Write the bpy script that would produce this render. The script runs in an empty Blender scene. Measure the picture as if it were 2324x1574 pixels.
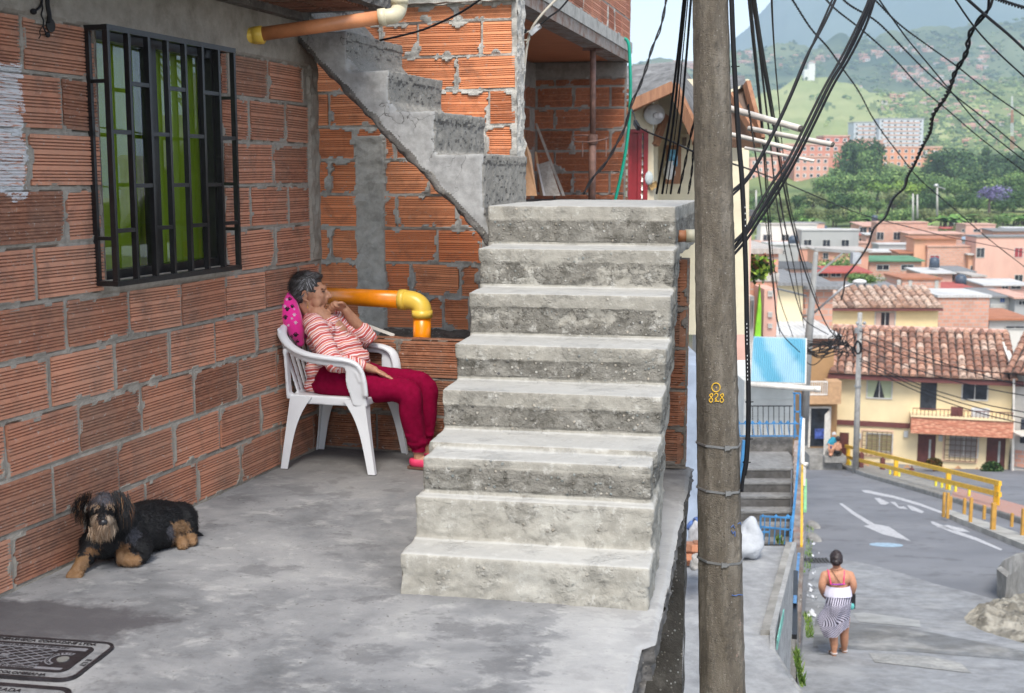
import bpy, bmesh, math, random
from mathutils import Vector, Matrix, noise
from math import radians, sin, cos, pi, sqrt
random.seed(7)
C = bpy.context.scene.collection
sc = bpy.context.scene
# ---------------------------------------------------------------- camera, sky, sun, exposure
F = 2800.; CX = 1162.; CY = 787.; PT = math.atan(387 / F); H = 1.65
cp, sp = cos(PT), sin(PT)
cd = bpy.data.cameras.new('camera'); cam = bpy.data.objects.new('camera', cd); C.objects.link(cam)
cam.location = (0, 0, H); cam.rotation_euler = (pi / 2 - PT, 0, 0)
cd.lens = F / 2324 * 36; cd.sensor_width = 36; cd.clip_start = .05; cd.clip_end = 30000
cd.dof.use_dof = True; cd.dof.focus_distance = 6.3; cd.dof.aperture_fstop = 4.5
sc.camera = cam
SUN_EL, SUN_AZ = 54, 182        # azimuth clockwise from +Y (view direction)
w = bpy.data.worlds.new('World'); sc.world = w; w.use_nodes = True
wn = w.node_tree; bg = wn.nodes['Background']
sky = wn.nodes.new('ShaderNodeTexSky'); sky.sky_type = 'NISHITA'; sky.sun_disc = False
sky.sun_elevation = radians(SUN_EL); sky.sun_rotation = radians(SUN_AZ)
sky.air_density = 1.0; sky.dust_density = 3.0; sky.ozone_density = 1.0; sky.altitude = 1500
hs_ = wn.nodes.new('ShaderNodeHueSaturation'); hs_.inputs['Saturation'].default_value = .5   # thin cloud whitens the sky
wn.links.new(sky.outputs[0], hs_.inputs['Color']); wn.links.new(hs_.outputs[0], bg.inputs[0]); bg.inputs[1].default_value = .15
sd = bpy.data.lights.new('sun', 'SUN'); sun = bpy.data.objects.new('sun', sd); C.objects.link(sun)
sd.energy = 1.9; sd.angle = radians(22); sd.color = (1, .95, .87)
sun.rotation_euler = (radians(90 - SUN_EL), 0, radians(180 - SUN_AZ))
vs = sc.view_settings; vs.view_transform = 'Standard'; vs.look = 'None'; vs.exposure = 1.15; vs.gamma = 1; vs.use_curve_mapping = False
sc.cycles.use_denoising = True; sc.cycles.max_bounces = 8; sc.cycles.volume_bounces = 1
sc.cycles.transparent_max_bounces = 12
sc.cycles.use_adaptive_sampling = True; sc.cycles.adaptive_threshold = .015

# ---------------------------------------------------------------- measuring helpers
def ray(u, v):
    y = -(v - CY) / F
    return Vector(((u - CX) / F, cp + y * sp, -sp + y * cp))
def P(u, v, Y):
    d = ray(u, v); s = Y / d.y; return Vector((d.x * s, Y, H + d.z * s))
def G(u, v, z=0.):
    d = ray(u, v); s = (z - H) / d.z; return Vector((d.x * s, d.y * s, z))
def frame(o, th): return Matrix.Translation(o) @ Matrix.Rotation(-th, 4, 'Z')
OA = G(0, 1355); thA = math.atan((2050 - CX) / F * cp); FA = frame(OA, thA)
OB = G(905, 1345); thB = math.atan((1707 - CX) / F * cp); FB = frame(OB, thB)
def onp(u, v, fr, ax, val):      # ray through (u,v) meets the plane local[ax]=val of a frame
    inv = fr.inverted(); o = inv @ Vector((0, 0, H)); d = inv.to_3x3() @ ray(u, v)
    k = (val - o[ax]) / d[ax]; return o + d * k
def loc_(fr, p): return fr.inverted() @ p

# ---------------------------------------------------------------- mesh helpers
WM = {}
class MB:
    def __init__(s): s.v = []; s.f = []; s.m = []; s.t = []; s.uv = None
    def add(s, vs, fs, m=0, t=.5):
        o = len(s.v); s.v += [tuple(p) for p in vs]
        for f in fs: s.f.append([i + o for i in f]); s.m.append(m); s.t.append(t)
        return o
    def box(s, x0, x1, y0, y1, z0, z1, m=0, t=.5, M=None):
        vs = [Vector((x, y, z)) for z in (z0, z1) for y in (y0, y1) for x in (x0, x1)]
        if M: vs = [M @ p for p in vs]
        s.add(vs, [(0, 2, 3, 1), (4, 5, 7, 6), (0, 1, 5, 4), (2, 6, 7, 3), (0, 4, 6, 2), (1, 3, 7, 5)], m, t)
    def beam(s, a, b, w, h, m=0, up=(0, 0, 1), t=.5):      # rectangular bar from a to b
        a = Vector(a); b = Vector(b); d = (b - a).normalized(); up = Vector(up)
        x = d.cross(up)
        if x.length < 1e-4: x = d.cross(Vector((1, 0, 0)))
        x.normalize(); y = x.cross(d).normalized(); vs = []
        for p in (a, b):
            for sx, sy in ((-1, -1), (1, -1), (1, 1), (-1, 1)): vs.append(p + x * sx * w / 2 + y * sy * h / 2)
        s.add(vs, [(0, 1, 2, 3), (7, 6, 5, 4), (0, 4, 5, 1), (1, 5, 6, 2), (2, 6, 7, 3), (3, 7, 4, 0)], m, t)
    def tube(s, pts, r, n=8, m=0, t=.5, cap=True, sq=1.):
        pts = [Vector(p) for p in pts]; k = len(pts)
        R = r if isinstance(r, (list, tuple)) else [r] * k
        d0 = (pts[1] - pts[0]).normalized(); ref = Vector((0, 0, 1)) if abs(d0.z) < .9 else Vector((1, 0, 0))
        x = d0.cross(ref).normalized(); o = len(s.v)
        for i, p in enumerate(pts):
            d = (pts[min(i + 1, k - 1)] - pts[max(i - 1, 0)]).normalized()
            x = (x - d * x.dot(d)).normalized(); y = d.cross(x)
            for j in range(n):
                a = 2 * pi * j / n; s.v.append(tuple(p + (x * cos(a) + y * sin(a) * sq) * R[i]))
        for i in range(k - 1):
            for j in range(n):
                q = (j + 1) % n
                s.f.append([o + i * n + j, o + i * n + q, o + (i + 1) * n + q, o + (i + 1) * n + j]); s.m.append(m); s.t.append(t)
        if cap:
            s.f.append([o + j for j in range(n)][::-1]); s.m.append(m); s.t.append(t)
            s.f.append([o + (k - 1) * n + j for j in range(n)]); s.m.append(m); s.t.append(t)
    def ell(s, c, r, n=12, k=8, M=None, m=0, t=.5):
        c = Vector(c); r = r if isinstance(r, (tuple, list)) else (r, r, r); vs = []; fs = []
        for i in range(k + 1):
            a = pi * i / k - pi / 2
            for j in range(n):
                b = 2 * pi * j / n; p = Vector((cos(a) * cos(b) * r[0], cos(a) * sin(b) * r[1], sin(a) * r[2]))
                vs.append(c + (M @ p if M else p))
        for i in range(k):
            for j in range(n):
                q = (j + 1) % n; fs.append((i * n + j, i * n + q, (i + 1) * n + q, (i + 1) * n + j))
        s.add(vs, fs, m, t)
    def prism(s, poly, z0, z1, m=0, t=.5, M=None):          # poly in xy, extruded in z
        n = len(poly); vs = [Vector((p[0], p[1], z0)) for p in poly] + [Vector((p[0], p[1], z1)) for p in poly]
        if M: vs = [M @ p for p in vs]
        s.add(vs, [list(range(n))[::-1], [i + n for i in range(n)]] + [(i, (i + 1) % n, (i + 1) % n + n, i + n) for i in range(n)], m, t)
    def grid(s, nx, ny, fn, m=0, t=.5):
        vs = [fn(i / nx, j / ny) for j in range(ny + 1) for i in range(nx + 1)]
        s.add(vs, [(j * (nx + 1) + i, j * (nx + 1) + i + 1, (j + 1) * (nx + 1) + i + 1, (j + 1) * (nx + 1) + i) for j in range(ny) for i in range(nx)], m, t)
    def quad(s, a, b, c, d, m=0, t=.5): s.add([a, b, c, d], [(0, 1, 2, 3)], m, t)
    def build(s, name, mats, parent=None, fr=None, at=None, smooth=False, **kw):
        mats = mats if isinstance(mats, (list, tuple)) else [mats]
        if parent is not None: R = WM[parent.name]
        elif at is not None: R = at if isinstance(at, Matrix) else Matrix.Translation(at)
        elif fr is not None: R = fr
        else:
            xs = [p[0] for p in s.v]; ys = [p[1] for p in s.v]; zs = [p[2] for p in s.v]
            R = Matrix.Translation(((min(xs) + max(xs)) / 2, (min(ys) + max(ys)) / 2, min(zs)))
        T = R.inverted() @ (fr if fr is not None else Matrix())
        me = bpy.data.meshes.new(name)
        vs = s.v if T == Matrix() else [tuple(T @ Vector(p)) for p in s.v]
        me.from_pydata(vs, [], s.f); me.validate(clean_customdata=False)
        for x in mats: me.materials.append(x)
        if len(me.polygons) == len(s.f):
            if len(mats) > 1: me.polygons.foreach_set('material_index', s.m)
            if any(q != .5 for q in s.t):
                at_ = me.attributes.new('tint', 'FLOAT', 'FACE'); at_.data.foreach_set('value', s.t)
        if smooth: me.polygons.foreach_set('use_smooth', [True] * len(me.polygons))
        me.update()
        o = bpy.data.objects.new(name, me); C.objects.link(o)
        if parent is not None: o.parent = parent
        else: o.matrix_world = R
        WM[o.name] = R
        for k_, v_ in kw.items():
            if v_ is not None: o[k_] = v_
        return o
def thing(name, label, cat, loc=(0, 0, 0), rz=0, group=None):
    o = bpy.data.objects.new(name, None); C.objects.link(o); o.empty_display_size = .1
    R = Matrix.Translation(loc) @ Matrix.Rotation(rz, 4, 'Z'); o.matrix_world = R; WM[o.name] = R
    o['label'] = label; o['category'] = cat
    if group: o['group'] = group
    return o
def dup(r, loc, rz=None, label=None, scale=None):
    def cp_(o, par):
        c = o.copy(); C.objects.link(c)
        if par: c.parent = par
        for k in o.children: cp_(k, c)
        return c
    n = cp_(r, None)
    n.rotation_mode = 'XYZ'; R = Matrix.Translation(loc) @ Matrix.Rotation(rz if rz is not None else 0, 4, 'Z')
    n.matrix_world = R; n.location = loc; n.rotation_euler = (0, 0, rz or 0)
    if scale: n.scale = (scale,) * 3 if not isinstance(scale, tuple) else scale
    if label: n['label'] = label
    return n
def remesh(o, vox, smooth=0, it=2, fac=.5):        # fuse overlapping volumes into one continuous skin
    m = o.modifiers.new('r', 'REMESH'); m.mode = 'VOXEL'; m.voxel_size = vox; m.use_smooth_shade = True
    if smooth:
        q = o.modifiers.new('s', 'SMOOTH'); q.factor = fac; q.iterations = smooth
    dg = bpy.context.evaluated_depsgraph_get(); dg.update()
    me = bpy.data.meshes.new_from_object(o.evaluated_get(dg)); mats = list(o.data.materials)
    o.modifiers.clear(); old = o.data; o.data = me
    me.materials.clear()
    for x in mats: me.materials.append(x)
    if len(me.polygons): me.polygons.foreach_set('use_smooth', [True] * len(me.polygons)); me.polygons.foreach_set('material_index', [0] * len(me.polygons))
    bpy.data.meshes.remove(old); return o
def displace(o, fn):
    me = o.data; n = len(me.vertices); co = [0.] * (3 * n); no = [0.] * (3 * n)
    me.vertices.foreach_get('co', co); me.vertices.foreach_get('normal', no)
    for i in range(n):
        p = Vector(co[3 * i:3 * i + 3]); q = Vector(no[3 * i:3 * i + 3]); r = fn(p, q)
        co[3 * i:3 * i + 3] = r
    me.vertices.foreach_set('co', co); me.update()
def nz(p, s, o=0.): return noise.noise(Vector((p[0] * s + o, p[1] * s + o * 1.7, p[2] * s - o)))
def fbm(p, s, o=0., oc=3):
    r = 0; a = 1
    for i in range(oc): r += a * nz(p, s, o + i * 7.3); s *= 2.1; a *= .5
    return r
def spline(pts, k=8):                               # Catmull-Rom through points
    pts = [Vector(p) for p in pts]; q = [pts[0] * 2 - pts[1]] + pts + [pts[-1] * 2 - pts[-2]]; out = []
    for i in range(1, len(q) - 2):
        for j in range(k):
            t = j / k; a, b, c, d = q[i - 1], q[i], q[i + 1], q[i + 2]
            out.append(.5 * ((2 * b) + (c - a) * t + (2 * a - 5 * b + 4 * c - d) * t * t + (-a + 3 * b - 3 * c + d) * t ** 3))
    out.append(pts[-1]); return out
def text(body, size, depth, M, name, m, parent=None, align='CENTER', sx=1., **kw):
    cu = bpy.data.curves.new(name, 'FONT'); cu.body = body; cu.size = size; cu.extrude = depth; cu.align_x = align; cu.align_y = 'CENTER'
    cu.resolution_u = 3
    o = bpy.data.objects.new(name, cu); C.objects.link(o)
    dg = bpy.context.evaluated_depsgraph_get(); dg.update(); me = bpy.data.meshes.new_from_object(o.evaluated_get(dg))
    bpy.data.objects.remove(o)
    b = MB(); b.v = [tuple(M @ Vector((p.co.x * sx, p.co.y, p.co.z))) for p in me.vertices]
    b.f = [list(p.vertices) for p in me.polygons]; b.m = [0] * len(b.f); b.t = [.5] * len(b.f)
    if parent == 'mb': return b
    return b.build(name, m, parent, **kw)
def merge(a, b, m=0):
    o = len(a.v); a.v += b.v; a.f += [[i + o for i in f] for f in b.f]; a.m += [m] * len(b.f); a.t += b.t

# ---------------------------------------------------------------- material helpers
class S:
    def __init__(s, name):
        s.M = bpy.data.materials.new(name); s.M.use_nodes = True; s.T = s.M.node_tree; s.B = s.T.nodes['Principled BSDF']
        s.O = s.T.nodes['Material Output']; s._c = None
    def n(s, t, ins=None, **pr):
        q = s.T.nodes.new('ShaderNode' + t)
        for k, v in pr.items(): setattr(q, k, v)
        for k, v in (ins or {}).items(): s.set(q.inputs[k], v)
        return q
    def set(s, sock, v):
        if isinstance(v, bpy.types.NodeSocket): s.T.links.new(v, sock)
        elif isinstance(v, (tuple, list)) and len(v) == 3 and sock.type == 'RGBA': sock.default_value = (*v, 1)
        else: sock.default_value = v
    @property
    def co(s):
        if s._c is None: s._c = s.n('TexCoord').outputs['Object']
        return s._c
    def vec(s, sc=(1, 1, 1), rot=(0, 0, 0), v=None):
        return s.n('Mapping', {'Vector': v or s.co, 'Scale': sc, 'Rotation': rot}).outputs[0]
    def noise(s, scale, detail=4, rough=.55, v=None, dist=0.):
        return s.n('TexNoise', {'Vector': v or s.co, 'Scale': scale, 'Detail': detail, 'Roughness': rough, 'Distortion': dist}).outputs[0]
    def vor(s, scale, v=None, feature='F1', out='Distance'):
        return s.n('TexVoronoi', {'Vector': v or s.co, 'Scale': scale}, feature=feature).outputs[out]
    def rmp(s, f, *st):
        q = s.n('ValToRGB', {'Fac': f}); e = q.color_ramp.elements
        while len(e) < len(st): e.new(.5)
        for i, (p, c) in enumerate(st):
            e[i].position = p; e[i].color = (*c, 1) if isinstance(c, (tuple, list)) else (c, c, c, 1)
        return q.outputs[0]
    def mix(s, f, a, b, bl='MIX'):
        q = s.n('Mix', data_type='RGBA', blend_type=bl, clamp_factor=True)
        s.set(q.inputs[0], f); s.set(q.inputs[6], a); s.set(q.inputs[7], b); return q.outputs[2]
    def m(s, op, a, b=0., c=0.):
        q = s.n('Math', operation=op); s.set(q.inputs[0], a); s.set(q.inputs[1], b); s.set(q.inputs[2], c); return q.outputs[0]
    def xyz(s, v=None): return s.n('SeparateXYZ', {0: v or s.co}).outputs
    def attr(s, name='tint'): return s.n('Attribute', attribute_name=name).outputs['Fac']
    def bump(s, h, st=.5, d=.01, nrm=None):
        q = s.n('Bump', {'Height': h, 'Strength': st, 'Distance': d})
        if nrm: s.set(q.inputs['Normal'], nrm)
        return q.outputs[0]
    def fin(s, col, rough=.8, nrm=None, **kw):
        s.set(s.B.inputs['Base Color'], col); s.set(s.B.inputs['Roughness'], rough)
        if nrm: s.set(s.B.inputs['Normal'], nrm)
        for k, v in kw.items(): s.set(s.B.inputs[k.replace('_', ' ')], v)
        return s.M
def plain(name, c, rough=.6, var=.12, sc=6., b=.15, bs=60., metal=0., d=.003, **kw):
    s = S(name); n1 = s.noise(sc, 4, .6); lo = tuple(x * (1 - var * 1.6) for x in c); hi = tuple(min(1, x * (1 + var)) for x in c)
    col = s.rmp(n1, (.3, lo), (.7, hi)); nr = s.bump(s.noise(bs, 3), b, d)
    return s.fin(col, rough, nr, Metallic=metal, **kw)
def concrete(name, c=(.30, .29, .27), dark=(.10, .095, .085), light=(.45, .44, .41), agg=0., stain=.5, b=.5, sc=3., lite=.5, pscale=45., d=.012, crack=0., s=None):
    ret = s is not None; s = s or S(name); big = s.noise(sc, 6, .65, dist=.4); mid = s.noise(sc * 5, 5, .65); fine = s.noise(140, 4, .7)
    col = s.mix(s.rmp(mid, (.35, 0), (.7, 1)), tuple(x * .8 for x in c), tuple(min(1, x * 1.15) for x in c))
    col = s.mix(s.m('MULTIPLY', s.rmp(big, (.5, 0), (.66, 1)), lite), col, light)
    bl = s.noise(sc * 1.7, 7, .72, v=s.vec((1, 1, 1), (1, 2, 3)))
    col = s.mix(s.m('MULTIPLY', s.rmp(bl, (.46, 0), (.62, 1)), stain), col, dark)
    h = s.m('ADD', s.m('MULTIPLY', mid, .5), s.m('MULTIPLY', fine, .22))
    pit = s.rmp(s.vor(55), (.0, 1), (.16, 0)); pm = s.rmp(s.noise(9, 3), (.5, 0), (.62, 1)); pit = s.m('MULTIPLY', pit, pm)
    col = s.mix(s.m('MULTIPLY', pit, .7), col, dark); h = s.m('SUBTRACT', h, s.m('MULTIPLY', pit, .4))
    if agg:
        vv = s.n('TexVoronoi', {'Vector': s.vec(), 'Scale': pscale}); dd = vv.outputs['Distance']; cc = s.xyz(vv.outputs['Color'])
        peb = s.m('MULTIPLY', s.rmp(dd, (.22, 1), (.34, 0)), s.m('GREATER_THAN', cc[0], .52))
        am = s.rmp(s.noise(sc * 2.2, 4, .6, v=s.vec((1, 1, 1), (.4, .2, .9))), (.62 - agg * .45, 0), (.74 - agg * .45, 1))
        peb = s.m('MULTIPLY', peb, am)
        pc = s.rmp(cc[1], (0, (.10, .10, .10)), (.3, (.30, .27, .22)), (.55, (.22, .25, .25)), (.8, (.45, .40, .33)), (1, (.50, .50, .47)))
        col = s.mix(s.m('MULTIPLY', am, .55), col, tuple(x * .55 for x in c)); col = s.mix(peb, col, pc)
        h = s.m('ADD', h, s.m('MULTIPLY', peb, .5)); h = s.m('ADD', h, s.m('MULTIPLY', s.m('MULTIPLY', am, s.noise(60, 4, .7)), .9))
    if crack:
        w_ = s.n('TexVoronoi', {'Vector': s.n('VectorMath', {0: s.co, 1: s.n('TexNoise', {'Scale': 5., 'Detail': 4.}).outputs[1]}, operation='ADD').outputs[0], 'Scale': 3.2}, feature='DISTANCE_TO_EDGE').outputs[0]
        ck = s.m('MULTIPLY', s.rmp(w_, (0, 1), (.012, 0)), s.rmp(s.noise(2.3, 2), (.48, 0), (.56, 1)))
        col = s.mix(s.m('MULTIPLY', ck, crack), col, (.06, .055, .05)); h = s.m('SUBTRACT', h, ck)
    if ret: return col, h
    return s.fin(col, .9, s.bump(h, b, d), Specular_IOR_Level=.25)
def brickmat(name, c1=(.46, .17, .085), c2=(.58, .23, .12), burnt=(.16, .075, .05), dirt=.35, paint=None, extra=None):
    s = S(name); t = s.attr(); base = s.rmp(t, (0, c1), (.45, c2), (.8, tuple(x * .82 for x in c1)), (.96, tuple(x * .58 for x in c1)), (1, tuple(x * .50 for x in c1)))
    n1 = s.noise(4.5, 6, .7, dist=.5); col = s.mix(s.m('MULTIPLY', s.rmp(n1, (.5, 0), (.68, 1)), .6), base, burnt)
    n2 = s.noise(22, 5, .7, v=s.vec((1, 1, 2.5))); col = s.mix(s.m('MULTIPLY', s.rmp(n2, (.45, 0), (.7, 1)), .35), col, (.62, .30, .17))
    n3 = s.noise(2.0, 6, .7, v=s.vec((1, 1, 1), (2, 1, .5))); col = s.mix(s.m('MULTIPLY', s.rmp(n3, (.42, 0), (.68, 1)), dirt), col, (.20, .165, .13))
    n4 = s.noise(34, 5, .75); col = s.mix(s.m('MULTIPLY', s.rmp(n4, (.60, 0), (.66, 1)), .6), col, (.42, .40, .37))
    if paint: col = paint(s, col)
    return s.fin(col, .85, s.bump(s.noise(90, 4, .7), .35, .004), Specular_IOR_Level=.3)
# ================================================================= MATERIALS (foreground)
def paint_left(s, col):
    x = s.xyz(); a = s.m('MULTIPLY', s.rmp(s.m('ADD', x[1], s.m('MULTIPLY', s.noise(7, 5, .7), .35)), (.52, 1), (.72, 0)),
                         s.rmp(s.m('ADD', x[2], s.m('MULTIPLY', s.noise(9, 5, .7), .2)), (1.40 / 3, 0), (1.72 / 3, 0), (1.76 / 3, 1), (2.14 / 3, 1), (2.2 / 3, 0)))
    return col
def whitewash(s, col):            # a patch of old white paint dragged over the bricks left of the window
    x = s.xyz(); nn = s.noise(8, 6, .75)
    u = s.m('ADD', x[1], s.m('MULTIPLY', nn, .42)); zz = s.m('ADD', x[2], s.m('MULTIPLY', s.noise(6, 5, .7, v=s.vec((1, 1, 3))), .25))
    a = s.m('LESS_THAN', u, .50); b = s.m('MULTIPLY', s.m('GREATER_THAN', zz, 1.70), s.m('LESS_THAN', zz, 2.21))
    streak = s.rmp(s.noise(60, 4, .7, v=s.vec((1, .25, 3))), (.38, 0), (.5, 1))
    return s.mix(s.m('MULTIPLY', s.m('MULTIPLY', a, b), s.m('MULTIPLY', streak, .85)), col, (.62, .64, .66))
M_brickL = brickmat('terracotta_block_left', (.43, .18, .11), (.58, .265, .165), (.13, .07, .055), .45, whitewash)
M_brickO = brickmat('terracotta_block_orange', (.80, .265, .11), (.84, .36, .18), (.26, .10, .06), .10)
M_brickD = brickmat('terracotta_block_dirty', (.25, .095, .05), (.31, .13, .07), (.10, .05, .035), .5)
def mortarmat(name, c, dark, paint=False):
    s = S(name); a = s.noise(14, 6, .72); col = s.mix(s.rmp(a, (.35, 0), (.7, 1)), c, tuple(x * 1.35 for x in c))
    col = s.mix(s.m('MULTIPLY', s.rmp(s.noise(5, 6, .7), (.5, 0), (.68, 1)), .6), col, dark)
    col = s.mix(s.rmp(s.vor(70), (0, .7), (.18, 0)), col, dark)
    if paint: col = whitewash(s, col)
    return s.fin(col, .95, s.bump(s.m('ADD', s.noise(60, 5, .75), s.noise(190, 3, .7)), .8, .006), Specular_IOR_Level=.2)
M_mortarL = mortarmat('grey_mortar_left', (.27, .245, .21), (.15, .13, .105), True)
M_mortarO = mortarmat('grey_mortar_pale', (.40, .39, .36), (.17, .16, .145))
M_mortarD = mortarmat('grey_mortar_dirty', (.17, .15, .13), (.08, .07, .06))
M_floor = None
def floor_mat():
    s = S('patio_concrete'); x = s.xyz()
    a = s.noise(1.6, 8, .66, dist=.3); b = s.noise(5.5, 7, .7, v=s.vec((1, 1.4, 1), (0, 0, .5)), dist=.3); f = s.noise(120, 4, .7)
    col = s.rmp(a, (.3, (.10, .102, .106)), (.43, (.175, .178, .184)), (.57, (.26, .26, .262)), (.78, (.37, .368, .355)))
    col = s.mix(s.m('MULTIPLY', s.rmp(b, (.54, 0), (.66, 1)), .45), col, (.44, .435, .42))
    col = s.mix(s.m('MULTIPLY', s.rmp(s.noise(3.4, 8, .68, v=s.vec((1, 1.3, 1), (.3, .2, 1.1)), dist=.2), (.54, 0), (.60, 1)), .6), col, (.12, .12, .125))
    col = s.mix(s.m('MULTIPLY', s.rmp(s.vor(34), (.0, 1), (.17, 0)), s.rmp(s.noise(6, 3), (.52, 0), (.6, 1))), col, (.075, .07, .07))
    col = s.mix(s.m('MULTIPLY', s.rmp(s.noise(46, 3, .6), (.66, 0), (.71, 1)), .8), col, (.08, .075, .07))
    # darker, browner towards the chair corner, a lighter lane before the steps
    gy = s.m('ADD', x[1], s.m('MULTIPLY', a, 1.3)); corner_tone = s.rmp(s.m('DIVIDE', gy, 4.), (.50, 0), (.66, 1))
    col = s.mix(s.m('MULTIPLY', corner_tone, .55), col, (.115, .105, .095))
    lane = s.m('MULTIPLY', s.rmp(s.m('ADD', x[0], s.m('MULTIPLY', b, .6)), (.0, 0), (.95, 0), (1.0, 1)), s.m('SUBTRACT', 1., corner_tone))
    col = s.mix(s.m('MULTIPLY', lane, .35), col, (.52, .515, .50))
    # the dark patch of newer cement beside the manhole
    d = s.n('VectorMath', {0: s.n('VectorMath', {0: s.co, 1: tuple(loc_(FB, G(95, 1405)))}, operation='SUBTRACT').outputs[0], 1: (1.0, 2.3, 0.)}, operation='MULTIPLY').outputs[0]
    L = s.n('VectorMath', {0: d}, operation='LENGTH').outputs['Value']
    pk = s.rmp(s.m('ADD', L, s.m('MULTIPLY', s.m('SUBTRACT', s.noise(4, 8, .72), .5), .9)), (.40, 1), (.56, 0))
    col = s.mix(s.m('MULTIPLY', pk, .85), col, (.065, .06, .065))
    h = s.m('ADD', s.m('MULTIPLY', s.noise(9, 7, .7, v=s.vec((1, 2.4, 1))), .8), s.m('MULTIPLY', f, .25))
    return s.fin(col, .82, s.bump(h, .45, .012), Specular_IOR_Level=.3)
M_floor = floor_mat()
def step_mat():
    s = S('step_concrete'); x = s.xyz(); nz_ = s.noise(3.2, 6, .7)
    ca, ha = concrete('', (.30, .285, .25), (.055, .05, .04), (.50, .49, .45), agg=.85, stain=.85, pscale=46, s=s, lite=.5, sc=4.5)
    cb, hb = concrete('', (.34, .325, .285), (.19, .175, .14), (.45, .44, .40), agg=.25, stain=.25, pscale=42, s=s)
    z = s.m('ADD', x[2], s.m('MULTIPLY', s.m('SUBTRACT', nz_, .5), .16))
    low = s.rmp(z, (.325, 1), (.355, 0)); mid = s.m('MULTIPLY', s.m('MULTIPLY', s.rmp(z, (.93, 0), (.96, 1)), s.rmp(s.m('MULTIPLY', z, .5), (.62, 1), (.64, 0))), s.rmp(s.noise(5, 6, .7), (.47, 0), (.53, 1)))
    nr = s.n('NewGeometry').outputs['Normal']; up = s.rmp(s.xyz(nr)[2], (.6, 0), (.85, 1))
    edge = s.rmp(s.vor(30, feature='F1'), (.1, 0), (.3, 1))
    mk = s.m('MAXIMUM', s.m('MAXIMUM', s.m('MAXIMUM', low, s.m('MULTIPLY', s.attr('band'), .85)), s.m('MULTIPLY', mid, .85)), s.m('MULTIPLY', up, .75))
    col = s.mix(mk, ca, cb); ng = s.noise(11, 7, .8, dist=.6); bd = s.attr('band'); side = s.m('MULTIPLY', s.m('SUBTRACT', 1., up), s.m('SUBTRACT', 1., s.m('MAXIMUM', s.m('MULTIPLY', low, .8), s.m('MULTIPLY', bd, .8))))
    col = s.mix(s.m('MULTIPLY', s.m('MULTIPLY', s.rmp(ng, (.50, 0), (.62, 1)), side), .75), col, (.06, .055, .045)); col = s.mix(s.m('MULTIPLY', s.rmp(s.noise(17, 6, .75), (.56, 0), (.66, 1)), .45), col, (.56, .55, .51)); col = s.mix(s.m('MULTIPLY', up, .55), col, (.47, .47, .46)); h = s.m('ADD', s.m('MULTIPLY', ha, s.m('SUBTRACT', 1., mk)), s.m('MULTIPLY', s.m('MULTIPLY', hb, mk), .7))  # upward faces mixed paler: sky light on the treads painted into the colour
    return s.fin(col, .9, s.bump(h, .9, .016), Specular_IOR_Level=.25)
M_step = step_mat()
M_plast = concrete('grey_plaster', (.33, .33, .325), (.15, .15, .145), (.44, .44, .43), agg=.0, stain=.3, b=.5, d=.008, crack=.8, sc=4)
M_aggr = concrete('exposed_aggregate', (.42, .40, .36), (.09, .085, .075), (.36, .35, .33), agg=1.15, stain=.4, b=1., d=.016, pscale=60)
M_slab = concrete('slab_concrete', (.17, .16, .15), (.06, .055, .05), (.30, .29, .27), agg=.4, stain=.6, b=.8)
M_dark = concrete('dark_stained_concrete', (.155, .14, .12), (.06, .052, .045), (.26, .245, .22), agg=.55, stain=.6, b=.8, pscale=50)
M_pole = None
def pole_mat():
    s = S('pole_concrete'); x = s.xyz(); v = s.vec((1, 1, .22)); a = s.noise(9, 7, .7, v=v); b = s.noise(38, 6, .75, v=s.vec((1, 1, .5)))
    col = s.rmp(a, (.32, (.07, .058, .045)), (.5, (.135, .115, .09)), (.7, (.235, .21, .175)))
    col = s.mix(s.m('MULTIPLY', s.rmp(b, (.48, 0), (.66, 1)), .65), col, (.075, .068, .058))
    col = s.mix(s.m('MULTIPLY', s.rmp(s.noise(70, 4, .7), (.62, 0), (.7, 1)), .6), col, (.42, .40, .36))
    pit = s.m('MULTIPLY', s.rmp(s.vor(60, v=s.vec((1, 1, .6))), (0, 1), (.2, 0)), s.rmp(s.noise(12, 3), (.45, 0), (.55, 1)))
    col = s.mix(s.m('MULTIPLY', pit, .8), col, (.05, .045, .04))
    col = s.mix(s.m('MULTIPLY', s.m('LESS_THAN', x[2], .575), s.rmp(s.noise(20, 4), (.40, 1), (.50, .9))), col, (.012, .012, .013))
    pk = s.m('MULTIPLY', s.rmp(s.noise(16, 6, .75), (.58, 0), (.64, 1)), s.m('MULTIPLY', s.m('LESS_THAN', x[2], 1.5), s.m('GREATER_THAN', x[0], .05)))
    col = s.mix(s.m('MULTIPLY', pk, .5), col, (.50, .33, .27))
    return s.fin(col, .9, s.bump(s.m('SUBTRACT', s.m('ADD', b, s.noise(150, 3)), pit), .8, .008), Specular_IOR_Level=.25)
M_pole = pole_mat()
M_black = plain('black_enamel', (.012, .012, .013), .28, .2, 20, .25, 40)
M_cable = plain('black_cable', (.010, .010, .012), .6, .2, 20, .1, Specular_IOR_Level=.25)
M_wood = None
def wood(name, c, c2, rough=.7, sc=(1, 1, .15)):
    s = S(name); a = s.noise(26, 6, .7, v=s.vec(sc)); col = s.rmp(a, (.3, c2), (.7, c)); return s.fin(col, rough, s.bump(a, .4, .004))
M_pvcO = plain('orange_pvc', (.90, .27, .004), .3, .1, 8, .03)
M_pvcY = plain('yellow_pvc', (.74, .50, .07), .35, .06, 8, .03)
M_pvcOld = plain('faded_orange_pvc', (.50, .20, .085), .45, .25, 5, .08)
M_pvcCream = plain('cream_pvc', (.60, .54, .38), .4, .08, 8, .03)
M_pvcW = plain('white_pvc', (.66, .62, .56), .4, .12, 8, .05)
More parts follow.
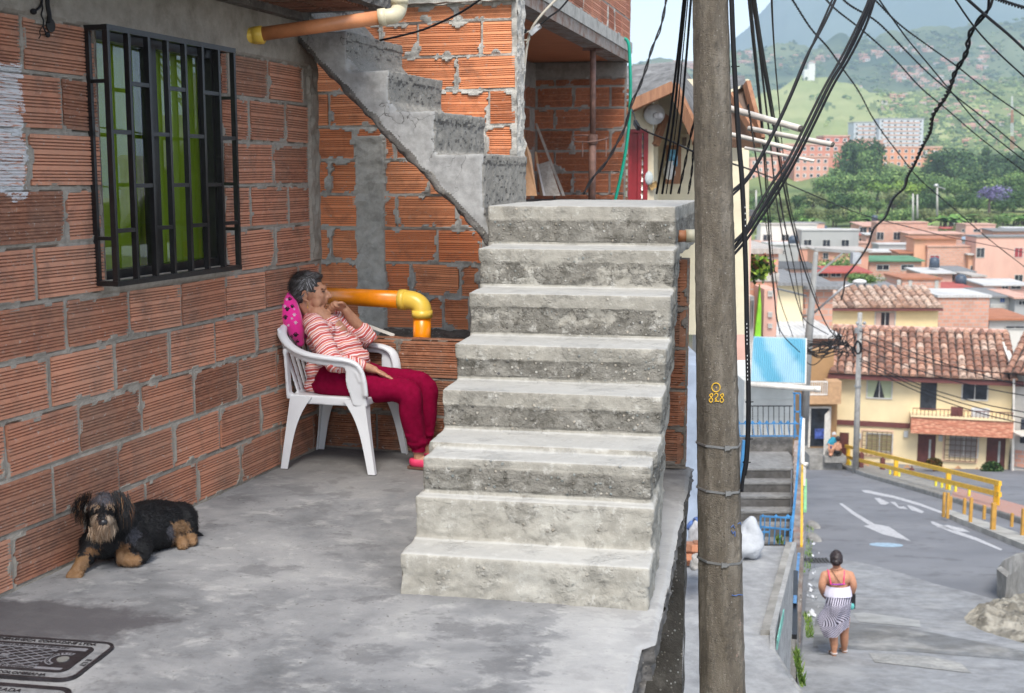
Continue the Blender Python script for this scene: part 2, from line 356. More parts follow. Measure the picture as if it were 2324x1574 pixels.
M_steel = plain('galvanised_steel', (.42, .42, .42), .4, .15, 30, .1, metal=.8)
M_rust = plain('rusty_steel', (.20, .11, .085), .7, .3, 14, .4)
M_glass = None
def glassm(name, tint=(.75, .82, .8), tr=.72):
    s = S(name); g = s.n('BsdfGlossy', {'Color': (.9, .95, 1), 'Roughness': .02}); t = s.n('BsdfTransparent', {'Color': tint})
    fr = s.n('Fresnel', {'IOR': 1.5}).outputs[0]; fr = s.m('ADD', s.m('MULTIPLY', fr, 1.2), 1 - tr - .1)
    mx = s.n('MixShader', {0: fr, 1: t.outputs[0], 2: g.outputs[0]}); s.T.links.new(mx.outputs[0], s.O.inputs[0]); return s.M
M_glass = glassm('window_glass', tr=.84)
def plc(fr, t, s_, z): return fr @ Vector((t, s_, z))

# ================================================================= BRICK WALL BUILDER
def ribprof(h, dep=.0065, groups=3, per=4):
    p = [(0, 0)]; flat = .055; g = (1 - flat * (groups + 1)) / groups; z = flat
    for k in range(groups):
        st = g / per
        for i in range(per):
            p += [(z + st * .22, 0), (z + st * .30, -dep), (z + st * .62, -dep), (z + st * .70, 0)]; z += st
        z += flat
    p.append((1, 0)); return [(a * h, b) for a, b in p]
def brick(mb, org, du, dn, u0, u1, z0, z1, th=.10, t=.5, prof=None, m=0, jit=.004, rnd=random):
    o = rnd.uniform(-jit, jit); yaw = rnd.uniform(-jit, jit) * 1.2; tl = rnd.uniform(-.003, .003)
    prof = prof or ribprof(z1 - z0); a = []; b = []; org = Vector(org); du = Vector(du); dn = Vector(dn)
    for zz, dd in prof:
        a.append(org + du * u0 + dn * (dd + o - yaw) + Vector((0, 0, z0 + zz - tl)))
        b.append(org + du * u1 + dn * (dd + o + yaw) + Vector((0, 0, z0 + zz + tl)))
    n = len(prof); bk = -th
    back = [org + du * u + dn * bk + Vector((0, 0, z)) for u, z in ((u0, z0), (u0, z1), (u1, z0), (u1, z1))]
    vs = a + b + back; fs = [(i, i + n, i + n + 1, i + 1) for i in range(n - 1)]
    A0, A1, B0, B1 = 2 * n, 2 * n + 1, 2 * n + 2, 2 * n + 3
    fs += [[A0] + list(range(0, n)) + [A1], [B1] + list(range(2 * n - 1, n - 1, -1)) + [B0], (0, A0, B0, n), (n - 1, 2 * n - 1, B1, A1)]
    mb.add(vs, fs, m, t); k = len(mb.t) - len(fs)
    for i in range(n - 1):                                 # groove bottoms painted dark, shade put into the tint
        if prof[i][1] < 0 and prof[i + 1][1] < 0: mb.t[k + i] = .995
def brickwall(mb, org, du, dn, rows, jw=.009, seed=1, mortar=True, res=.014, u0=0, u1=1, z0=0, z1=1, hole=None, extra=None, smear=.02, base=-.004, rough=.006, ribs=True, jit=.004, per=4, tints=None):
    """rows: list of (zlow, zhigh, [joint u ...]); hole(u,z) -> True where nothing is; extra(u,z) -> height of plaster over the bricks or None"""
    rnd = random.Random(seed); cells = []
    for zl, zh, js in rows:
        for a, b in zip(js[:-1], js[1:]):
            if isinstance(a, tuple) or b is None: continue
            cells.append((a + jw, b - jw, zl + jw, zh - jw))
    for k, (a, b, c, d) in enumerate(cells):
        if b - a < .03: continue
        if hole and hole((a + b) / 2, (c + d) / 2): continue
        t = rnd.random()
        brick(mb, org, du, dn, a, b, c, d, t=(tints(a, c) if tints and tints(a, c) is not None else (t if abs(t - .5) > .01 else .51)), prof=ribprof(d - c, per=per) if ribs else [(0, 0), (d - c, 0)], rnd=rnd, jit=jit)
    if not mortar: return
    org = Vector(org); du = Vector(du); dn = Vector(dn)
    nx = max(2, int((u1 - u0) / res)); nz_ = max(2, int((z1 - z0) / res))
    rws = {}
    def hgt(u, z):
        p = Vector((u, z, seed * 3.1)); nn = fbm(p, 9, 0, 3); n2 = nz(p, 45, 3)
        if extra:
            e = extra(u, z)
            if e is not None: return e + rough * nn * .8 + n2 * .0016
        ins = None
        for zl, zh, js in rows:
            if zl <= z < zh:
                dz = min(z - zl, zh - z) - jw
                for a, b in zip(js[:-1], js[1:]):
                    if a <= u < b: ins = min(dz, min(u - a, b - u) - jw); break
                break
        if ins is None: return base + rough * nn + n2 * .002
        edge = smear * max(0, nn * 1.3 + .05) + .001
        if ins > edge: return -.022
        return base + rough * nn + n2 * .0025 + (.004 if ins > -.002 else 0)
    H_ = [[hgt(u0 + (u1 - u0) * i / nx, z0 + (z1 - z0) * j / nz_) for i in range(nx + 1)] for j in range(nz_ + 1)]
    idx = {}; vs = []; fs = []
    def vid(i, j):
        if (i, j) not in idx:
            idx[(i, j)] = len(vs); vs.append(org + du * (u0 + (u1 - u0) * i / nx) + dn * H_[j][i] + Vector((0, 0, z0 + (z1 - z0) * j / nz_)))
        return idx[(i, j)]
    for j in range(nz_):
        for i in range(nx):
            if hole and hole(u0 + (u1 - u0) * (i + .5) / nx, z0 + (z1 - z0) * (j + .5) / nz_): continue
            fs.append((vid(i, j), vid(i + 1, j), vid(i + 1, j + 1), vid(i, j + 1)))
    mb.add(vs, fs, 1)

# ================================================================= PATIO FLOOR, LEFT WALL
def patio():
    mb = MB(); e = 1.03
    # outline in frame B (t right, s away): right edge follows the steps, runs a little proud beside them
    fA2B = lambda t, s: loc_(FB, plc(FA, t, s, 0))
    pts = [(-6, -6), (1.005, -6), (1.0, -.35), (1.045, -.12), (1.05, 2.42), (.3, 2.9), (-1.0, 4.2), (-6, 4.4)]
    nx, ny = 160, 170
    def edge(s): 
        if s < -.35: return 1.005 + .012 * nz((0, s, 0), 3) + .006 * nz((0, s, 1), 15)
        return 1.05 + .010 * nz((0, s, 0), 4) + .006 * nz((0, s, 1), 17)
    def f(a, b):
        s_ = -5.0 + 7.42 * b; x1 = edge(s_); t = -5.5 + (x1 + 5.5) * (1 - (1 - a) ** 1.8)
        z = .004 * fbm((t, s_, 0), 1.5) + .0025 * fbm((t, s_, 3), 9)
        d = x1 - t
        if d < .02: z -= .012 * (1 - d / .02)
        return Vector((t, s_, z - .004))
    mb.grid(nx, ny, f)
    def side(a, b):
        s_ = -5.0 + 7.42 * b; k = a; d = 0.012 * nz((s_, k, 0), 9) + .008 * nz((s_, k, 5), 25)
        return Vector((edge(s_) + d - .01 * (k > .5), s_, -.016 - .13 * k))
    mb.grid(10, 420, side, 1)
    def back(a, b): return Vector((-1.2 + 2.25 * a, 2.42 + .008 * nz((a * 4, b, 0), 6), -.016 - .13 * b))
    mb.grid(60, 6, back, 1)
    mb.quad((-5.5, -5, -.147), (1.02, -5, -.147), (1.02, 2.42, -.147), (-5.5, 2.42, -.147), 1)
    mb.quad((-5.5, 2.40, -.006), (-.2, 2.40, -.006), (-.6, 4.6, -.006), (-5.5, 4.6, -.006))
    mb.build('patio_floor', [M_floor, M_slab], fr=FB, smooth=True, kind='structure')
patio()
def support_wall():
    mb = MB()
    a = loc_(FB, Vector((1.03, 7.1, 0)))
    o = mb
    def f(x, y): return Vector((-.7 + 1.72 * x, 2.36 + .012 * fbm((x * 3, y * 8, 0), 3), -.15 - 5.2 * y))
    mb.grid(90, 200, f)
    def g(x, y): return Vector((1.02 + .010 * fbm((x, y * 8, 4), 3) , 2.36 + .2 * x, -.15 - 5.2 * y))
    mb.grid(6, 200, g)
    ob = mb.build('retaining_wall', M_dark, fr=FB, label='dark stained rough concrete wall carrying the edge of the patio', category='retaining wall')
support_wall()

jL = [(.0, .2275, [-1.28, -.83, -.38, .086, .55, 1.003, 1.459, 1.894, 2.336, 2.76, 2.93]),
      (.2275, .455, [-1.44, -1.0, -.55, -.10, .351, .805, 1.256, 1.688, 2.115, 2.512, 2.90]),
      (.455, .685, [-1.25, -.80, -.36, .085, .544, 1.007, 1.451, 1.896, 2.321, 2.711, 2.90]),
      (.685, .915, [-1.45, -1.0, -.53, -.08, .367, .813, 1.252, 1.671, 2.09, 2.50, 2.90]),
      (.915, 1.14, [-1.26, -.81, -.40, .06, .495, .944, 1.37, 1.785, 2.206, 2.601, 2.90]),
      (1.14, 1.37, [-1.42, -.98, -.54, -.1, .316, .775, 1.29, 1.80, 1.926, 2.335, 2.765, 2.90]),
      (1.37, 1.60, [-1.2, -.75, -.32, .10, .523, .775, 1.29, 1.80, 2.08, 2.502, 2.79]),
      (1.60, 1.83, [-1.4, -.98, -.55, -.12, .311, .775, 1.29, 1.80, 1.933, 2.33, 2.758]),
      (1.83, 2.06, [-1.3, -.85, -.40, .04, .533, .775, 1.29, 1.80, 2.077, 2.495, 2.79]),
      (2.06, 2.285, [-1.4, -.98, -.55, -.12, .304, .775, 1.29, 1.80, 1.89, 2.311, 2.74])]
W0, W1, WZ0, WZ1 = .775, 1.80, 1.19, 2.285
def left_wall():
    mb = MB()
    hole = lambda u, z: W0 < u < W1 and WZ0 < z < WZ1
    def ex(u, z):
        if z > 2.285 + .012 * nz((u * 3, 1, 0), 3): return .007
        if u > 2.775 + .03 * nz((0, z, 0), 6) and z > 1.15: return .012 + .018 * nz((u * 2, z, 0), 14)
        if W0 - .035 < u < W1 + .02 and WZ0 - .05 < z < WZ0 + .01: return .004
        return None
    brickwall(mb, (0, 0, 0), (0, 1, 0), (1, 0, 0), jL, seed=3, jw=.0125, u0=-1.4, u1=2.89, z0=-.02, z1=2.62, hole=hole, extra=ex, res=.0125, smear=.022)
    # back and the far end, window reveals
    mb.box(-.30, -.11, -1.4, W0, -.02, 4.9, 1); mb.box(-.30, -.11, W1, 2.87, -.02, 4.9, 1)
    mb.box(-.30, -.11, W0, W1, -.02, WZ0, 1); mb.box(-.30, -.11, W0, W1, WZ1, 4.9, 1)
    mb.grid(16, 200, lambda a, b: Vector((.008 - .30 * a, 2.89 + .014 * fbm((a, b * 3, 0), 9), 2.62 * b)), 1)
    for y in (W0, W1): mb.quad((-.29, y, WZ0), (.004, y, WZ0), (.004, y, WZ1), (-.29, y, WZ1), 1)
    mb.quad((-.29, W0, WZ0), (.004, W0, WZ0), (.004, W1, WZ0), (-.29, W1, WZ0), 1); mb.quad((-.29, W0, WZ1), (.004, W0, WZ1), (.004, W1, WZ1), (-.29, W1, WZ1), 1)
    mb.box(-.11, .004, -1.4, 2.87, 2.62, 4.9, 1)
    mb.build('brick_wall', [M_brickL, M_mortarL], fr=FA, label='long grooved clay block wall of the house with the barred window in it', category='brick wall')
left_wall()
def window():
    r = thing('window', 'barred house window with lime green curtain behind glass', 'window', plc(FA, 0, (W0 + W1) / 2, WZ0), -thA)
    f = MB(); d = -.05                                       # frame
    for y in (W0 + .02, W1 - .02): f.box(d - .03, d + .02, y - .02, y + .02, WZ0, WZ1)
    for z in (WZ0 + .02, WZ1 - .025): f.box(d - .03, d + .02, W0 + .04, W1 - .04, z - .02, z + .02)
    ym = (W0 + W1) / 2 - .04; f.box(d - .035, d + .03, ym - .03, ym + .012, WZ0 + .04, WZ1 - .045); f.box(d - .05, d, ym + .03, ym + .055, WZ0 + .04, WZ1 - .045)
    f.build('frame', M_black, r, FA)
    g = MB(); g.quad((d, W0 + .04, WZ0 + .04), (d, ym - .03, WZ0 + .04), (d, ym - .03, WZ1 - .04), (d, W0 + .04, WZ1 - .04)); g.build('pane', M_glass, r, FA)
    g = MB(); g.quad((d - .02, ym + .05, WZ0 + .04), (d - .02, W1 - .04, WZ0 + .04), (d - .02, W1 - .04, WZ1 - .04), (d - .02, ym + .05, WZ1 - .04)); g.build('pane', M_glass, r, FA)
    for nm, y0, y1, c, lab in (('curtain', W0 + .02, W0 + .33, (.60, .62, .80), 'pale white curtain strip'), ('curtain', W0 + .10, W1 - .02, (.40, .50, .02), 'lime green curtain')):
        s = S(lab); s.fin(c, .8, s.bump(s.noise(90, 2), .2, .002)); cb = MB(); x0 = d - (.045 if 'white' in lab else .085)
        cb.grid(70, 20, lambda a, b: Vector((x0 + .018 * sin(a * (18 if 'white' in lab else 46) + b * .7) + .008 * nz((a * 5, b * 2, 0), 2), y0 + (y1 - y0) * (a if 'white' not in lab else a * (.35 + .0 * b)), WZ0 + .01 + (WZ1 - WZ0 - .02) * b)))
        cb.build(nm, s.M, r, FA, smooth=True, label=lab)
    b = MB(); b.quad((d - .13, W0 - .1, WZ0 - .05), (d - .13, W1 + .1, WZ0 - .05), (d - .13, W1 + .1, WZ1 + .05), (d - .13, W0 - .1, WZ1 + .05)); b.build('dark_interior', plain('dark_room', (.02, .02, .02)), r, FA)
window()
def grille():
    tg = .10; w_ = .022
    tl = onp(242, 60, FA, 0, tg); tr = onp(528, 118, FA, 0, tg); bl = onp(262, 640, FA, 0, tg); br = onp(541, 611, FA, 0, tg)
    y0 = (tl.y + bl.y) / 2; y1 = (tr.y + br.y) / 2; z1 = (tl.z + tr.z) / 2; z0 = (bl.z + br.z) / 2
    r = thing('window_grille', 'glossy black steel security grille standing out from the window', 'window grille', plc(FA, 0, y0, z0), -thA)
    f = MB(); n = 7
    ys = [y0 + (y1 - y0) * i / n for i in range(n + 1)]
    for i, y in enumerate(ys): 
        f = MB(); f.box(tg - .0125, tg + .0125, y - .009, y + .009, z0 + .012, z1 - .012, M=None); f.build('bar', M_black, r, FA)
    for z in (z0, z1): f = MB(); f.box(tg - .014, tg + .014, y0 - .011, y1 + .011, z - .012, z + .012); f.build('frame_rail', M_black, r, FA)
    for yy in (y0, y1):
        for z in (z0, z1): f = MB(); f.box(-.01, tg - .014, yy - .010, yy + .010, z - .011, z + .011); f.build('wall_bracket', M_black, r, FA)
    for i in range(n):
        lv = (.40, .79) if i % 2 == 0 else (.205, .612)
        for q in lv:
            z = z1 + (z0 - z1) * q; f = MB(); f.box(tg - .0105, tg + .0105, ys[i] + .009, ys[i + 1] - .009, z - .009, z + .009); f.build('cross_piece', M_black, r, FA)
    for yy, sg in ((y0, -1), (y1, 1)):                       # returns to the wall with two rungs each
        f = MB(); f.box(-.005, .02, yy - .009, yy + .009, z0 + .011, z1 - .011)
        for q in ((.205, .82) if sg < 0 else (.215, .40, .61, .82)):
            z = z1 + (z0 - z1) * q; f.box(.02, tg - .012, yy - .008, yy + .008, z - .008, z + .008)
        f.build('side_return', M_black, r, FA)
grille()
def wall_wires():
    r = thing('cut_wires', 'cut black wires dangling from a round hole high in the left wall', 'wires', plc(FA, 0, .42, 2.3), -thA)
    m = MB(); h = onp(114, 58, FA, 0, .006)
    m.tube([h + Vector((.004, 0, 0)), h + Vector((.0, 0, 0))], .028, 14)
    m.build('hole', plain('black_hole', (.008, .007, .006)), r, FA)
    def w_(px, rad): 
        m.tube(spline([onp(u, v, FA, 0, .014) for u, v in px]), rad, 6)
    m = MB(); w_([(106, -30), (108, 10), (112, 36), (111, 52)], .009); w_([(95, -20), (94, 10), (84, 22), (76, 28)], .005); m.ell(onp(76, 27, FA, 0, .014), (.012, .016, .012))
    w_([(93, 0), (97, 18), (94, 34), (99, 48), (98, 60), (102, 70), (108, 80)], .003); m.ell(onp(108, 79, FA, 0, .014), (.009, .014, .012)); w_([(96, 60), (90, 72), (92, 80), (88, 88)], .002)
    m.build('wire', M_cable, r, FA)
wall_wires()

# ================================================================= OVERHANG SLAB + DOWN PIPE
M_ceil = brickmat('clay_ceiling_block', (.20, .075, .045), (.26, .10, .06), (.06, .03, .02), .5)
def overhang():
    a = onp(886, 23, FA, 1, 2.72); z = a.z; t1 = a.x
    m = MB()
    def f(x, y): return Vector((.0 + t1 * x, -2.0 + 4.72 * y, z + .006 * fbm((x * 2, y * 9, 1), 3)))
    m.grid(30, 150, f, 0)
    # clay infill blocks seen from below, between concrete ribs
    for k in range(11):
        y0 = -2.0 + k * .42; 
        for j in range(2):
            x0 = .03 + j * (t1 - .09) / 2; x1 = x0 + (t1 - .09) / 2 - .015
            nr = 9
            for i in range(nr):
                yy = y0 + (.40) * i / nr; m.box(x0, x1, yy, yy + .40 / nr * .72, z - .012, z + .01, 1, random.random())
    m.grid(30, 8, lambda x, y: Vector((t1 * x, 2.72 + .014 * fbm((x * 3, y, 4), 4), z + .16 * y)), 0)
    m.grid(150, 8, lambda x, y: Vector((t1 + .016 * fbm((x * 9, y, 2), 3) + .01 * nz((x * 9, y, 1), 20), -2 + 4.72 * x, z + .16 * y)), 0)
    m.quad((0, -2, z + .16), (t1, -2, z + .16), (t1, 2.72, z + .16), (0, 2.72, z + .16))
    m.box(-.02, .07, -1.9, 2.70, z - .05, z + .001, 0)
    m.build('overhang_slab', [M_slab, M_ceil], fr=FA, kind='structure')
    m = MB(); m.box(-4, t1 - .04, -5.5, 2.66, z + .17, 4.9); m.build('unseen_storey', M_mortarL, fr=FA, kind='structure')  # storey out of view above the slab, added to shade the patio
    return z, t1
OZ, OT = overhang()
def downpipe():
    r = thing('drain_pipe', 'faded orange drain pipe slanting under the overhang to a cream elbow', 'pipe', plc(FA, .1, 2.4, OZ - .2), -thA)
    Ye = 6.75
    a = P(578, 80, 6.72); b = P(872, 39, Ye - .05); m = MB(); rr = .037
    m.tube([a, b], rr, 20); m.build('pipe', M_pvcOld, r, smooth=True)
    m = MB(); e = spline([b - (b - a).normalized() * .015, b + (b - a).normalized() * .05, P(905, 22, Ye), P(907, -2, Ye), P(907, -60, Ye)], 6); m.tube(e, .042, 20)
    m.tube([b - (b - a).normalized() * .03, b + (b - a).normalized() * .01], .046, 20); m.tube([P(907, 10, Ye), P(907, -4, Ye)], .047, 20)
    m.build('elbow', M_pvcCream, r, smooth=True)
    m = MB(); d = (b - a).normalized(); m.tube([a - d * .01, a + d * .045], .044, 20); m.tube(spline([a, a - d * .05, plc(FA, .03, 2.20, loc_(FA, a).z + .0)], 6), .041, 18)
    m.build('end_elbow', M_pvcY, r, smooth=True)
    m = MB(); m.tube([P(572, 88, 7.0), P(668, 98, 7.35)], .033, 16); m.build('rear_pipe', M_pvcOld, r, smooth=True)
downpipe()
def ceiling_cable():
    m = MB(); m.tube(spline([onp(u, v, FA, 0, .03) for u, v in ((360, -8), (440, 6), (500, 18), (560, 42), (620, 60))]), .006, 6)
    m.build('loose_cable', M_cable, label='thin black cable clipped along the top of the left wall under the slab', category='cable')
ceiling_cable()
# ================================================================= LOWER STEPS (frame B: t right, s away)
# (s of riser, height of tread, left edge, right edge)
ST = [(0.0, .165), (.205, .345), (.435, .525), (.70, .705), (.98, .875), (1.29, 1.085), (1.62, 1.283), (1.95, 1.487)]
TL = [(908, 1258), (943, 1125), (976, 1000), (1008, 878), (1036, 775), (1066, 655), (1087, 560), (1107, 462)]
TR = [(1474, 1275), (1482, 1145), (1491, 1015), (1501, 892), (1510, 790), (1520, 668), (1528, 570), (1533, 480)]
LEDGE = [(onp(*TL[k], FB, 1, ST[k][0]).x, onp(*TR[k], FB, 1, ST[k][0]).x) for k in range(8)]
def lower_steps():
    m = MB()
    for k in range(7):
        s0, z = ST[k]; a, b = LEDGE[k]; zb = -.03 if k < 2 else z - .42
        s1 = ST[k + 1][0] + .12
        m.prism([(a, s0), (b, s0 - .01), (b, s1), (a, s1)], zb, z - .012)
        # rough nosing slab lying slightly proud
        oh = .003 if k < 2 else .007; m.prism([(a - oh, s0 - oh), (b + .006, s0 - .01 - oh), (b + .006, s1), (a - oh, s1)], z - .07, z)
    # filling under the first steps so no gap shows at the floor
    a, b = LEDGE[2]; m.prism([(a + .02, .25), (b - .01, .25), (b - .01, .95), (a + .02, .95)], -.03, .5)
    # landing block
    s0, z = ST[7]; a, b = LEDGE[7]
    back = 3.78; q = loc_(FB, plc(FA, 1.12, 3.5, 0)); 
    m.prism([(a, s0), (b, s0 - .02), (b + .04, back), (q.x + .1, back), (q.x - .02, q.y - .2), (a + .0, s0 + .5)], z - .27, z + .004)
    # sloping carriage slab under the steps
    for x0, x1 in ((.02, .95),):
        m.add([Vector((x, s_, zz)) for x in (x0, x1) for s_, zz in ((.9, .0), (2.1, .98), (2.1, 1.3), (.6, .3))], [(0, 1, 2, 3), (7, 6, 5, 4), (0, 4, 5, 1), (1, 5, 6, 2), (2, 6, 7, 3), (3, 7, 4, 0)])
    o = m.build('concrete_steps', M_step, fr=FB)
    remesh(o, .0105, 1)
    ff = []
    def d(p, n):
        a = fbm(p, 3.5, 2, 2) * .006 + fbm(p, 13, 5, 3) * .0065 + nz(p, 55, 1) * .003
        bz = min((zz - p.z for _, zz in ST if p.z < zz + .02), default=.1); bd = 1 - min(1, max(0, (bz - .066) / .008 + .9 * nz(p, 7, 4) + .5)); a *= 1.25 - .75 * bd
        if n.z > .8: a *= .35
        # battered noses and corners
        return p + n * a
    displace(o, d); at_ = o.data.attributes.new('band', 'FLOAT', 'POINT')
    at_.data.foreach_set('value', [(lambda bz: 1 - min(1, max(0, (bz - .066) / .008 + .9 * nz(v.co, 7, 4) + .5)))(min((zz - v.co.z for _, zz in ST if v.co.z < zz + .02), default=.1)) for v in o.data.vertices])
    o['label'] = 'worn concrete flight of eight steps rising from the patio to the landing'; o['category'] = 'steps'
lower_steps()

# ================================================================= UPPER FLIGHT climbing left to the house
def upper_steps():
    m = MB(); sp0 = 2.65; r = [1.121, .837, .562, .310, .04, -.2]; zt = [1.77, 2.007, 2.237, 2.462, 2.69, 2.9]
    for k in range(5):
        t1 = r[k]; t0 = r[k + 1] - .02; s1 = [3.50, 3.52, 3.50, 3.48, 3.5][k]
        so = lambda t: 2.437 - .985 * (t + .022)          # soffit line
        m.add([Vector((t, s_, z)) for s_ in (sp0 + .0, s1) for t, z in ((t0, so(t0)), (t1, so(t1)), (t1, zt[k]), (t0, zt[k]))],
              [(0, 1, 2, 3), (7, 6, 5, 4), (0, 4, 5, 1), (1, 5, 6, 2), (2, 6, 7, 3), (3, 7, 4, 0)])
        m.box(t0, t1 + .006, sp0 - .001, s1 + .003, zt[k] - .05, zt[k])
    m.add([Vector((t, s_, z)) for s_ in (sp0 + .02, 3.48) for t, z in ((-.06, 2.46), (1.17, 1.24), (1.12, 1.5), (-.06, 2.7))],
          [(0, 1, 2, 3), (7, 6, 5, 4), (0, 4, 5, 1), (1, 5, 6, 2), (2, 6, 7, 3), (3, 7, 4, 0)])
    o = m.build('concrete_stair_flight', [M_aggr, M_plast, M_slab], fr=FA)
    remesh(o, .0105, 1)
    def d(p, n):
        a = fbm(p, 4, 1, 2) * .004 + fbm(p, 15, 5, 3) * .005
        if n.x > .6: a += nz(p, 48, 1) * .004 + nz(p, 26, 3) * .003
        if n.z < -.3: a += fbm(p, 9, 3, 3) * .018
        return p + n * a
    displace(o, d); me = o.data; mi = []
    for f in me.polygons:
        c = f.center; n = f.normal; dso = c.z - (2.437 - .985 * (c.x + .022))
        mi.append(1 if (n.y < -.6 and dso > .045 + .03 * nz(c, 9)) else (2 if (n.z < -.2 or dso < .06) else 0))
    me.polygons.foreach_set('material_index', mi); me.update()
    o['label'] = 'upper flight of concrete steps climbing left from the landing, grey plastered sides'; o['category'] = 'steps'
upper_steps()

# ================================================================= ORANGE BLOCK WALL BEHIND (plane s = 4.0)
def orange_wall():
    # coordinates: u = t, w = towards the camera
    R = [(.60, .83, [-1.6, -1.2, -.80, -.40, -.058, .377, .566, .80, 1.2, 1.62]),
         (.83, 1.059, [-1.5, -1.08, -.66, -.25, -.06, .14, .496, .637, .92, 1.3, 1.62]),
         (1.059, 1.294, [-1.7, -1.3, -.88, -.47, -.247, -.058, .333, .668, 1.1, 1.62]),
         (1.294, 1.522, [-1.5, -1.08, -.66, -.25, -.055, .041, .484, .75, .9]),
         (1.522, 1.758, [-1.3, -.88, -.468, -.25, -.05, .282, .66, .9]),
         (1.758, 1.984, [-1.5, -1.08, -.66, -.262, -.05, .032, .35, .678, .9]),
         (1.984, 2.215, [-1.28, -.87, -.458, -.04, .30, .709, .9]),
         (2.215, 2.437, [-1.5, -1.06, -.63, -.22, .06, .479, .9]),
         (2.437, 2.661, [-1.35, -.9, -.50, -.062, .206, .658, .9]),
         (2.661, 2.775, [-1.5, -1.1, -.66, -.2, .06, .479, .9])]
    m = MB()
    col = lambda z: (-.262 + .012 * nz((z * 8, 1, 0), 1) + .01 * nz((z * 30, 1, 0), 1), -.05 + .02 * nz((z * 6, 4, 0), 1) + .01 * nz((z * 31, 1, 0), 1))
    def ex(u, z):
        a, b = col(z)
        if a < u < b and z < 1.93: return .010
        if z > 2.775 and u < .95: return .0
        if u > .86 + .02 * nz((1, z * 7, 0), 1) and 1.5 < z: return .004 + .02 * abs(nz((1, z * 9, 3), 1))
        return None
    hole = lambda u, z: u > .91 and z > 1.30
    brickwall(m, (0, 4.0, 0), (1, 0, 0), (0, -1, 0), R, jw=.011, seed=9, u0=-1.2, u1=1.62, z0=.55, z1=3.6, extra=ex, res=.0125, smear=.034, base=-.001, rough=.016, hole=hole, jit=.007)
    m.box(-1.6, .90, 4.03, 4.16, -.1, 3.6, 1); m.box(.90, 1.62, 4.03, 4.16, -.1, 1.30, 1)
    m.grid(10, 180, lambda a, b: Vector((.905 + .02 * fbm((a, b * 3, 1), 9), 3.99 + .17 * a, 1.3 + 2.3 * b)), 1)
    m.grid(120, 1, lambda a, b: Vector((-.4 + 1.3 * a, 3.94 + .06 * b, 2.78 + .01 * nz((a * 9, 0, 0), 2))), 1)
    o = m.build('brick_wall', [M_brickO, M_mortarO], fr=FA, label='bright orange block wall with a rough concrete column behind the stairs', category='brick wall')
orange_wall()
def low_wall():
    m = MB(); R = [(0, .2275, [-.02, .36, .8, 1.2]), (.2275, .455, [-.02, .17, .60, 1.0, 1.2]), (.455, .688, [-.02, .07, .50, .95, 1.2])]
    brickwall(m, (0, 2.885, 0), (1, 0, 0), (0, -1, 0), R, seed=5, u0=0, u1=1.15, z0=-.02, z1=.688, res=.0125, smear=.03)
    m.box(0, 1.15, 2.995, 3.015, -.02, .67, 1)
    m.grid(60, 8, lambda a, b: Vector((1.15 * a, 2.885 + .125 * b, .684 + .005 * fbm((a * 6, b, 0), 2))), 0, .9)
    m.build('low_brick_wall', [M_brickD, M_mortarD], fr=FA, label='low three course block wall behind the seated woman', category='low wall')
    # earth and rubble bed between the low wall and the orange wall, dark cement band on it
    m = MB(); m.grid(90, 40, lambda a, b: Vector((-.02 + 1.3 * a, 3.0 + 1.0 * b, .50 + .04 * fbm((a * 3, b * 2, 0), 3) + .10 * b)))
    m.build('rubble_bed', M_dark, fr=FA, kind='structure', smooth=True)
    # the pale board lying on it
    m = MB(); a = onp(838, 741, FA, 1, 3.02); b = onp(895, 762, FA, 1, 3.02); m.beam(a, b, .006, .018); m.build('board_edge', plain('white_paint', (.72, .71, .66), .5), fr=FA, label='white edged thin board lying behind the low wall', category='board')
low_wall()
def yellow_pipe():
    r = thing('yellow_pipe', 'bright orange pipe with yellow elbow turning down behind the low wall', 'pipe', plc(FA, .5, 3.1, .6), -thA)
    sY = 3.10
    a = onp(700, 670, FA, 1, 3.35); b = onp(918, 681, FA, 1, sY); c = onp(958, 712, FA, 1, sY); dn = onp(957, 775, FA, 1, sY) ; r_ = .0545
    m = MB(); m.tube([a, b], r_, 24); e = c + Vector((0, 0, .0)); m.tube([c, dn + Vector((0, 0, -.08))], r_, 24); m.build('pipe', M_pvcO, r, FA, smooth=True)
    m = MB(); ctl = [b - Vector((.0, 0, 0)), b + Vector((.02, 0, 0)), ]; x0, z0, x1, z1 = b.x + .02, b.z, c.x, c.z + .02
    m.tube([b] + [Vector((x0 + (x1 - x0) * sin(a), b.y, z0 - (z0 - z1) * (1 - cos(a)))) for a in [i * pi / 24 for i in range(13)]] + [c], .0585, 24); m.tube([b - Vector((.03, 0, 0)), b + Vector((.012, 0, 0))], .064, 24); m.tube([c + Vector((0, 0, .02)), c + Vector((0, 0, -.025))], .064, 24)
    m.build('elbow', M_pvcY, r, FA, smooth=True)
yellow_pipe()
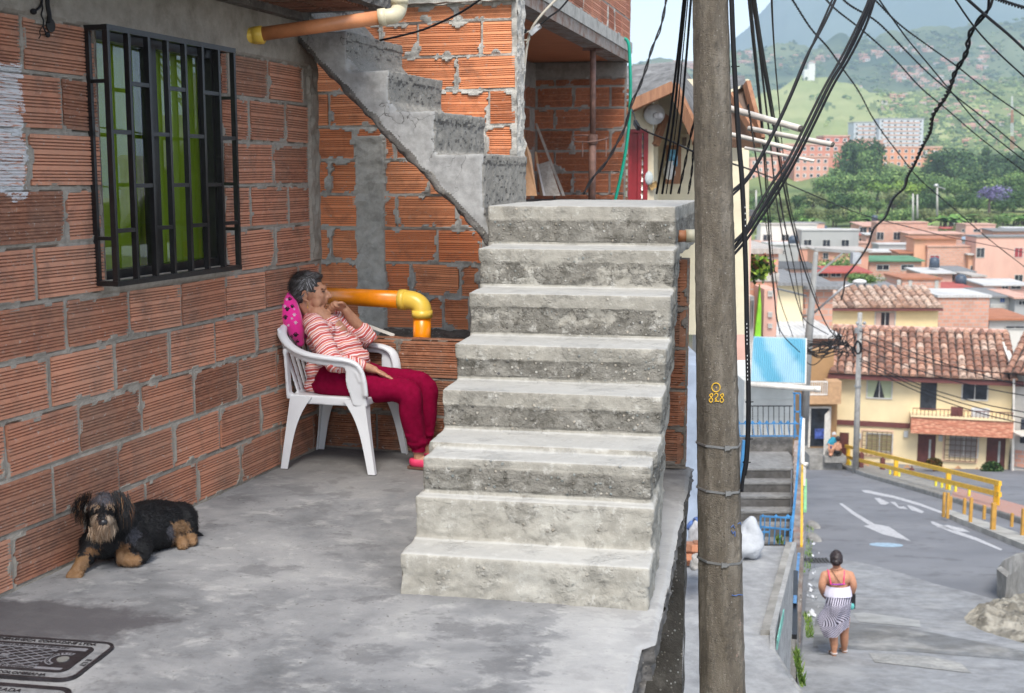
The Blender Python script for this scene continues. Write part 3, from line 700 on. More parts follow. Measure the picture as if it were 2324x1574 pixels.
def pier():
    # brick pier carrying the right side of the landing, its broken block ends facing right
    fr = FB; s0 = 2.33
    a = loc_(fr, P(1565, 560, 0) if False else plc(FB, 0, 0, 0)); x1 = onp(1566, 560, FB, 1, s0).x; x0 = x1 - .62
    m = MB(); R = [(.01, .235, [x0, x0 + .30, x1]), (.235, .455, [x0, x0 + .16, x0 + .41, x1]), (.455, .69, [x0, x0 + .26, x1]), (.69, .92, [x0, x0 + .1, x0 + .42, x1]), (.92, 1.2, [x0, x0 + .3, x1])]
    brickwall(m, (0, s0, 0), (1, 0, 0), (0, -1, 0), R, jw=.012, seed=12, u0=x0, u1=x1, z0=0, z1=1.2, res=.0125, smear=.03)
    m.box(x0, x1 - .05, s0 + .03, s0 + .12, 0, 1.2, 1)
    for zl, zh, js in R:                                   # open chambers of the block ends
        for k in range(2):
            y = s0 + .004 + k * .058
            for q in range(3):
                z = zl + .015 + q * .072; m.box(x1 - .05, x1 - .004 + .003 * q, y, y + .007, zl + .01, zh - .01, 0, .3) if q == 0 else None
                m.box(x1 - .045, x1 - .002, y + .007, y + .052, z - .004, z + .004, 0, .4)
        m.box(x1 - .05, x1 - .003, s0 + .116, s0 + .123, zl + .01, zh - .01, 0, .3)
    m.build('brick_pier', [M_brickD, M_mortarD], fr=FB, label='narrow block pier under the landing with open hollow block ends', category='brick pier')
    r = thing('pipe_stub', 'brown pipe stub with cream cap poking out below the landing', 'pipe', P(1545, 540, 7.0))
    m = MB(); m.tube([P(1530, 537, 6.75), P(1558, 536, 6.75)], .033, 18); m.build('pipe', M_pvcOld, r, smooth=True)
    m = MB(); m.tube([P(1556, 536, 6.75), P(1577, 536, 6.75)], .036, 18); m.build('cap', M_pvcCream, r, smooth=True)
pier()

# ================================================================= MANHOLES
M_iron = None
def manholes():
    s = S('manhole_cement'); x = s.xyz(); M_ring = concrete('frame_cement', (.20, .20, .205), (.08, .08, .085), (.29, .29, .30), stain=.6, b=.5, sc=7)
    M_ir = plain('cast_iron', (.03, .026, .03), .5, .3, 20, .3, metal=.3); M_line = plain('worn_iron', (.17, .17, .185), .5, .2, 20, .2)
    tr = Vector((-1.395, 4.20, 0)); e1 = Vector((.986, -.168, 0)).normalized(); e2 = Vector((.235, .972, 0)); e2 = Vector((-e1.y, e1.x, 0))
    th = math.atan2(e1.y, e1.x)
    def rr(w, h, r, n=8):
        out = []
        for cx, cy, a0 in ((w / 2 - r, h / 2 - r, 0), (-w / 2 + r, h / 2 - r, pi / 2), (-w / 2 + r, -h / 2 + r, pi), (w / 2 - r, -h / 2 + r, 1.5 * pi)):
            for i in range(n + 1): out.append((cx + r * cos(a0 + pi / 2 * i / n), cy + r * sin(a0 + pi / 2 * i / n)))
        return out
    def ring(m, W, Hh, r, wd, z0, z1, mm):
        a = rr(W, Hh, r); b = rr(W - 2 * wd, Hh - 2 * wd, max(.01, r - wd)); n = len(a)
        vs = [Vector((*p, z1)) for p in a] + [Vector((*p, z1)) for p in b] + [Vector((*p, z0)) for p in a] + [Vector((*p, z0)) for p in b]
        fs = []
        for i in range(n):
            j = (i + 1) % n; fs += [(i, j, j + n, i + n), (i + 2 * n, j + 2 * n, j, i), (i + n, j + n, j + 3 * n, i + 3 * n)]
        m.add(vs, fs, mm)
    W, Hh = .60, .335; c = tr - e1 * W / 2 - e2 * Hh / 2
    fr = Matrix.Translation(c + Vector((0, 0, .001))) @ Matrix.Rotation(th, 4, 'Z')
    r = thing('manhole_cover', 'dark cast iron utility cover with raised lettering set in the patio', 'manhole cover', c, th)
    def T(x, y, rot=0, z=.0): return Matrix.Translation((x, y, z)) @ Matrix.Rotation(rot, 4, 'Z')
    m = MB(); ring(m, W, Hh, .055, .012, -.01, .006, 0); m.prism(rr(W - .02, Hh - .02, .05), -.01, .003, 1); m.build('frame', [M_ir, M_ring], r, fr)
    lt = text('POR SIDERURGICA CORRADINE LTDA', .027, .0012, T(0, Hh / 2 - .030, 0, .0045), '', None, 'mb', sx=.98)
    merge(lt, text('INDUSTRIA COLOMBIANA', .027, .0012, T(.03, -Hh / 2 + .030, 0, .0045), '', None, 'mb', sx=1.02))
    merge(lt, text('E LT', .027, .0012, T(W / 2 - .030, -.02, -pi / 2, .0045), '', None, 'mb', sx=1.2))
    lt.build('lettering', M_ir, r, fr)
    m = MB(); w2, h2 = W - .11, Hh - .11; ring(m, w2, h2, .035, .014, .0, .007, 0); m.prism(rr(w2 - .02, h2 - .02, .03), -.01, .004, 0)
    m.build('lid', M_ir, r, fr)
    m = MB(); w3, h3 = w2 - .05, h2 - .05
    for z in (1, -1): m.box(-w3 / 2, w3 / 2, z * h3 / 2 - .011, z * h3 / 2 + .011, .004, .0052)
    m.box(-w3 / 2 - .011, -w3 / 2 + .011, -h3 / 2, h3 / 2, .004, .0054)
    for k in range(-6, 7):                                 # crossed ribs
        for sg in (1, -1):
            p = []
            x0 = k * .055
            a = (x0 - sg * h3 * .75, -h3 / 2 + .012); b = (x0 + sg * h3 * .75, h3 / 2 - .012)
            def clip(a, b):
                lo, hi = 0., 1.; d = b[0] - a[0]
                for lim, s1 in ((-w3 / 2 + .012, 1), (w3 / 2 - .10, -1)):
                    t_ = (lim - a[0]) / d
                    if d * s1 > 0: lo = max(lo, t_)
                    else: hi = min(hi, t_)
                return lo, hi
            lo, hi = clip(a, b)
            if hi > lo: m.beam((a[0] + (b[0] - a[0]) * lo, a[1] + (b[1] - a[1]) * lo, .0045), (a[0] + (b[0] - a[0]) * hi, a[1] + (b[1] - a[1]) * hi, .0045 + .0001 * k), .0022, .0022)
    m.build('ribs', M_line, r, fr)
    lt = text('EMPRESAS PUBLICAS DE MEDELLIN', .017, .0008, T(0, h3 / 2, 0, .0058), '', None, 'mb', sx=1.15)
    merge(lt, text('PROPIEDAD DE LAS EMPRESAS', .015, .0008, T(0, -h3 / 2, pi, .0058), '', None, 'mb', sx=1.2))
    cx = w3 / 2 - .045
    for word, a0, a1 in (('PROHIBIDO', 1.35 * pi, .85 * pi), ('ABRIR', .78 * pi, .42 * pi)):
        for i, ch in enumerate(word):
            a = a0 + (a1 - a0) * i / (len(word) - 1); merge(lt, text(ch, .015, .0008, T(cx + .047 * cos(a), -.004 + .047 * sin(a), a - pi / 2, .0058), '', None, 'mb'))
    for j, w_ in enumerate(('EPM',)): merge(lt, text('2200', .016, .0008, T(-.07, 0, 0, .0075), '', None, 'mb'))
    lt.build('lettering', M_ir, r, fr)
    m = MB(); m.box(-.115, -.025, -.010, .010, .004, .0062)
    n = 22
    a0, a1 = 1.42 * pi, .36 * pi; vs = []
    for i in range(n + 1):
        a = a0 + (a1 - a0) * i / n
        for q in (.037, .057): vs.append((cx + q * cos(a), -.004 + q * sin(a), .0053))
    m.add(vs, [(2 * i, 2 * i + 1, 2 * i + 3, 2 * i + 2) for i in range(n)])
    m.build('name_bands', M_line, r, fr)
    m = MB(); m.tube([(cx + .006, -.006, .004), (cx + .006, -.006, .008)], .021, 24); m.build('lock_disc', plain('worn_bronze', (.17, .17, .16), .45), r, fr)
    # second cover nearer the camera
    c2 = G(148, 1592) - e1 * W / 2 - e2 * (Hh / 2 + .0) + e2 * .085; fr2 = Matrix.Translation(c2 + Vector((0, 0, .001))) @ Matrix.Rotation(th, 4, 'Z')
    r = thing('manhole_cover', 'second iron cover, cut off by the bottom edge of the photo', 'manhole cover', c2, th)
    m = MB(); ring(m, W, Hh, .06, .02, -.01, .007, 0); m.prism(rr(W - .03, Hh - .03, .05), -.01, .003, 1); m.build('frame', [M_ir, M_ring], r, fr2)
    text('ENTERRADA', .034, .001, T(.03, Hh / 2 - .046, 0, .0042), 'lettering', M_ir, r, fr=fr2)
manholes()

# ================================================================= POWER POLE
PY = 6.2
def pole():
    bx = P(1640, 1574, PY); zb = -4.5; zt = 4.6
    # axis through two measured centres
    c0 = P(1612.5, 0, PY); c1 = P(1639.5, 1574, PY); w0 = 76. * PY / F; w1 = 105. * PY / F
    m = MB(); rings = 300; n = 8; vs = []; sub = 6
    for i in range(rings + 1):
        z = zb + (zt - zb) * i / rings; k = (z - c0.z) / (c1.z - c0.z); c = c0 + (c1 - c0) * k; r = (w0 + (w1 - w0) * k) / 2 / cos(pi / 8) * 1.0
        for j in range(n):
            a0 = 2 * pi * j / n + radians(3.5); a1 = a0 + 2 * pi / n
            p0 = Vector((cos(a0), sin(a0), 0)) * r; p1 = Vector((cos(a1), sin(a1), 0)) * r
            for q in range(sub):
                f = q / sub; p = p0.lerp(p1, f); pos = Vector((c.x + p.x, c.y + p.y, z))
                d = .0022 * fbm(pos, 14, 1, 3) 
                if q in (0,): d -= max(0, .004 + .008 * nz(pos, 40, 2)) if j != 99 else 0
                pos += p.normalized() * d; vs.append(pos)
    w_ = n * sub; fs = [(i * w_ + j, i * w_ + (j + 1) % w_, (i + 1) * w_ + (j + 1) % w_, (i + 1) * w_ + j) for i in range(rings) for j in range(w_)]
    m.add(vs, fs)
    root = thing('power_pole', 'tall octagonal weathered concrete power pole with yellow number 828', 'power pole', (c1.x, c1.y, -2.0))
    m.build('shaft', M_pole, root)
    def surf(v): k = (P(1600, v, PY).z - c0.z) / (c1.z - c0.z); return c0 + (c1 - c0) * k, (w0 + (w1 - w0) * k) / 2
    for v in (1006, 1107, 1266):
        c, r = surf(v); c = Vector((c.x, c.y, P(1612, v, PY).z)); m = MB(); pts = []
        R_ = r / cos(pi / 8) + .003
        for j in range(8):
            a = 2 * pi * j / 8 + radians(3.5); pts.append(c + Vector((cos(a) * R_, sin(a) * R_, -.006 * cos(a))))
        for j in range(8): m.beam(pts[j], pts[(j + 1) % 8], .003, .011)
        m.build('steel_strap', M_steel, root)
        m = MB(); a = radians(285 if v != 1266 else 272); q = c + Vector((cos(a) * (R_ - .004), sin(a) * (R_ - .004), -.002)); M_ = Matrix.Translation(q) @ Matrix.Rotation(a + pi / 2, 4, 'Z')
        m.box(-.012, .012, -.007, .004, -.011, .011, M=M_); m.box(-.017, -.012, -.008, .004, -.014, .014, M=M_); m.box(.010, .022, -.004, .006, -.006, .006, M=M_); m.build('strap_buckle', M_steel, root)
    # hand painted number on the facet facing the camera
    a = radians(3.5 + 270); 
    my = plain('yellow_paint', (.72, .44, .03), .6)
    c, r = surf(903); ang = radians(3.5 + 247.5)
    for j in range(8):
        an = radians(3.5 + 22.5 + 45 * j)
        if abs((math.degrees(an) - 270 + 180) % 360 - 180) < 23: ang = an
    nrm = Vector((cos(ang), sin(ang), 0)); 
    pm = MB()
    def pt(u, v):
        d = ray(u, v); c_, r_ = surf(v); k = ((c_ + nrm * (r_ + .0035)).dot(nrm) - Vector((0, 0, H)).dot(nrm)) / d.dot(nrm); return Vector((0, 0, H)) + d * k
    def stroke(px, rad=.0024): pm.tube([pt(*q) for q in spline([(a_, b_, 0) for a_, b_ in px], 6) for q in [(q[0], q[1])]], rad, 6)
    cxn = 1625
    stroke([(cxn + 9.5 * cos(t), 880 + 10 * sin(t)) for t in [i * .7 for i in range(10)]]); stroke([(cxn - .5, 880), (cxn + 1, 881), (cxn, 880)], .0028)
    def eight(x): stroke([(x + 3, 894), (x - 3, 897), (x + 1, 903), (x + 4, 909), (x, 914), (x - 4, 909), (x, 903), (x + 4, 898), (x + 2, 893)])
    eight(1613.5); stroke([(1621, 897), (1625, 893), (1629, 896), (1628, 901), (1623, 906), (1626, 907), (1623, 912)]); stroke([(1622, 912), (1626, 911), (1632, 912)]); eight(1638)
    pm.build('painted_number', my, root)
    bm_ = MB(); 
    ang2 = ang + pi / 4 if cos(ang + pi / 4) > cos(ang) else ang - pi / 4; nrm2 = Vector((cos(ang2), sin(ang2), 0))
    def pt2(u, v):
        d = ray(u, v); c_, r_ = surf(v); k = ((c_ + nrm2 * (r_ + .0035)).dot(nrm2) - Vector((0, 0, H)).dot(nrm2)) / d.dot(nrm2); return Vector((0, 0, H)) + d * k
    for L in ([(1661, 1351), (1669, 1353), (1676, 1350), (1686, 1351)], [(1659, 1198), (1664, 1192), (1667, 1199)], [(1668, 1206), (1668, 1218)], [(1660, 1205), (1663, 1212), (1667, 1207)], [(1674, 1190), (1680, 1186), (1682, 1192)]):
        bm_.tube([pt2(u, v) for u, v in L], .0022, 5)
    bm_.build('blue_scribble', plain('blue_paint', (.06, .13, .35), .6), root)
pole()
def pole_cable():
    r = thing('thick_cable', 'thick black cable with printed marks hanging down the right of the pole', 'cable', P(1690, 1100, PY - .05))
    px = [(1655, -60), (1659, 0), (1662, 80), (1668, 200), (1676, 330), (1682, 400), (1688, 520), (1692, 640), (1694, 760), (1697, 870), (1697, 960), (1693, 1040), (1687, 1080), (1683, 1116)]
    m = MB(); m.tube(spline([P(u, v, PY - .04 + .0 * v) for u, v in px], 6), .0095, 12); m.tube(spline([P(u + 5, v, PY) for u, v in px[:-1]], 6), .0045, 8)
    m.build('cable', M_cable, r, smooth=True)
    for v, u in ((152, 1665), (913, 1697), (997, 1696), (1050, 1691)):
        m = MB(); q = P(u + 1, v, PY - .03)
        for i in range(10):
            a0, a1 = 2 * pi * i / 10, 2 * pi * (i + 1) / 10; m.beam(q + Vector((cos(a0) * .014, sin(a0) * .014, 0)), q + Vector((cos(a1) * .014, sin(a1) * .014, 0)), .002, .006)
        m.beam(q + Vector((.013, 0, 0)), q + Vector((.026, -.005, .002)), .003, .005); m.build('cable_tie', M_cable, r)
    m = MB(); rnd = random.Random(4)
    for v in list(range(735, 900, 9)) + list(range(470, 540, 14)):
        if rnd.random() < .8:
            u = 1693.5 + (v - 640) * .015; q = P(u, v, PY - .0505); m.box(q.x - .0016, q.x + .0016, q.y - .0005, q.y, q.z - .006, q.z + .002)
    m.build('printed_marks', plain('white_print', (.6, .6, .6), .5), r)
pole_cable()
# ================================================================= BALCONY BUILDING BEHIND THE LANDING
M_fascia = concrete('rust_stained_fascia', (.30, .26, .23), (.20, .09, .05), (.40, .38, .35), stain=.8, b=.4, sc=5)
def balcony_building():
    c = P(1425, 137, 13.5); th = math.atan(.26); fr = frame(Vector((c.x, c.y, 0)), th); z = c.z
    r = thing('balcony_house', 'unfinished brick house with overhanging upper storey above the landing', 'house', (c.x, c.y, 1.38), -th)
    R = []; js = [1.23, 1.46, 1.69, 1.92, 2.15, 2.38, 2.61]
    k0 = -1.26
    for i, (a, b) in enumerate(zip(js[:-1], js[1:])): R.append((a, b, [-1.62 + .205 * (i % 2) + .41 * k for k in range(4)] + [-.02]))
    R.append((.8, 1.23, [-1.6, -1.2, -.8, -.4, -.02])); R.append((2.61, 2.70, [-1.62, -1.21, -.8, -.4, -.02]))
    m = MB()
    brickwall(m, (0, 0, 0), (1, 0, 0), (0, -1, 0), R, jw=.014, seed=21, u0=-1.6, u1=-.01, z0=1.0, z1=z - .02, extra=lambda u, zz: .008 if zz > 2.70 + .02 * nz((u * 5, 0, 0), 1) else None, res=.02, smear=.03, per=4)
    m.box(-1.6, -.03, .04, .14, .5, z, 1)
    # side wall on the left, going towards the camera
    R2 = [(a, b, [-3.9 + .2 * (i % 2) + .41 * k for k in range(10)]) for i, (a, b) in enumerate(zip(js[:-1], js[1:]))]
    brickwall(m, (-1.02, 0, 0), (0, 1, 0), (1, 0, 0), R2, jw=.014, seed=22, u0=-3.9, u1=0, z0=1.2, z1=z - .02, extra=lambda u, zz: .008 if zz > 2.61 else None, res=.03, smear=.03, per=4)
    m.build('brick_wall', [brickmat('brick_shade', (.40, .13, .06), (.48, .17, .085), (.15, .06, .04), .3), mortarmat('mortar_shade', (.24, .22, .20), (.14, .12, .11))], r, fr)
    m = MB()                                             # floor plate with clay soffit, beam and parapet
    M_sof = S('clay_soffit'); x = M_sof.xyz(); st = M_sof.rmp(M_sof.noise(3, 6, .7, v=M_sof.vec((1, 7, 1), (0, 0, .3))), (.3, (.42, .15, .07)), (.7, (.58, .23, .11)))
    M_sof.fin(st, .7, M_sof.bump(M_sof.noise(8, 3, v=M_sof.vec((.3, 14, 1), (0, 0, .3))), .5, .01), Specular_IOR_Level=.3)
    m.quad((-3, -5.4, z), (-.19, -5.4, z), (-.19, .2, z), (-3, .2, z), 0)
    m.box(-.19, .0, -5.4, .2, z - .012, z + .09, 1); m.box(-3, .012, -5.4, .22, z + .09, z + .20, 2); 
    m.build('floor_plate', [M_sof.M, M_fascia, M_mortarO], r, fr)
    m = MB(); R3 = [(z + .20 + .2275 * i, z + .20 + .2275 * (i + 1), [-5.3 + .2 * (i % 2) + .41 * k for k in range(13)] + [.16]) for i in range(5)]
    brickwall(m, (0, 0, 0), (0, 1, 0), (1, 0, 0), R3, jw=.012, seed=23, u0=-5.3, u1=.16, z0=z + .19, z1=z + 1.3, res=.03, smear=.02, per=3)
    m.box(-.14, -.03, -5.3, .16, z + .2, z + 1.34, 1)
    m.build('parapet', [brickmat('brick_pink', (.56, .22, .14), (.64, .30, .20), (.3, .15, .1), .1), M_mortarO], r, fr)
    # steel prop
    q = thing('steel_prop', 'rusty adjustable steel prop holding up the overhanging floor', 'prop', P(1344, 440, 12.2))
    pp = P(1346, 108, 12.2); m = MB(); a = P(1343, 470, 12.2); mid = P(1345, 315, 12.2)
    m.tube([a, mid], .036, 14); m.build('outer_tube', M_rust, q, smooth=True); m = MB(); m.tube([mid, Vector((pp.x, pp.y, z - .02))], .029, 14); m.build('inner_tube', M_rust, q, smooth=True)
    m = MB(); m.box(pp.x - .1, pp.x + .1, pp.y - .08, pp.y + .08, z - .022, z - .012); m.build('top_plate', M_rust, q)
    m = MB(); m.tube([mid - Vector((0, 0, .05)), mid + Vector((0, 0, .04))], .05, 12); m.tube(spline([mid + Vector(v) for v in ((-.04, -.03, .03), (-.16, -.03, .03), (-.20, -.03, 0), (-.16, -.03, -.03), (.0, -.05, -.03), (.14, -.03, 0), (.15, -.03, .02))]), .008, 6)
    m.tube([mid + Vector((.13, -.03, .02)), mid + Vector((.13, -.03, -.18))], .008, 6); m.tube([mid + Vector((-.1, -.03, -.02)), mid + Vector((-.1, -.03, -.18))], .008, 6); m.build('screw_collar', M_rust, q)
    # walkway floor behind the landing
    m = MB(); m.box(-2.6, -.15, -4.3, .0, 1.25, 1.40); m.build('upper_walkway', M_slab, fr=fr, kind='structure')
    # boards leaning in the corner
    Wd = wood('old_board', (.50, .30, .16), (.30, .17, .09)); Wg = wood('grey_board', (.42, .38, .33), (.22, .19, .16)); Wo = wood('plywood', (.66, .38, .20), (.52, .27, .13))
    def board(pts, th_, mt, lab):
        m = MB(); a = [P(*p) for p in pts]; n = Vector((0, th_, 0)); k = len(a); m.add(a + [p + n for p in a], [list(range(k))[::-1], [i + k for i in range(k)]] + [(i, (i + 1) % k, (i + 1) % k + k, i + k) for i in range(k)]); m.build('board', mt, label=lab, category='board', group=None)
    board([(1214, 281, 12.9), (1219, 280, 12.9), (1283, 445, 12.4), (1276, 445, 12.4)], .03, Wg, 'long thin grey stick leaning against the brick wall behind the landing')
    board([(1184, 280, 11.0), (1192, 320, 11.0), (1205, 350, 11.0), (1219, 445, 10.7), (1187, 445, 10.7), (1181, 330, 11)], .02, Wo, 'torn sheet of orange plywood standing beside the orange wall')
    board([(1214, 345, 12.2), (1218, 345, 12.2), (1236, 445, 11.9), (1226, 445, 11.9)], .03, Wd, 'short brown batten leaning beside the white framed panel')
    board([(1220, 374, 12.0), (1246, 366, 12.0), (1272, 445, 11.6), (1236, 445, 11.6)], .02, Wg, 'grey panel with white edges leaning under the prop')
    board([(1218, 372, 11.95), (1221, 371, 11.95), (1238, 445, 11.55), (1233, 445, 11.55)], .04, plain('off_white', (.55, .52, .5)), 'white edge strip leaning on the grey panel')
    # green garden hose hanging down
    m = MB(); m.tube(spline([P(u, v, 13.2) for u, v in ((1416, 88), (1421, 90), (1425, 96), (1428, 110), (1430, 150), (1431, 190), (1430, 235), (1427, 290), (1419, 350), (1408, 405), (1395, 460))]), .017, 8)
    m.build('garden_hose', plain('green_hose', (.0, .30, .20), .4, .1), smooth=True, label='turquoise green garden hose hanging from the brick parapet', category='hose')
    # corner column block ends
    m = MB()
    for i, (a, b) in enumerate(zip(js[:-1], js[1:])): 
        for k_ in range(3): m.box(-.02, .006, .01, .10, a + .03 + k_ * .065, a + .065 + k_ * .065)
    m.build('block_ends', M_brickD, r, fr)
balcony_building()

# ================================================================= WHITE HOUSE WITH PORCH ROOF
M_cream = plain('cream_render', (.70, .63, .46), .8, .08, 4, .1, 30); M_redp = plain('red_paint', (.26, .012, .02), .45, .15, 8, .1)
M_roofs = concrete('fibre_roof_sheet', (.17, .17, .17), (.06, .06, .06), (.30, .30, .30), stain=.6, b=.3, sc=3); M_timber = wood('brown_timber', (.38, .19, .10), (.22, .10, .055))
def white_house():
    Y = 16.0; r = thing('white_house', 'small cream house with red louvred door and timber porch roof', 'house', P(1490, 640, Y))
    m = MB(); pr = [(1424, 700), (1424, 245), (1482, 212), (1484, 440), (1484, 700)]
    a = [P(u, v, Y) for u, v in pr]; n = len(a); bk = [p + Vector((0, .2, 0)) for p in a]
    m.add(a + bk, [list(range(n))[::-1], [i + n for i in range(n)]] + [(i, (i + 1) % n, (i + 1) % n + n, i + n) for i in range(n)])
    m.build('front_wall', M_cream, r)
    m = MB(); a0 = P(1486, 200, Y + .1); a1 = P(1590, 760, Y + 2.6)
    m.quad(P(1483, 190, Y + .1), P(1494, 190, Y + 2.5), P(1494, 760, Y + 2.5), P(1483, 760, Y + .1)); m.quad(P(1494, 180, Y + 2.5), P(1700, 180, Y + 2.5), P(1700, 760, Y + 2.5), P(1494, 760, Y + 2.5))
    m.build('porch_wall', M_cream, r)
    # door
    d = MB(); 
    for u0, u1 in ((1426, 1430), (1448, 1452), (1461, 1466)): a_, b_ = P(u0, 300, Y - .02), P(u1, 640, Y - .02); d.box(a_.x, b_.x, Y - .05, Y + .02, b_.z, a_.z)
    a_, b_ = P(1422, 294, Y - .02), P(1467, 302, Y); d.box(a_.x, b_.x, Y - .06, Y + .02, b_.z, a_.z)
    do = d.build('red_door', M_redp, r); d = MB(); a_, b_ = P(1430, 302, Y - .02), P(1448, 640, Y - .02); d.box(a_.x, b_.x, Y - .02, Y + .01, b_.z, a_.z); d.build('door_panel', M_redp, do)
    d = MB(); a_, b_ = P(1452, 302, Y), P(1461, 640, Y); nn = 18
    for i in range(nn):
        z = b_.z + (a_.z - b_.z) * (i + .5) / nn; d.add([Vector((a_.x, Y - .03, z - .04)), Vector((b_.x, Y - .03, z - .04)), Vector((b_.x, Y + .02, z + .05)), Vector((a_.x, Y + .02, z + .05))], [(0, 1, 2, 3)])
    d.build('glass_louvre', plain('louvre_glass', (.30, .33, .33), .15), do)
    # roof: left slope with fibre sheets rising to the ridge, right slope over the porch
    m = MB(); e0 = P(1418, 246, Y - .5); e1 = P(1530, 192, Y - .5); f0 = P(1410, 170, Y + 4); f1 = P(1548, 160, Y + 4)
    def roof(a, b, c, d_, n, amp, th_, mb):
        def f(x, y):
            p = a.lerp(b, x).lerp(d_.lerp(c, x), y); return p + Vector((0, 0, amp * abs(sin(pi * n * y)) + .02))
        mb.grid(6, n * 8, f, 0); 
        vs = [a, b, c, d_]; mb.add([p + Vector((0, 0, -.0)) for p in vs] + [p + Vector((0, 0, -th_)) for p in vs], [(4, 5, 6, 7), (0, 1, 5, 4), (1, 2, 6, 5), (3, 0, 4, 7)], 1)
    roof(e0, e1, f1, f0, 6, .14, .10, m)
    g1 = P(1592, 330, Y - .9); h1 = P(1640, 300, Y + 3)
    roof(e1 + Vector((0, 0, .02)), g1, h1, f1, 6, .10, .06, m)
    m.build('roof', [M_roofs, M_timber], r)
    m = MB(); m.beam(P(1430, 240, Y - .52), P(1528, 196, Y - .52), .06, .13); m.beam(P(1528, 196, Y - .5), P(1592, 333, Y - .9), .06, .14)
    m.beam(P(1487, 330, Y), P(1510, 262, Y + .1), .08, .08); m.build('barge_board', M_timber, r)
    for k in range(5): m = MB(); t = k / 4.5; m.beam(e1.lerp(g1, .1 + t * .8) + Vector((0, .1, -.09)), f1.lerp(h1, .1 + t * .8) + Vector((0, -.1, -.12)), .07, .09); m.build('rafter', M_timber, r)
    # porch lamp, plaque with picture and white jug
    q = thing('porch_lamp', 'round white ceramic wall lamp holder under the porch roof', 'lamp', P(1495, 262, Y - .1)); m = MB(); m.tube([P(1483, 260, Y - .02), P(1486, 260, Y - .14)], .13, 14); m.build('base', plain('ceramic', (.7, .7, .68), .3), q, smooth=True)
    m = MB(); m.tube([P(1486, 263, Y - .1), P(1497, 263, Y - .2)], [.05, .035], 12); m.ell(P(1499, 263, Y - .2), .045); m.build('bulb', plain('white_bulb', (.8, .8, .8), .2), q, smooth=True)
    q = thing('wall_plaque', 'wooden plaque with a blue picture and white jug on the porch wall', 'wall decoration', P(1526, 400, Y + 2.4)); m = MB(); a_, b_ = P(1512, 330, Y + 2.4), P(1544, 418, Y + 2.4); m.box(a_.x, b_.x, Y + 2.36, Y + 2.44, b_.z, a_.z); m.build('board', M_timber, q)
    m = MB(); a_, b_ = P(1518, 340, Y + 2.3), P(1538, 378, Y + 2.3); m.box(a_.x, b_.x, Y + 2.33, Y + 2.36, b_.z, a_.z); m.build('picture', plain('blue_picture', (.15, .42, .62), .5, .5, 12), q)
    m = MB(); m.ell(P(1519, 390, Y + 2.2), (.09, .07, .12)); m.tube([P(1519, 378, Y + 2.2), P(1519, 366, Y + 2.2)], [.045, .06], 10); m.build('jug', plain('white_jug', (.75, .75, .75), .3), q, smooth=True)
    q = thing('wall_frame', 'small pale framed box high on the porch wall', 'wall decoration', P(1555, 330, Y + 2.4)); m = MB(); a_, b_ = P(1547, 305, Y + 2.4), P(1562, 338, Y + 2.4); m.box(a_.x, b_.x, Y + 2.38, Y + 2.46, b_.z, a_.z); m.build('frame', M_cream, q)
    m = MB(); a_, b_ = P(1550, 312, Y + 2.3), P(1559, 332, Y + 2.3); m.box(a_.x, b_.x, Y + 2.35, Y + 2.38, b_.z, a_.z); m.build('picture', plain('dark_picture', (.12, .09, .07)), q)
    q = thing('wall_bird', 'small painted parrot ornament on the cream wall corner', 'ornament', P(1478, 430, Y - .05)); m = MB(); m.ell(P(1473, 405, Y - .05), (.055, .03, .09)); m.build('head', plain('pale_grey', (.5, .55, .55)), q, smooth=True); m = MB(); m.beam(P(1475, 428, Y - .05), P(1492, 416, Y - .05), .04, .07); m.build('body', plain('bird_paint', (.35, .22, .08), .5, .6, 18), q)
white_house()
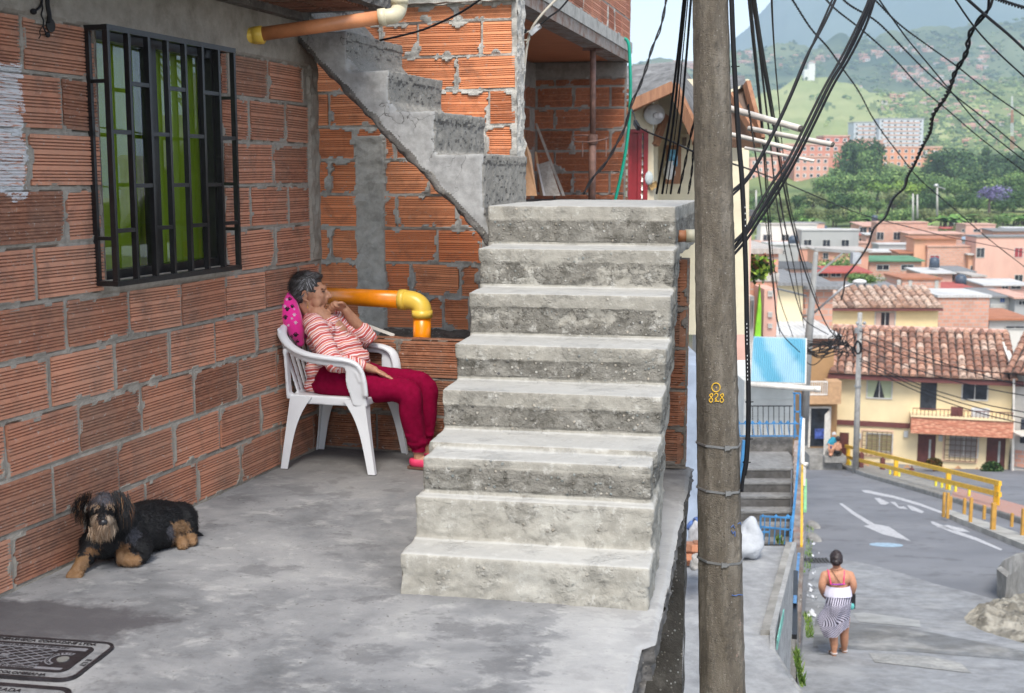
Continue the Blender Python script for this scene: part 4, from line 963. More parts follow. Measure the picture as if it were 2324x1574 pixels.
def right_roof():
    # the other end of the same roof, seen between the pole and the cables, with four pvc pipes over it
    Y = 13.8; r = thing('porch_roof', 'brown tiled porch roof corner seen right of the power pole', 'roof', P(1690, 330, Y))
    m = MB(); a = P(1655, 205, Y); b = P(1693, 190, Y); c = P(1728, 318, Y - .4); d = P(1650, 318, Y - .2)
    m.add([a, b, c, d, P(1650, 170, Y + 2), P(1690, 172, Y + 2)], [(0, 1, 5, 4)], 0); m.add([b, c, c + Vector((-.1, 2, .1)), P(1690, 172, Y + 2)], [(0, 1, 2, 3)], 0)
    m.build('roof_sheet', M_roofs, r); m = MB(); m.beam(b + Vector((.0, -.03, 0)), c, .05, .10); m.beam(b + Vector((-.17, -.0, -.12)), c + Vector((-.1, 0, .1)), .04, .07); m.build('barge_board', M_timber, r)
    m = MB(); m.add([a + Vector((0, .1, -.03)), b + Vector((0, .1, -.03)), c + Vector((0, .1, 0)), d + Vector((0, .1, 0))], [(0, 1, 2, 3)]); m.beam(d + Vector((0, 0, -.04)), c + Vector((0, 0, -.04)), .05, .09); m.build('soffit', plain('dark_timber', (.12, .07, .045)), r)
    m = MB(); m.box(P(1640, 0, Y).x, P(1712, 0, Y).x, Y + .6, Y + .8, P(0, 364, Y).z, P(0, 322, Y).z); m.build('wall_top', M_cream, r)
    labs = ['topmost of the white pipes sticking out past the power pole, rusty tipped', 'second white pipe from the top, reaching farthest right', 'third white pipe from the top, short and grey', 'lowest and thinnest white pipe sticking out right of the pole']
    for (p, q, rad), lb in zip([((1640, 242, 10), (1817, 293, 9.2), .025), ((1700, 292, 10), (1890, 329, 9.2), .020), ((1645, 302, 9.6), (1810, 341, 9.3), .017), ((1690, 336, 9.8), (1848, 366, 9.6), .012)], labs):
        m = MB(); a, b = P(*p), P(*q); m.tube([a, b], rad, 14, cap=False); m.tube([b - (b - a).normalized() * .05, b], rad * .8, 12, 1); m.tube([b - (b - a).normalized() * .08, b + (b - a).normalized() * .001], rad * 1.04, 14, cap=False)
        m.build('pvc_pipe', [M_pvcW, M_dark], smooth=True, label=lb, category='pipe', group='white pipes above the porch roof')
right_roof()
# ================================================================= OVERHEAD CABLES
def cable(px, rad, lab, group=None, twist=0, mt=None, name='overhead_cable', k=6):
    pts = spline([P(u, v, Y) for u, v, Y in px], k); m = MB()
    if twist:
        n = len(pts); fine = []
        for i in range(n - 1):
            for j in range(4): fine.append(pts[i].lerp(pts[i + 1], j / 4))
        fine.append(pts[-1]); L = 0; acc = [0]
        for a, b in zip(fine[:-1], fine[1:]): L += (b - a).length; acc.append(L)
        for ph in (0, pi):
            out = []
            for i, p in enumerate(fine):
                a = 2 * pi * acc[i] / twist + ph; d = (fine[min(i + 1, len(fine) - 1)] - fine[max(0, i - 1)]).normalized(); x = d.cross(Vector((0, 1, 0))).normalized(); y = d.cross(x)
                out.append(p + (x * cos(a) + y * sin(a)) * rad * 1.05)
            m.tube(out, rad, 5)
    else: m.tube(pts, rad, 6)
    o = m.build(name, mt or M_cable, smooth=True, label=lab, category='cable')
    if group: o['group'] = group
    return o
def lin(*p, Y0=7., Y1=None):
    Y1 = Y1 or Y0; n = len(p); return [(u, v, Y0 + (Y1 - Y0) * i / (n - 1)) for i, (u, v) in enumerate(p)]
gS = 'steep cables running down from the top towards the far wooden pole'
cable(lin((1697, -40), (1706, 60), (1716, 160), (1726, 260), (1735, 370), (1742, 480), (1749, 580), (1757, 660), (1764, 730), (1780, 765), (1815, 800), Y0=7, Y1=26), .011, 'thick black cable, leftmost of the steep bundle dropping to the wooden pole', gS)
cable(lin((1700, -40), (1709, 60), (1719, 160), (1729, 262), (1739, 372), (1747, 480), (1755, 590), (1770, 680), (1800, 765), Y0=7.1, Y1=26), .008, 'thinner black cable hugging the right side of the leftmost steep cable', gS)
cable(lin((1702, -40), (1722, 100), (1737, 230), (1750, 340), (1760, 440), (1773, 520), (1790, 610), (1811, 690), (1830, 730), (1880, 760), Y0=7, Y1=26), .009, 'black cable through the middle of the steep bundle right of the pole', gS)
cable(lin((1705, -40), (1725, 100), (1745, 220), (1763, 330), (1780, 430), (1800, 520), (1822, 600), (1850, 680), (1880, 745), (1905, 772), Y0=7, Y1=26), .013, 'thickest black cable of the steep bundle, reaching the wooden pole lowest right', gS)
cable(lin((1708, -40), (1729, 98), (1750, 220), (1768, 330), (1785, 432), (1806, 520), (1828, 602), (1858, 690), Y0=7.1, Y1=24), .007, 'thin black cable taped beside the thickest steep cable', gS)
cable(lin((1750, -40), (1754, 60), (1760, 150), (1768, 240), (1775, 330), (1790, 450), (1812, 560), (1826, 700), Y0=7.2, Y1=24), .007, 'single black cable hanging almost straight just right of the steep bundle', gS)
cable(lin((1698, 240), (1716, 360), (1730, 450), (1745, 560), (1752, 640), (1770, 760), Y0=7.4, Y1=25), .005, 'thin wavy black wire at the left of the steep bundle', gS, twist=.3)
cable(lin((1765, 420), (1783, 520), (1801, 600), (1816, 690), (1825, 745), Y0=8, Y1=24), .005, 'thin twisted wire hanging between the two right hand steep cables', gS, twist=.3)
gX = 'cables rising from behind the pole to the top of the photo'
cable(lin((1905, -30), (1896, 0), (1865, 65), (1830, 130), (1790, 225), (1750, 310), (1715, 375), (1690, 410), (1655, 440), Y0=8, Y1=7.0), .009, 'black cable crossing from the pole up to the top, left of the crossing pair', gX)
cable(lin((1901, -30), (1889, 0), (1857, 72), (1833, 128), (1796, 218), (1757, 302), (1720, 372), (1694, 412), (1655, 450), Y0=8.1, Y1=7.1), .007, 'slim black cable beside the left rising cable', gX)
cable(lin((1980, -30), (1968, 10), (1945, 60), (1910, 130), (1870, 200), (1825, 290), (1790, 360), (1750, 420), (1715, 480), (1690, 525), (1655, 560), Y0=8, Y1=7), .009, 'upper black cable of the thick rising bundle', gX)
cable(lin((1988, -30), (1976, 10), (1955, 60), (1920, 130), (1884, 190), (1840, 280), (1800, 360), (1760, 430), (1720, 490), (1690, 535), (1655, 578), Y0=8.1, Y1=7.1), .012, 'thickest black cable of the rising bundle', gX)
cable(lin((1992, -30), (1982, 10), (1962, 65), (1928, 132), (1890, 196), (1848, 282), (1806, 366), (1766, 436), (1724, 500), (1694, 545), (1655, 590), Y0=8.2, Y1=7.2), .009, 'lowest black cable of the rising bundle, fanning out near the pole', gX)
cable(lin((1984, -30), (1972, 12), (1950, 62), (1912, 140), (1874, 210), (1834, 292), (1793, 370), (1752, 432), (1712, 500), (1670, 556), Y0=8.05, Y1=7.05), .007, 'slim black cable in the middle of the rising bundle', gX)
gD = 'wires descending across the hills to the right'
cable(lin((1795, -5), (1840, 65), (1880, 110), (1915, 160), (1950, 210), (1985, 275), (2040, 350), (2090, 410), (2160, 470), (2240, 540), (2330, 610), Y0=14, Y1=30), .008, 'thin twisted wire descending steeply left of all wires crossing the hills', gD, twist=.22)
cable(lin((1870, -5), (1900, 25), (1960, 72), (2030, 135), (2090, 200), (2150, 250), (2220, 310), (2330, 395), Y0=14, Y1=22), .007, 'lower thin twisted wire crossing the hillside houses', gD, twist=.2)
cable(lin((1895, -25), (1925, 10), (1990, 50), (2050, 110), (2105, 165), (2170, 220), (2240, 275), (2330, 350), Y0=14, Y1=22), .008, 'upper thin twisted wire crossing the hillside houses', gD, twist=.2)
cable(lin((1960, -25), (1990, 5), (2040, 55), (2100, 100), (2170, 150), (2240, 205), (2330, 268), Y0=14, Y1=20), .007, 'thin wire high across the dark wooded slope', gD, twist=.2)
cable(lin((1985, -15), (2020, 35), (2060, 90), (2110, 150), (2160, 210), (2220, 280), (2280, 330), (2335, 372), Y0=13, Y1=18), .009, 'plain black wire bending down over the wooded slope', gD)
cable(lin((2160, -12), (2210, 60), (2260, 115), (2330, 180), Y0=10, Y1=12), .008, 'black wire at the upper right crossing the dark slope', gD)
cable(lin((2180, -15), (2240, 38), (2290, 80), (2335, 122), Y0=10, Y1=12), .013, 'thick straight black wire cutting the upper right corner', gD)
cable(lin((2255, -5), (2290, 8), (2335, 22), Y0=11, Y1=12), .010, 'twisted wire crossing the very top right corner', gD, twist=.2)
cable(lin((1668, 430), (1740, 452), (1800, 490), (1860, 530), (2010, 505), Y0=12, Y1=30), .006, 'thin slack wire crossing left of the trees', gD) if False else None
cable(lin((1655, 370), (1710, 388), (1780, 415), (1850, 445), (1930, 478), (2000, 500), (2080, 520), (2160, 540), (2260, 560), (2330, 575), Y0=14, Y1=40), .011, 'black wire sagging over the valley trees and roofs', gD)
# the wavy twisted service cable
wv = [(2250, -10), (2240, 22), (2222, 50), (2200, 80), (2190, 120), (2170, 165), (2155, 200), (2140, 225), (2120, 262), (2110, 300), (2092, 330), (2078, 372), (2058, 402), (2050, 425), (2030, 450), (2018, 470), (2005, 495), (1985, 520), (1970, 555), (1950, 585), (1935, 612), (1918, 630), (1912, 660), (1912, 680)]
cable([(u + 3 * sin(i * 2.1), v, 11 + 25 * (i / len(wv)) ** 2) for i, (u, v) in enumerate(wv)], .013, 'knotty twisted black service cable waving down from the top right to the street lamp', None, twist=.42, k=8)
# cables in front of the sky left of the pole
gL = 'thin cables hanging left of the power pole'
cable(lin((1514, -10), (1500, 60), (1480, 110), (1465, 160), (1450, 200), (1434, 235), (1418, 290), (1398, 330), (1375, 370), (1345, 405), (1325, 440), Y0=11, Y1=10.2), .007, 'thin black wire hanging across the sky to the steel prop', gL, twist=.35)
for i, (a, b, c_, lb) in enumerate([((1553, -10), (1540, 110), (1490, 440), 'leftmost of the straight cables just left of the pole'), ((1557, -10), (1543, 130), (1503, 440), 'second straight cable from the left beside the pole'), ((1562, -10), (1548, 140), (1512, 440), 'dotted thin wire among the straight cables left of the pole'), ((1569, -10), (1556, 150), (1522, 440), 'straight cable closest to the left edge of the pole')]):
    md = ((b[0] + c_[0]) / 2 + 4, (b[1] + c_[1]) / 2); cable(lin(a, b, md, c_, Y0=8, Y1=9.2), (.0085, .0085, .004, .008)[i], 'black ' + lb if i != 2 else lb, gL)
cable(lin((1579, 260), (1565, 320), (1555, 370), (1540, 440), Y0=9, Y1=9.5), .005, 'wavy thin wire beside the porch plaque', gL, twist=.3)
cable(lin((1582, 285), (1574, 340), (1570, 390), (1562, 440), Y0=9, Y1=9.5), .005, 'wavy thin wire touching the pole beside the porch', gL, twist=.3)
cable(lin((1434, 248), (1440, 265), (1445, 283), (1470, 300), (1520, 320), (1580, 348), Y0=14, Y1=8.5), .007, 'black wire running from the cream wall across to the pole', None)
m = MB(); m.beam(P(1441, 278, 14), P(1449, 292, 13.8), .04, .05); m.build('cable_joint', M_cable, label='small dark cable joint on the wire beside the hose', category='cable joint')
cable(lin((862, 92), (900, 84), (960, 68), (1020, 42), (1060, 20), (1100, -8), Y0=7.6, Y1=7.2), .0065, 'black wire crossing the orange wall above the stairs', None)
# clamp and pale cord at the balcony corner
def clamp():
    pc = plain('cream_cord', (.52, .48, .40), .6); r = thing('cable_clamp', 'steel cable clamp tied with a pale cord at the balcony corner', 'cable clamp', P(1212, 75, 8.9))
    m = MB(); m.tube(spline([P(u, v, 8.9) for u, v in ((1270, -8), (1240, 22), (1218, 48), (1205, 70), (1197, 100), (1191, 150), (1184, 250), (1180, 350))]), .009, 8); m.tube(spline([P(u, v, 8.88) for u, v in ((1205, 70), (1190, 76), (1182, 84), (1192, 92), (1202, 88), (1194, 100))]), .006, 6); m.build('cord', pc, r, smooth=True)
    m = MB(); m.beam(P(1203, 78, 8.86), P(1222, 61, 8.86), .035, .035); m.tube([P(1220, 63, 8.86), P(1226, 58, 8.86)], .022, 10); m.build('clamp_body', M_steel, r)
    m = MB(); m.tube(spline([P(u, v, 8.9) for u, v in ((1296, -8), (1270, 22), (1245, 40), (1222, 60))]), .007, 6); m.tube(spline([P(u, v, 8.9) for u, v in ((1172, 68), (1186, 72), (1200, 70))]), .007, 6); m.ell(P(1187, 71, 8.88), (.03, .02, .02)); m.build('wire', M_cable, r, smooth=True)
clamp()
# ================================================================= STREET, TERRACE, NEIGHBOURS
SZ, SB = -2.41, -.1756                        # the street falls away from the camera
def St(u, v, up=0.):
    d = ray(u, v); k = (SZ + up - H) / (d.z - SB * d.y); return Vector((0, 0, H)) + d * k
def sz(Y): return SZ + SB * Y
M_asph = None
def asphalt():
    s = S('asphalt'); a = s.noise(.35, 5, .6); b = s.noise(30, 5, .75); col = s.rmp(a, (.35, (.145, .15, .165)), (.65, (.20, .205, .22)))
    col = s.mix(s.m('MULTIPLY', s.rmp(b, (.45, 0), (.7, 1)), .3), col, (.21, .21, .215)); col = s.mix(s.rmp(s.noise(1.1, 6, .7), (.56, 0), (.64, .4)), col, (.07, .07, .075))
    return s.fin(col, .85, s.bump(s.noise(60, 4, .8), .5, .01), Specular_IOR_Level=.3)
M_asph = asphalt()
M_apron = concrete('street_concrete', (.27, .277, .287), (.12, .12, .125), (.34, .34, .335), stain=.5, b=.4, sc=.9, lite=.6)
def roadpaint():
    s = S('road_paint'); return s.fin(s.mix(s.rmp(s.noise(9, 6, .8), (.50, 0), (.66, 1)), (.46, .46, .47), (.16, .163, .172)), .8)
M_white = roadpaint(); M_kerb = concrete('kerb_concrete', (.27, .26, .24), stain=.4, sc=1.5); M_yel = plain('yellow_enamel', (.72, .42, .02), .5, .12, 4, .05)
def street():
    m = MB(); m.grid(60, 90, lambda a, b: Vector((-.06 * 0 + 2.0 + 60 * a, 7 + 66 * b, sz(7 + 66 * b)))); m.build('street', M_asph, at=(0, 0, 0), kind='structure', smooth=True)
    def patch(px, up, mt, nm, nx=14):
        m = MB(); a = [St(u, v, up) for u, v in px]; m.add(a, [list(range(len(a)))]); return m.build(nm, mt, at=(0, 0, 0), kind='structure')
    patch([(1800, 1700), (1832, 1330), (1838, 1292), (1902, 1280), (1908, 1268), (1985, 1284), (2050, 1302), (2120, 1325), (2190, 1342), (2262, 1362), (2600, 1430), (2600, 1700)], .012, M_apron, 'street_apron')
    patch([(1935, 1392), (1960, 1390), (2087, 1408), (2090, 1424), (1950, 1412)], .02, plain('pale_concrete', (.31, .315, .31), .9, .2, 2), 'concrete_strip')
    patch([(1972, 1482), (2110, 1490), (2180, 1505), (2205, 1528), (2100, 1516), (1985, 1503)], .02, concrete('patched_concrete', (.30, .30, .29), stain=.3, lite=.7), 'concrete_strip')
    patch([(1856, 1465), (1885, 1462), (1890, 1484), (1858, 1486)], .02, M_apron, 'concrete_strip')
    # darker old slabs across the apron
    patch([(1850, 1405), (2060, 1425), (2324, 1478), (2324, 1500), (2080, 1480), (1845, 1470)], .016, concrete('old_slab', (.17, .175, .18), stain=.5, sc=.9), 'dark_slab')
    def paint(px, nm, lab):
        m = MB(); a = [St(u, v, .005) for u, v in px]; m.add(a, [list(range(len(a)))]); m.build(nm, M_white, label=lab, category='road marking')
    paint([(1904, 1143), (1912, 1143), (1940, 1163), (1985, 1190), (2000, 1192), (2018, 1196), (2068, 1229), (2003, 1213), (1960, 1194), (1973, 1192), (1935, 1168)], 'road_arrow', 'long white arrow pointing down the middle of the street')
    paint([(1955, 1113), (1968, 1113), (2030, 1126), (2086, 1142), (2142, 1163), (2140, 1167), (2084, 1147), (2028, 1131), (1962, 1118)], 'road_line', 'white line between the two lanes, beside the far kerb')
    for i, px in enumerate([[(1984, 1130), (1996, 1131), (2018, 1142), (2010, 1146), (1998, 1145)], [(2020, 1139), (2032, 1140), (2040, 1150), (2052, 1150), (2060, 1156), (2040, 1154)], [(2058, 1147), (2070, 1149), (2098, 1162), (2092, 1165), (2068, 1158)]]):
        paint(px, 'road_arrow', ['worn white arrow tip left of the lettering remains', 'middle of the worn white marks beside the lane line', 'right end of the worn white marks beside the lane line'][i])
    paint([(2112, 1184), (2118, 1184), (2165, 1203), (2220, 1222), (2275, 1247), (2271, 1250), (2215, 1227), (2160, 1209), (2116, 1190)], 'road_line', 'white edge line curving by the kerb with yellow posts')
    paint([(2124, 1196), (2150, 1192), (2185, 1200), (2202, 1208), (2170, 1206)], 'road_arrow', 'worn white triangle beside the curving edge line')
    c = St(2011, 1237, .004); m = MB(); m.prism([(c.x + .42 * cos(i * pi / 14), c.y + .42 * sin(i * pi / 14) * 1.0) for i in range(28)], 0, .01)
    m.v = [(x, y, z + sz(y) - .004) for x, y, z in m.v]; m.build('manhole_cover', plain('pale_blue_paint', (.30, .42, .52), .6, .25, 8), label='round pale blue manhole cover in the asphalt', category='manhole cover')
    # far pavement with kerb in front of the yellow house, red pavers
    m = MB(); kp = [(1838, 1046), (1900, 1060), (1960, 1082), (2050, 1108), (2160, 1140), (2262, 1172), (2335, 1196)]
    pts = [St(u, v) for u, v in kp]; n = len(pts)
    def hb(u): uu = max(1830, u + 20); q = P(uu, 1050 + .105 * (uu - 1900), 64.4 - 2.4 * (uu - 1900) / 403); return q
    for k in range(n - 1):
        a, b = pts[k], pts[k + 1]; m.add([a, b, b + Vector((0, 0, .16)), a + Vector((0, 0, .16)), b + Vector((.05, .25, .16)), a + Vector((.05, .25, .16))], [(0, 1, 2, 3), (3, 2, 4, 5)])
        m.add([a + Vector((.05, .25, .158)), b + Vector((.05, .25, .158)), hb(kp[k + 1][0]), hb(kp[k][0])], [(0, 1, 2, 3)], 1 if kp[k][0] > 2100 else 0)
    sp_ = S('red_pavers'); bt = sp_.n('TexBrick', {'Vector': sp_.vec((3, 3, 3), (0, 0, .7)), 'Color1': (.42, .17, .12, 1), 'Color2': (.33, .14, .10, 1), 'Mortar': (.36, .33, .30, 1), 'Scale': 1., 'Mortar Size': .03}); sp_.fin(bt.outputs[0], .9)
    m.build('pavement', [M_kerb, sp_.M], at=(0, 0, 0), kind='structure')
    # median kerb with posts on the right
    m = MB(); a = [(2138, 1172), (2150, 1165), (2330, 1228), (2330, 1252)]; q = [St(u, v) for u, v in a]; m.add(q + [p + Vector((0, 0, .15)) for p in q], [(4, 5, 6, 7), (0, 1, 5, 4), (1, 2, 6, 5), (2, 3, 7, 6), (3, 0, 4, 7)])
    m.build('kerb', plain('pale_kerb', (.36, .35, .32), .9, .2, 2), kind='structure')
    for i, (u, v1, v0, w_) in enumerate([(2141, 1170, 1118, 6), (2150, 1173, 1119, 6), (2157, 1158, 1127, 5), (2188, 1168, 1131, 6), (2202, 1186, 1130, 6.5), (2233, 1175, 1147, 6), (2253, 1203, 1142, 10), (2296, 1192, 1165, 6), (2321, 1216, 1155, 9)]):
        b_ = St(u, v1, .14); t = P(u, v0, b_.y); w2 = w_ * b_.y / F / 2; m = MB(); m.box(b_.x - w2, b_.x + w2, b_.y - w2, b_.y + w2, b_.z - .05, t.z - .015); m.box(b_.x - w2 * .82, b_.x + w2 * .82, b_.y - w2 * .82, b_.y + w2 * .82, t.z - .015, t.z)
        m.build('bollard', plain('ochre_paint', (.50, .27, .05), .6, .15, 4) if i == 0 else bpy.data.materials['ochre_paint'], label=['leftmost square ochre post, beside a close twin', 'second ochre post from the left of the kerb', 'short leaning ochre post behind the two leftmost', 'fourth ochre post from the left, standing behind', 'tall fifth ochre post from the left on the kerb', 'short ochre post set back before the thick one', 'thickest ochre post of the kerb row', 'small ochre post set back at the right end', 'ochre post cut by the right edge of the photo'][i], category='post', group='ochre posts along the median kerb')
    # retaining wedge and rubble mound on the right edge
    m = MB(); px = [(2264, 1366, 1275), (2262, 1352, 1292), (2275, 1330, 1275), (2300, 1312, 1262), (2335, 1300, 1255)]
    for (u0, b0, t0), (u1, b1, t1) in zip(px[1:-1], px[2:]):
        A_ = St(u0, b0); B_ = St(u1, b1); m.add([A_, B_, P(u1, t1, B_.y), P(u0, t0, A_.y), P(u1 + 5, t1 - 4, B_.y + .5) , P(u0 + 5, t0 - 5, A_.y + .5)], [(0, 1, 2, 3), (3, 2, 4, 5)])
    A_ = St(2262, 1352); B_ = St(2280, 1368); m.add([A_, B_, P(2285, 1310, B_.y), P(2262, 1292, A_.y), P(2272, 1285, A_.y + .3), P(2292, 1300, B_.y + .2)], [(0, 1, 2, 3), (3, 2, 5, 4)])
    A_ = B_; B_ = St(2340, 1330); m.add([A_, B_, P(2340, 1275, B_.y), P(2285, 1310, A_.y)], [(0, 1, 2, 3)])
    m.build('kerb_wall', M_kerb, label='low curved concrete wall at the right edge of the street', category='low wall')
    m = MB(); c = St(2300, 1440)
    def mound(a, b):
        u = 2178 + 240 * a; tp_ = 1408 - 62 * min(1, a * 1.6) ** .7; bt_ = 1410 + 70 * min(1, a * 1.3) ** .8; v = bt_ + (tp_ - bt_) * b; q = St(u, v); e = min(1, a * 4) * min(1, b * 5) * (min(1, (1 - b) * 5)); q.z += -.03 + .34 * e * (.45 + .6 * abs(fbm((a * 3, b * 4, 0), 2))); return q
    m.grid(60, 50, mound); m.build('rubble_mound', concrete('pale_rubble', (.36, .33, .27), (.16, .15, .12), (.50, .47, .40), agg=.3, stain=.5, b=1, sc=1.2, pscale=12, d=.05), kind='structure', smooth=True)
street()

# ---- terrace below the patio, its steps, rails and the things on it
TZ = -3.43
M_ter = concrete('terrace_concrete', (.30, .305, .31), (.15, .15, .16), (.42, .42, .42), stain=.4, b=.4, sc=1.3, lite=.5)
def terrace():
    g = lambda u, v, z=TZ: G(u, v, z)
    m = MB(); px = [(1350, 1237), (1802, 1240), (1749, 1440), (1749, 1470), (1815, 1574), (1850, 1640), (1350, 1640)]; a = [g(*p) for p in px]; m.add(a + [p + Vector((0, 0, -.9)) for p in a], [list(range(7))] + [(i, i + 7, (i + 1) % 7 + 7, (i + 1) % 7) for i in range(7)])
    m.build('terrace', M_ter, at=(0, 0, 0), kind='structure')
    m = MB(); a = g(1800, 1240); b = g(1746, 1442); d = Vector((.10, 0, 0)); m.add([p for p in (a - d, a + d * .3, b + d * .3, b - d)] + [p + Vector((0, 0, .06)) for p in (a - d, a + d * .3, b + d * .3, b - d)] + [], [(4, 5, 6, 7), (0, 4, 7, 3), (3, 7, 6, 2), (0, 1, 5, 4)])
    m.build('terrace_kerb', M_kerb, at=(0, 0, 0), kind='structure')
    # retaining wall down to the street
    m = MB(); pts = [g(1802, 1240), g(1752, 1440), g(1752, 1475), g(1818, 1578), g(1856, 1650)]; t = [p + Vector((.035, 0, .061 if i < 2 else -.002)) for i, p in enumerate(pts)]; b = [Vector((p.x + .05, p.y, sz(p.y) - .4)) for p in pts]
    t2 = [q + Vector((-.06, 0, 0)) for q in t]; m.add(t + b + t2, [(i, i + 1, i + 6, i + 5) for i in range(4)] + [(i + 10, i + 11, i + 1, i) for i in range(4)]); m.build('retaining_wall', concrete('pale_wall', (.34, .34, .335), (.18, .18, .17), (.45, .45, .45), stain=.3, b=.5, sc=2, agg=.2), label='pale concrete wall holding the terrace above the street, turquoise stain on top', category='retaining wall')
    m = MB(); a = g(1753, 1440) + Vector((.05, -.02, -.12)); b = g(1768, 1392) + Vector((.05, -.02, .0)); m.beam(a, b, .012, .12); m.build('turquoise_stain', plain('turquoise_paint', (.20, .50, .42), .7, .3, 8), at=(0, 0, 0), kind='structure')
    # rubble dash wall just outside
    m = MB(); a = St(1826, 1300); b = St(1822, 1560); m.add([Vector((a.x - .03, a.y, sz(a.y) - .1)), Vector((b.x - .06, b.y, sz(b.y) - .1)), P(1805, 1475, b.y), P(1806, 1440, b.y), P(1818, 1290, a.y), Vector((a.x - .3, a.y, sz(a.y))), Vector((b.x - .3, b.y, sz(b.y)))], [(0, 1, 2, 3, 4)])
    m.box(b.x - .25, b.x - .10, b.y, b.y + 1.6, sz(b.y) - .2, P(1815, 1448, b.y).z); m.build('boundary_wall', concrete('pebble_dash', (.30, .29, .27), agg=.9, pscale=22, sc=2), label='pebble dashed low wall between the terrace and the street', category='low wall')
    # steps beyond the terrace
    m = MB(); Y0 = 20.4; z = -4.72; xl, xr = P(1560, 1200, Y0).x, P(1797, 1200, Y0).x
    Md = concrete('dark_riser_concrete', (.105, .10, .095), (.04, .037, .033), (.20, .19, .18), stain=.6, b=.5, sc=1.5); Mt = concrete('pale_tread', (.24, .235, .225), (.11, .105, .10), (.33, .32, .31), stain=.5, b=.4, sc=2)  # risers get the darker concrete, treads the paler one
    for k in range(6):
        y = Y0 + .32 * k; xr = P(1796 - k, 1200, y).x; z1 = z + .18 * (k + 1); y2 = y + (1.9 if k == 5 else .33)
        m.add([Vector(q) for q in ((xl, y, z - .6), (xr, y, z - .6), (xr, y, z1 - .02), (xl, y, z1 - .02))], [(0, 1, 2, 3)], 0)
        m.grid(24, 4, lambda a, b: Vector((xl + (xr + .25 - xl) * a, y - .015 + (y2 - y) * b, z1 + .008 * fbm((a * 5, b * 2, k), 2))), 1); m.grid(24, 1, lambda a, b: Vector((xl + (xr - xl) * a, y - .015, z1 - .03 + .03 * b + .008 * fbm((a * 5, 0, k), 2) * b)), 1)
    m.build('concrete_steps', [Md, Mt], label='dark outdoor steps beyond the terrace, behind the blue gate', category='steps')
    m = MB(); n = 14
    for i in range(n):
        t0, t1 = i / n, (i + 1) / n; A_, B_ = P(1800, 1238 - 238 * t0, 18.6 + 4.6 * t0), P(1803, 1238 - 238 * t1, 18.6 + 4.6 * t1); m.add([A_, B_, B_ + Vector((.16, 0, 0)), A_ + Vector((.16, 0, 0)), Vector((A_.x, A_.y, sz(A_.y))), Vector((B_.x, B_.y, sz(B_.y))), Vector((B_.x + .16, B_.y, sz(B_.y))), Vector((A_.x + .16, A_.y, sz(A_.y)))], [(0, 1, 2, 3), (4, 5, 1, 0), (6, 7, 3, 2), (4, 0, 3, 7)])
    m.build('broken_side_wall', concrete('patchy_wall', (.34, .30, .27), (.26, .12, .08), (.45, .43, .40), agg=.4, stain=.6, b=.8, sc=3, pscale=20), label='broken plastered wall running beside the dark steps under the blue handrail', category='low wall')
    Yw = Y0 + 3.0; m = MB(); a, b = P(1668, 994, Yw), P(1798, 1050, Yw); m.box(a.x, b.x, Yw, Yw + .25, b.z - .15, a.z); m.build('garden_wall', M_slab, label='mould stained concrete wall above the dark steps', category='low wall')
    # railings
    def rail(nm, lab, mt, u0, u1, vt, vb, Y, n, w_=.02, tri=False, lean=0):
        r = thing(nm, lab, 'railing', P((u0 + u1) / 2, vb, Y)); m = MB(); a, b, c, d = P(u0, vt, Y), P(u1, vt, Y), P(u0, vb, Y), P(u1, vb, Y); m.beam(a, b, w_, w_); m.build('rail', mt, r); m = MB(); m.beam(c, d, w_, w_); m.build('rail', mt, r)
        for i in range(n):
            t = (i + .5) / n; m = MB(); p = a.lerp(b, t); q = c.lerp(d, t + lean); m.beam(p, q, w_ * .7, w_ * .7)
            if tri: m.add([p + Vector((-.05, 0, .0)), p + Vector((.05, 0, 0)), p + Vector((0, 0, .07)), p + Vector((0, -.012, .0))], [(0, 1, 2), (0, 1, 3), (1, 2, 3), (0, 2, 3)])
            m.build('bar', mt, r)
    M_blue = plain('blue_enamel', (.045, .20, .42), .5, .25, 6, .2)
    rail('black_railing', 'black upright bar railing in front of the white house wall', M_black, 1702, 1798, 922, 990, 23.8, 8, .02)
    rail('blue_railing', 'blue painted railing with arrow tips and slanting bars', M_blue, 1668, 1812, 962, 990, 23.3, 9, .02, True, .025)
    r = thing('blue_gate', 'small blue metal gate with arrow tips at the end of the terrace', 'gate', P(1762, 1237, 16.9)); M3 = P(1728, 1172, 16.9)
    m = MB()
    for (u0, v0, u1, v1) in ((1726, 1172, 1795, 1176), (1727, 1196, 1795, 1203), (1726, 1172, 1726, 1235), (1795, 1172, 1792, 1238), (1727, 1208, 1745, 1208)): m.beam(P(u0, v0, 16.9), P(u1, v1, 16.9), .022, .022)
    m.build('frame', M_blue, r)
    for u in (1736, 1748, 1760, 1772, 1783): m = MB(); m.beam(P(u, 1174, 16.9), P(u - 3, 1236, 16.9), .014, .014); m.build('bar', M_blue, r)
    for u in (1731, 1761, 1788): m = MB(); p = P(u, 1174, 16.9); m.add([p + Vector((-.04, 0, 0)), p + Vector((.04, 0, 0)), p + Vector((0, 0, .045)), p + Vector((0, -.02, 0))], [(0, 1, 2), (0, 1, 3), (1, 2, 3), (0, 2, 3)]); m.build('arrow_tip', M_blue, r)
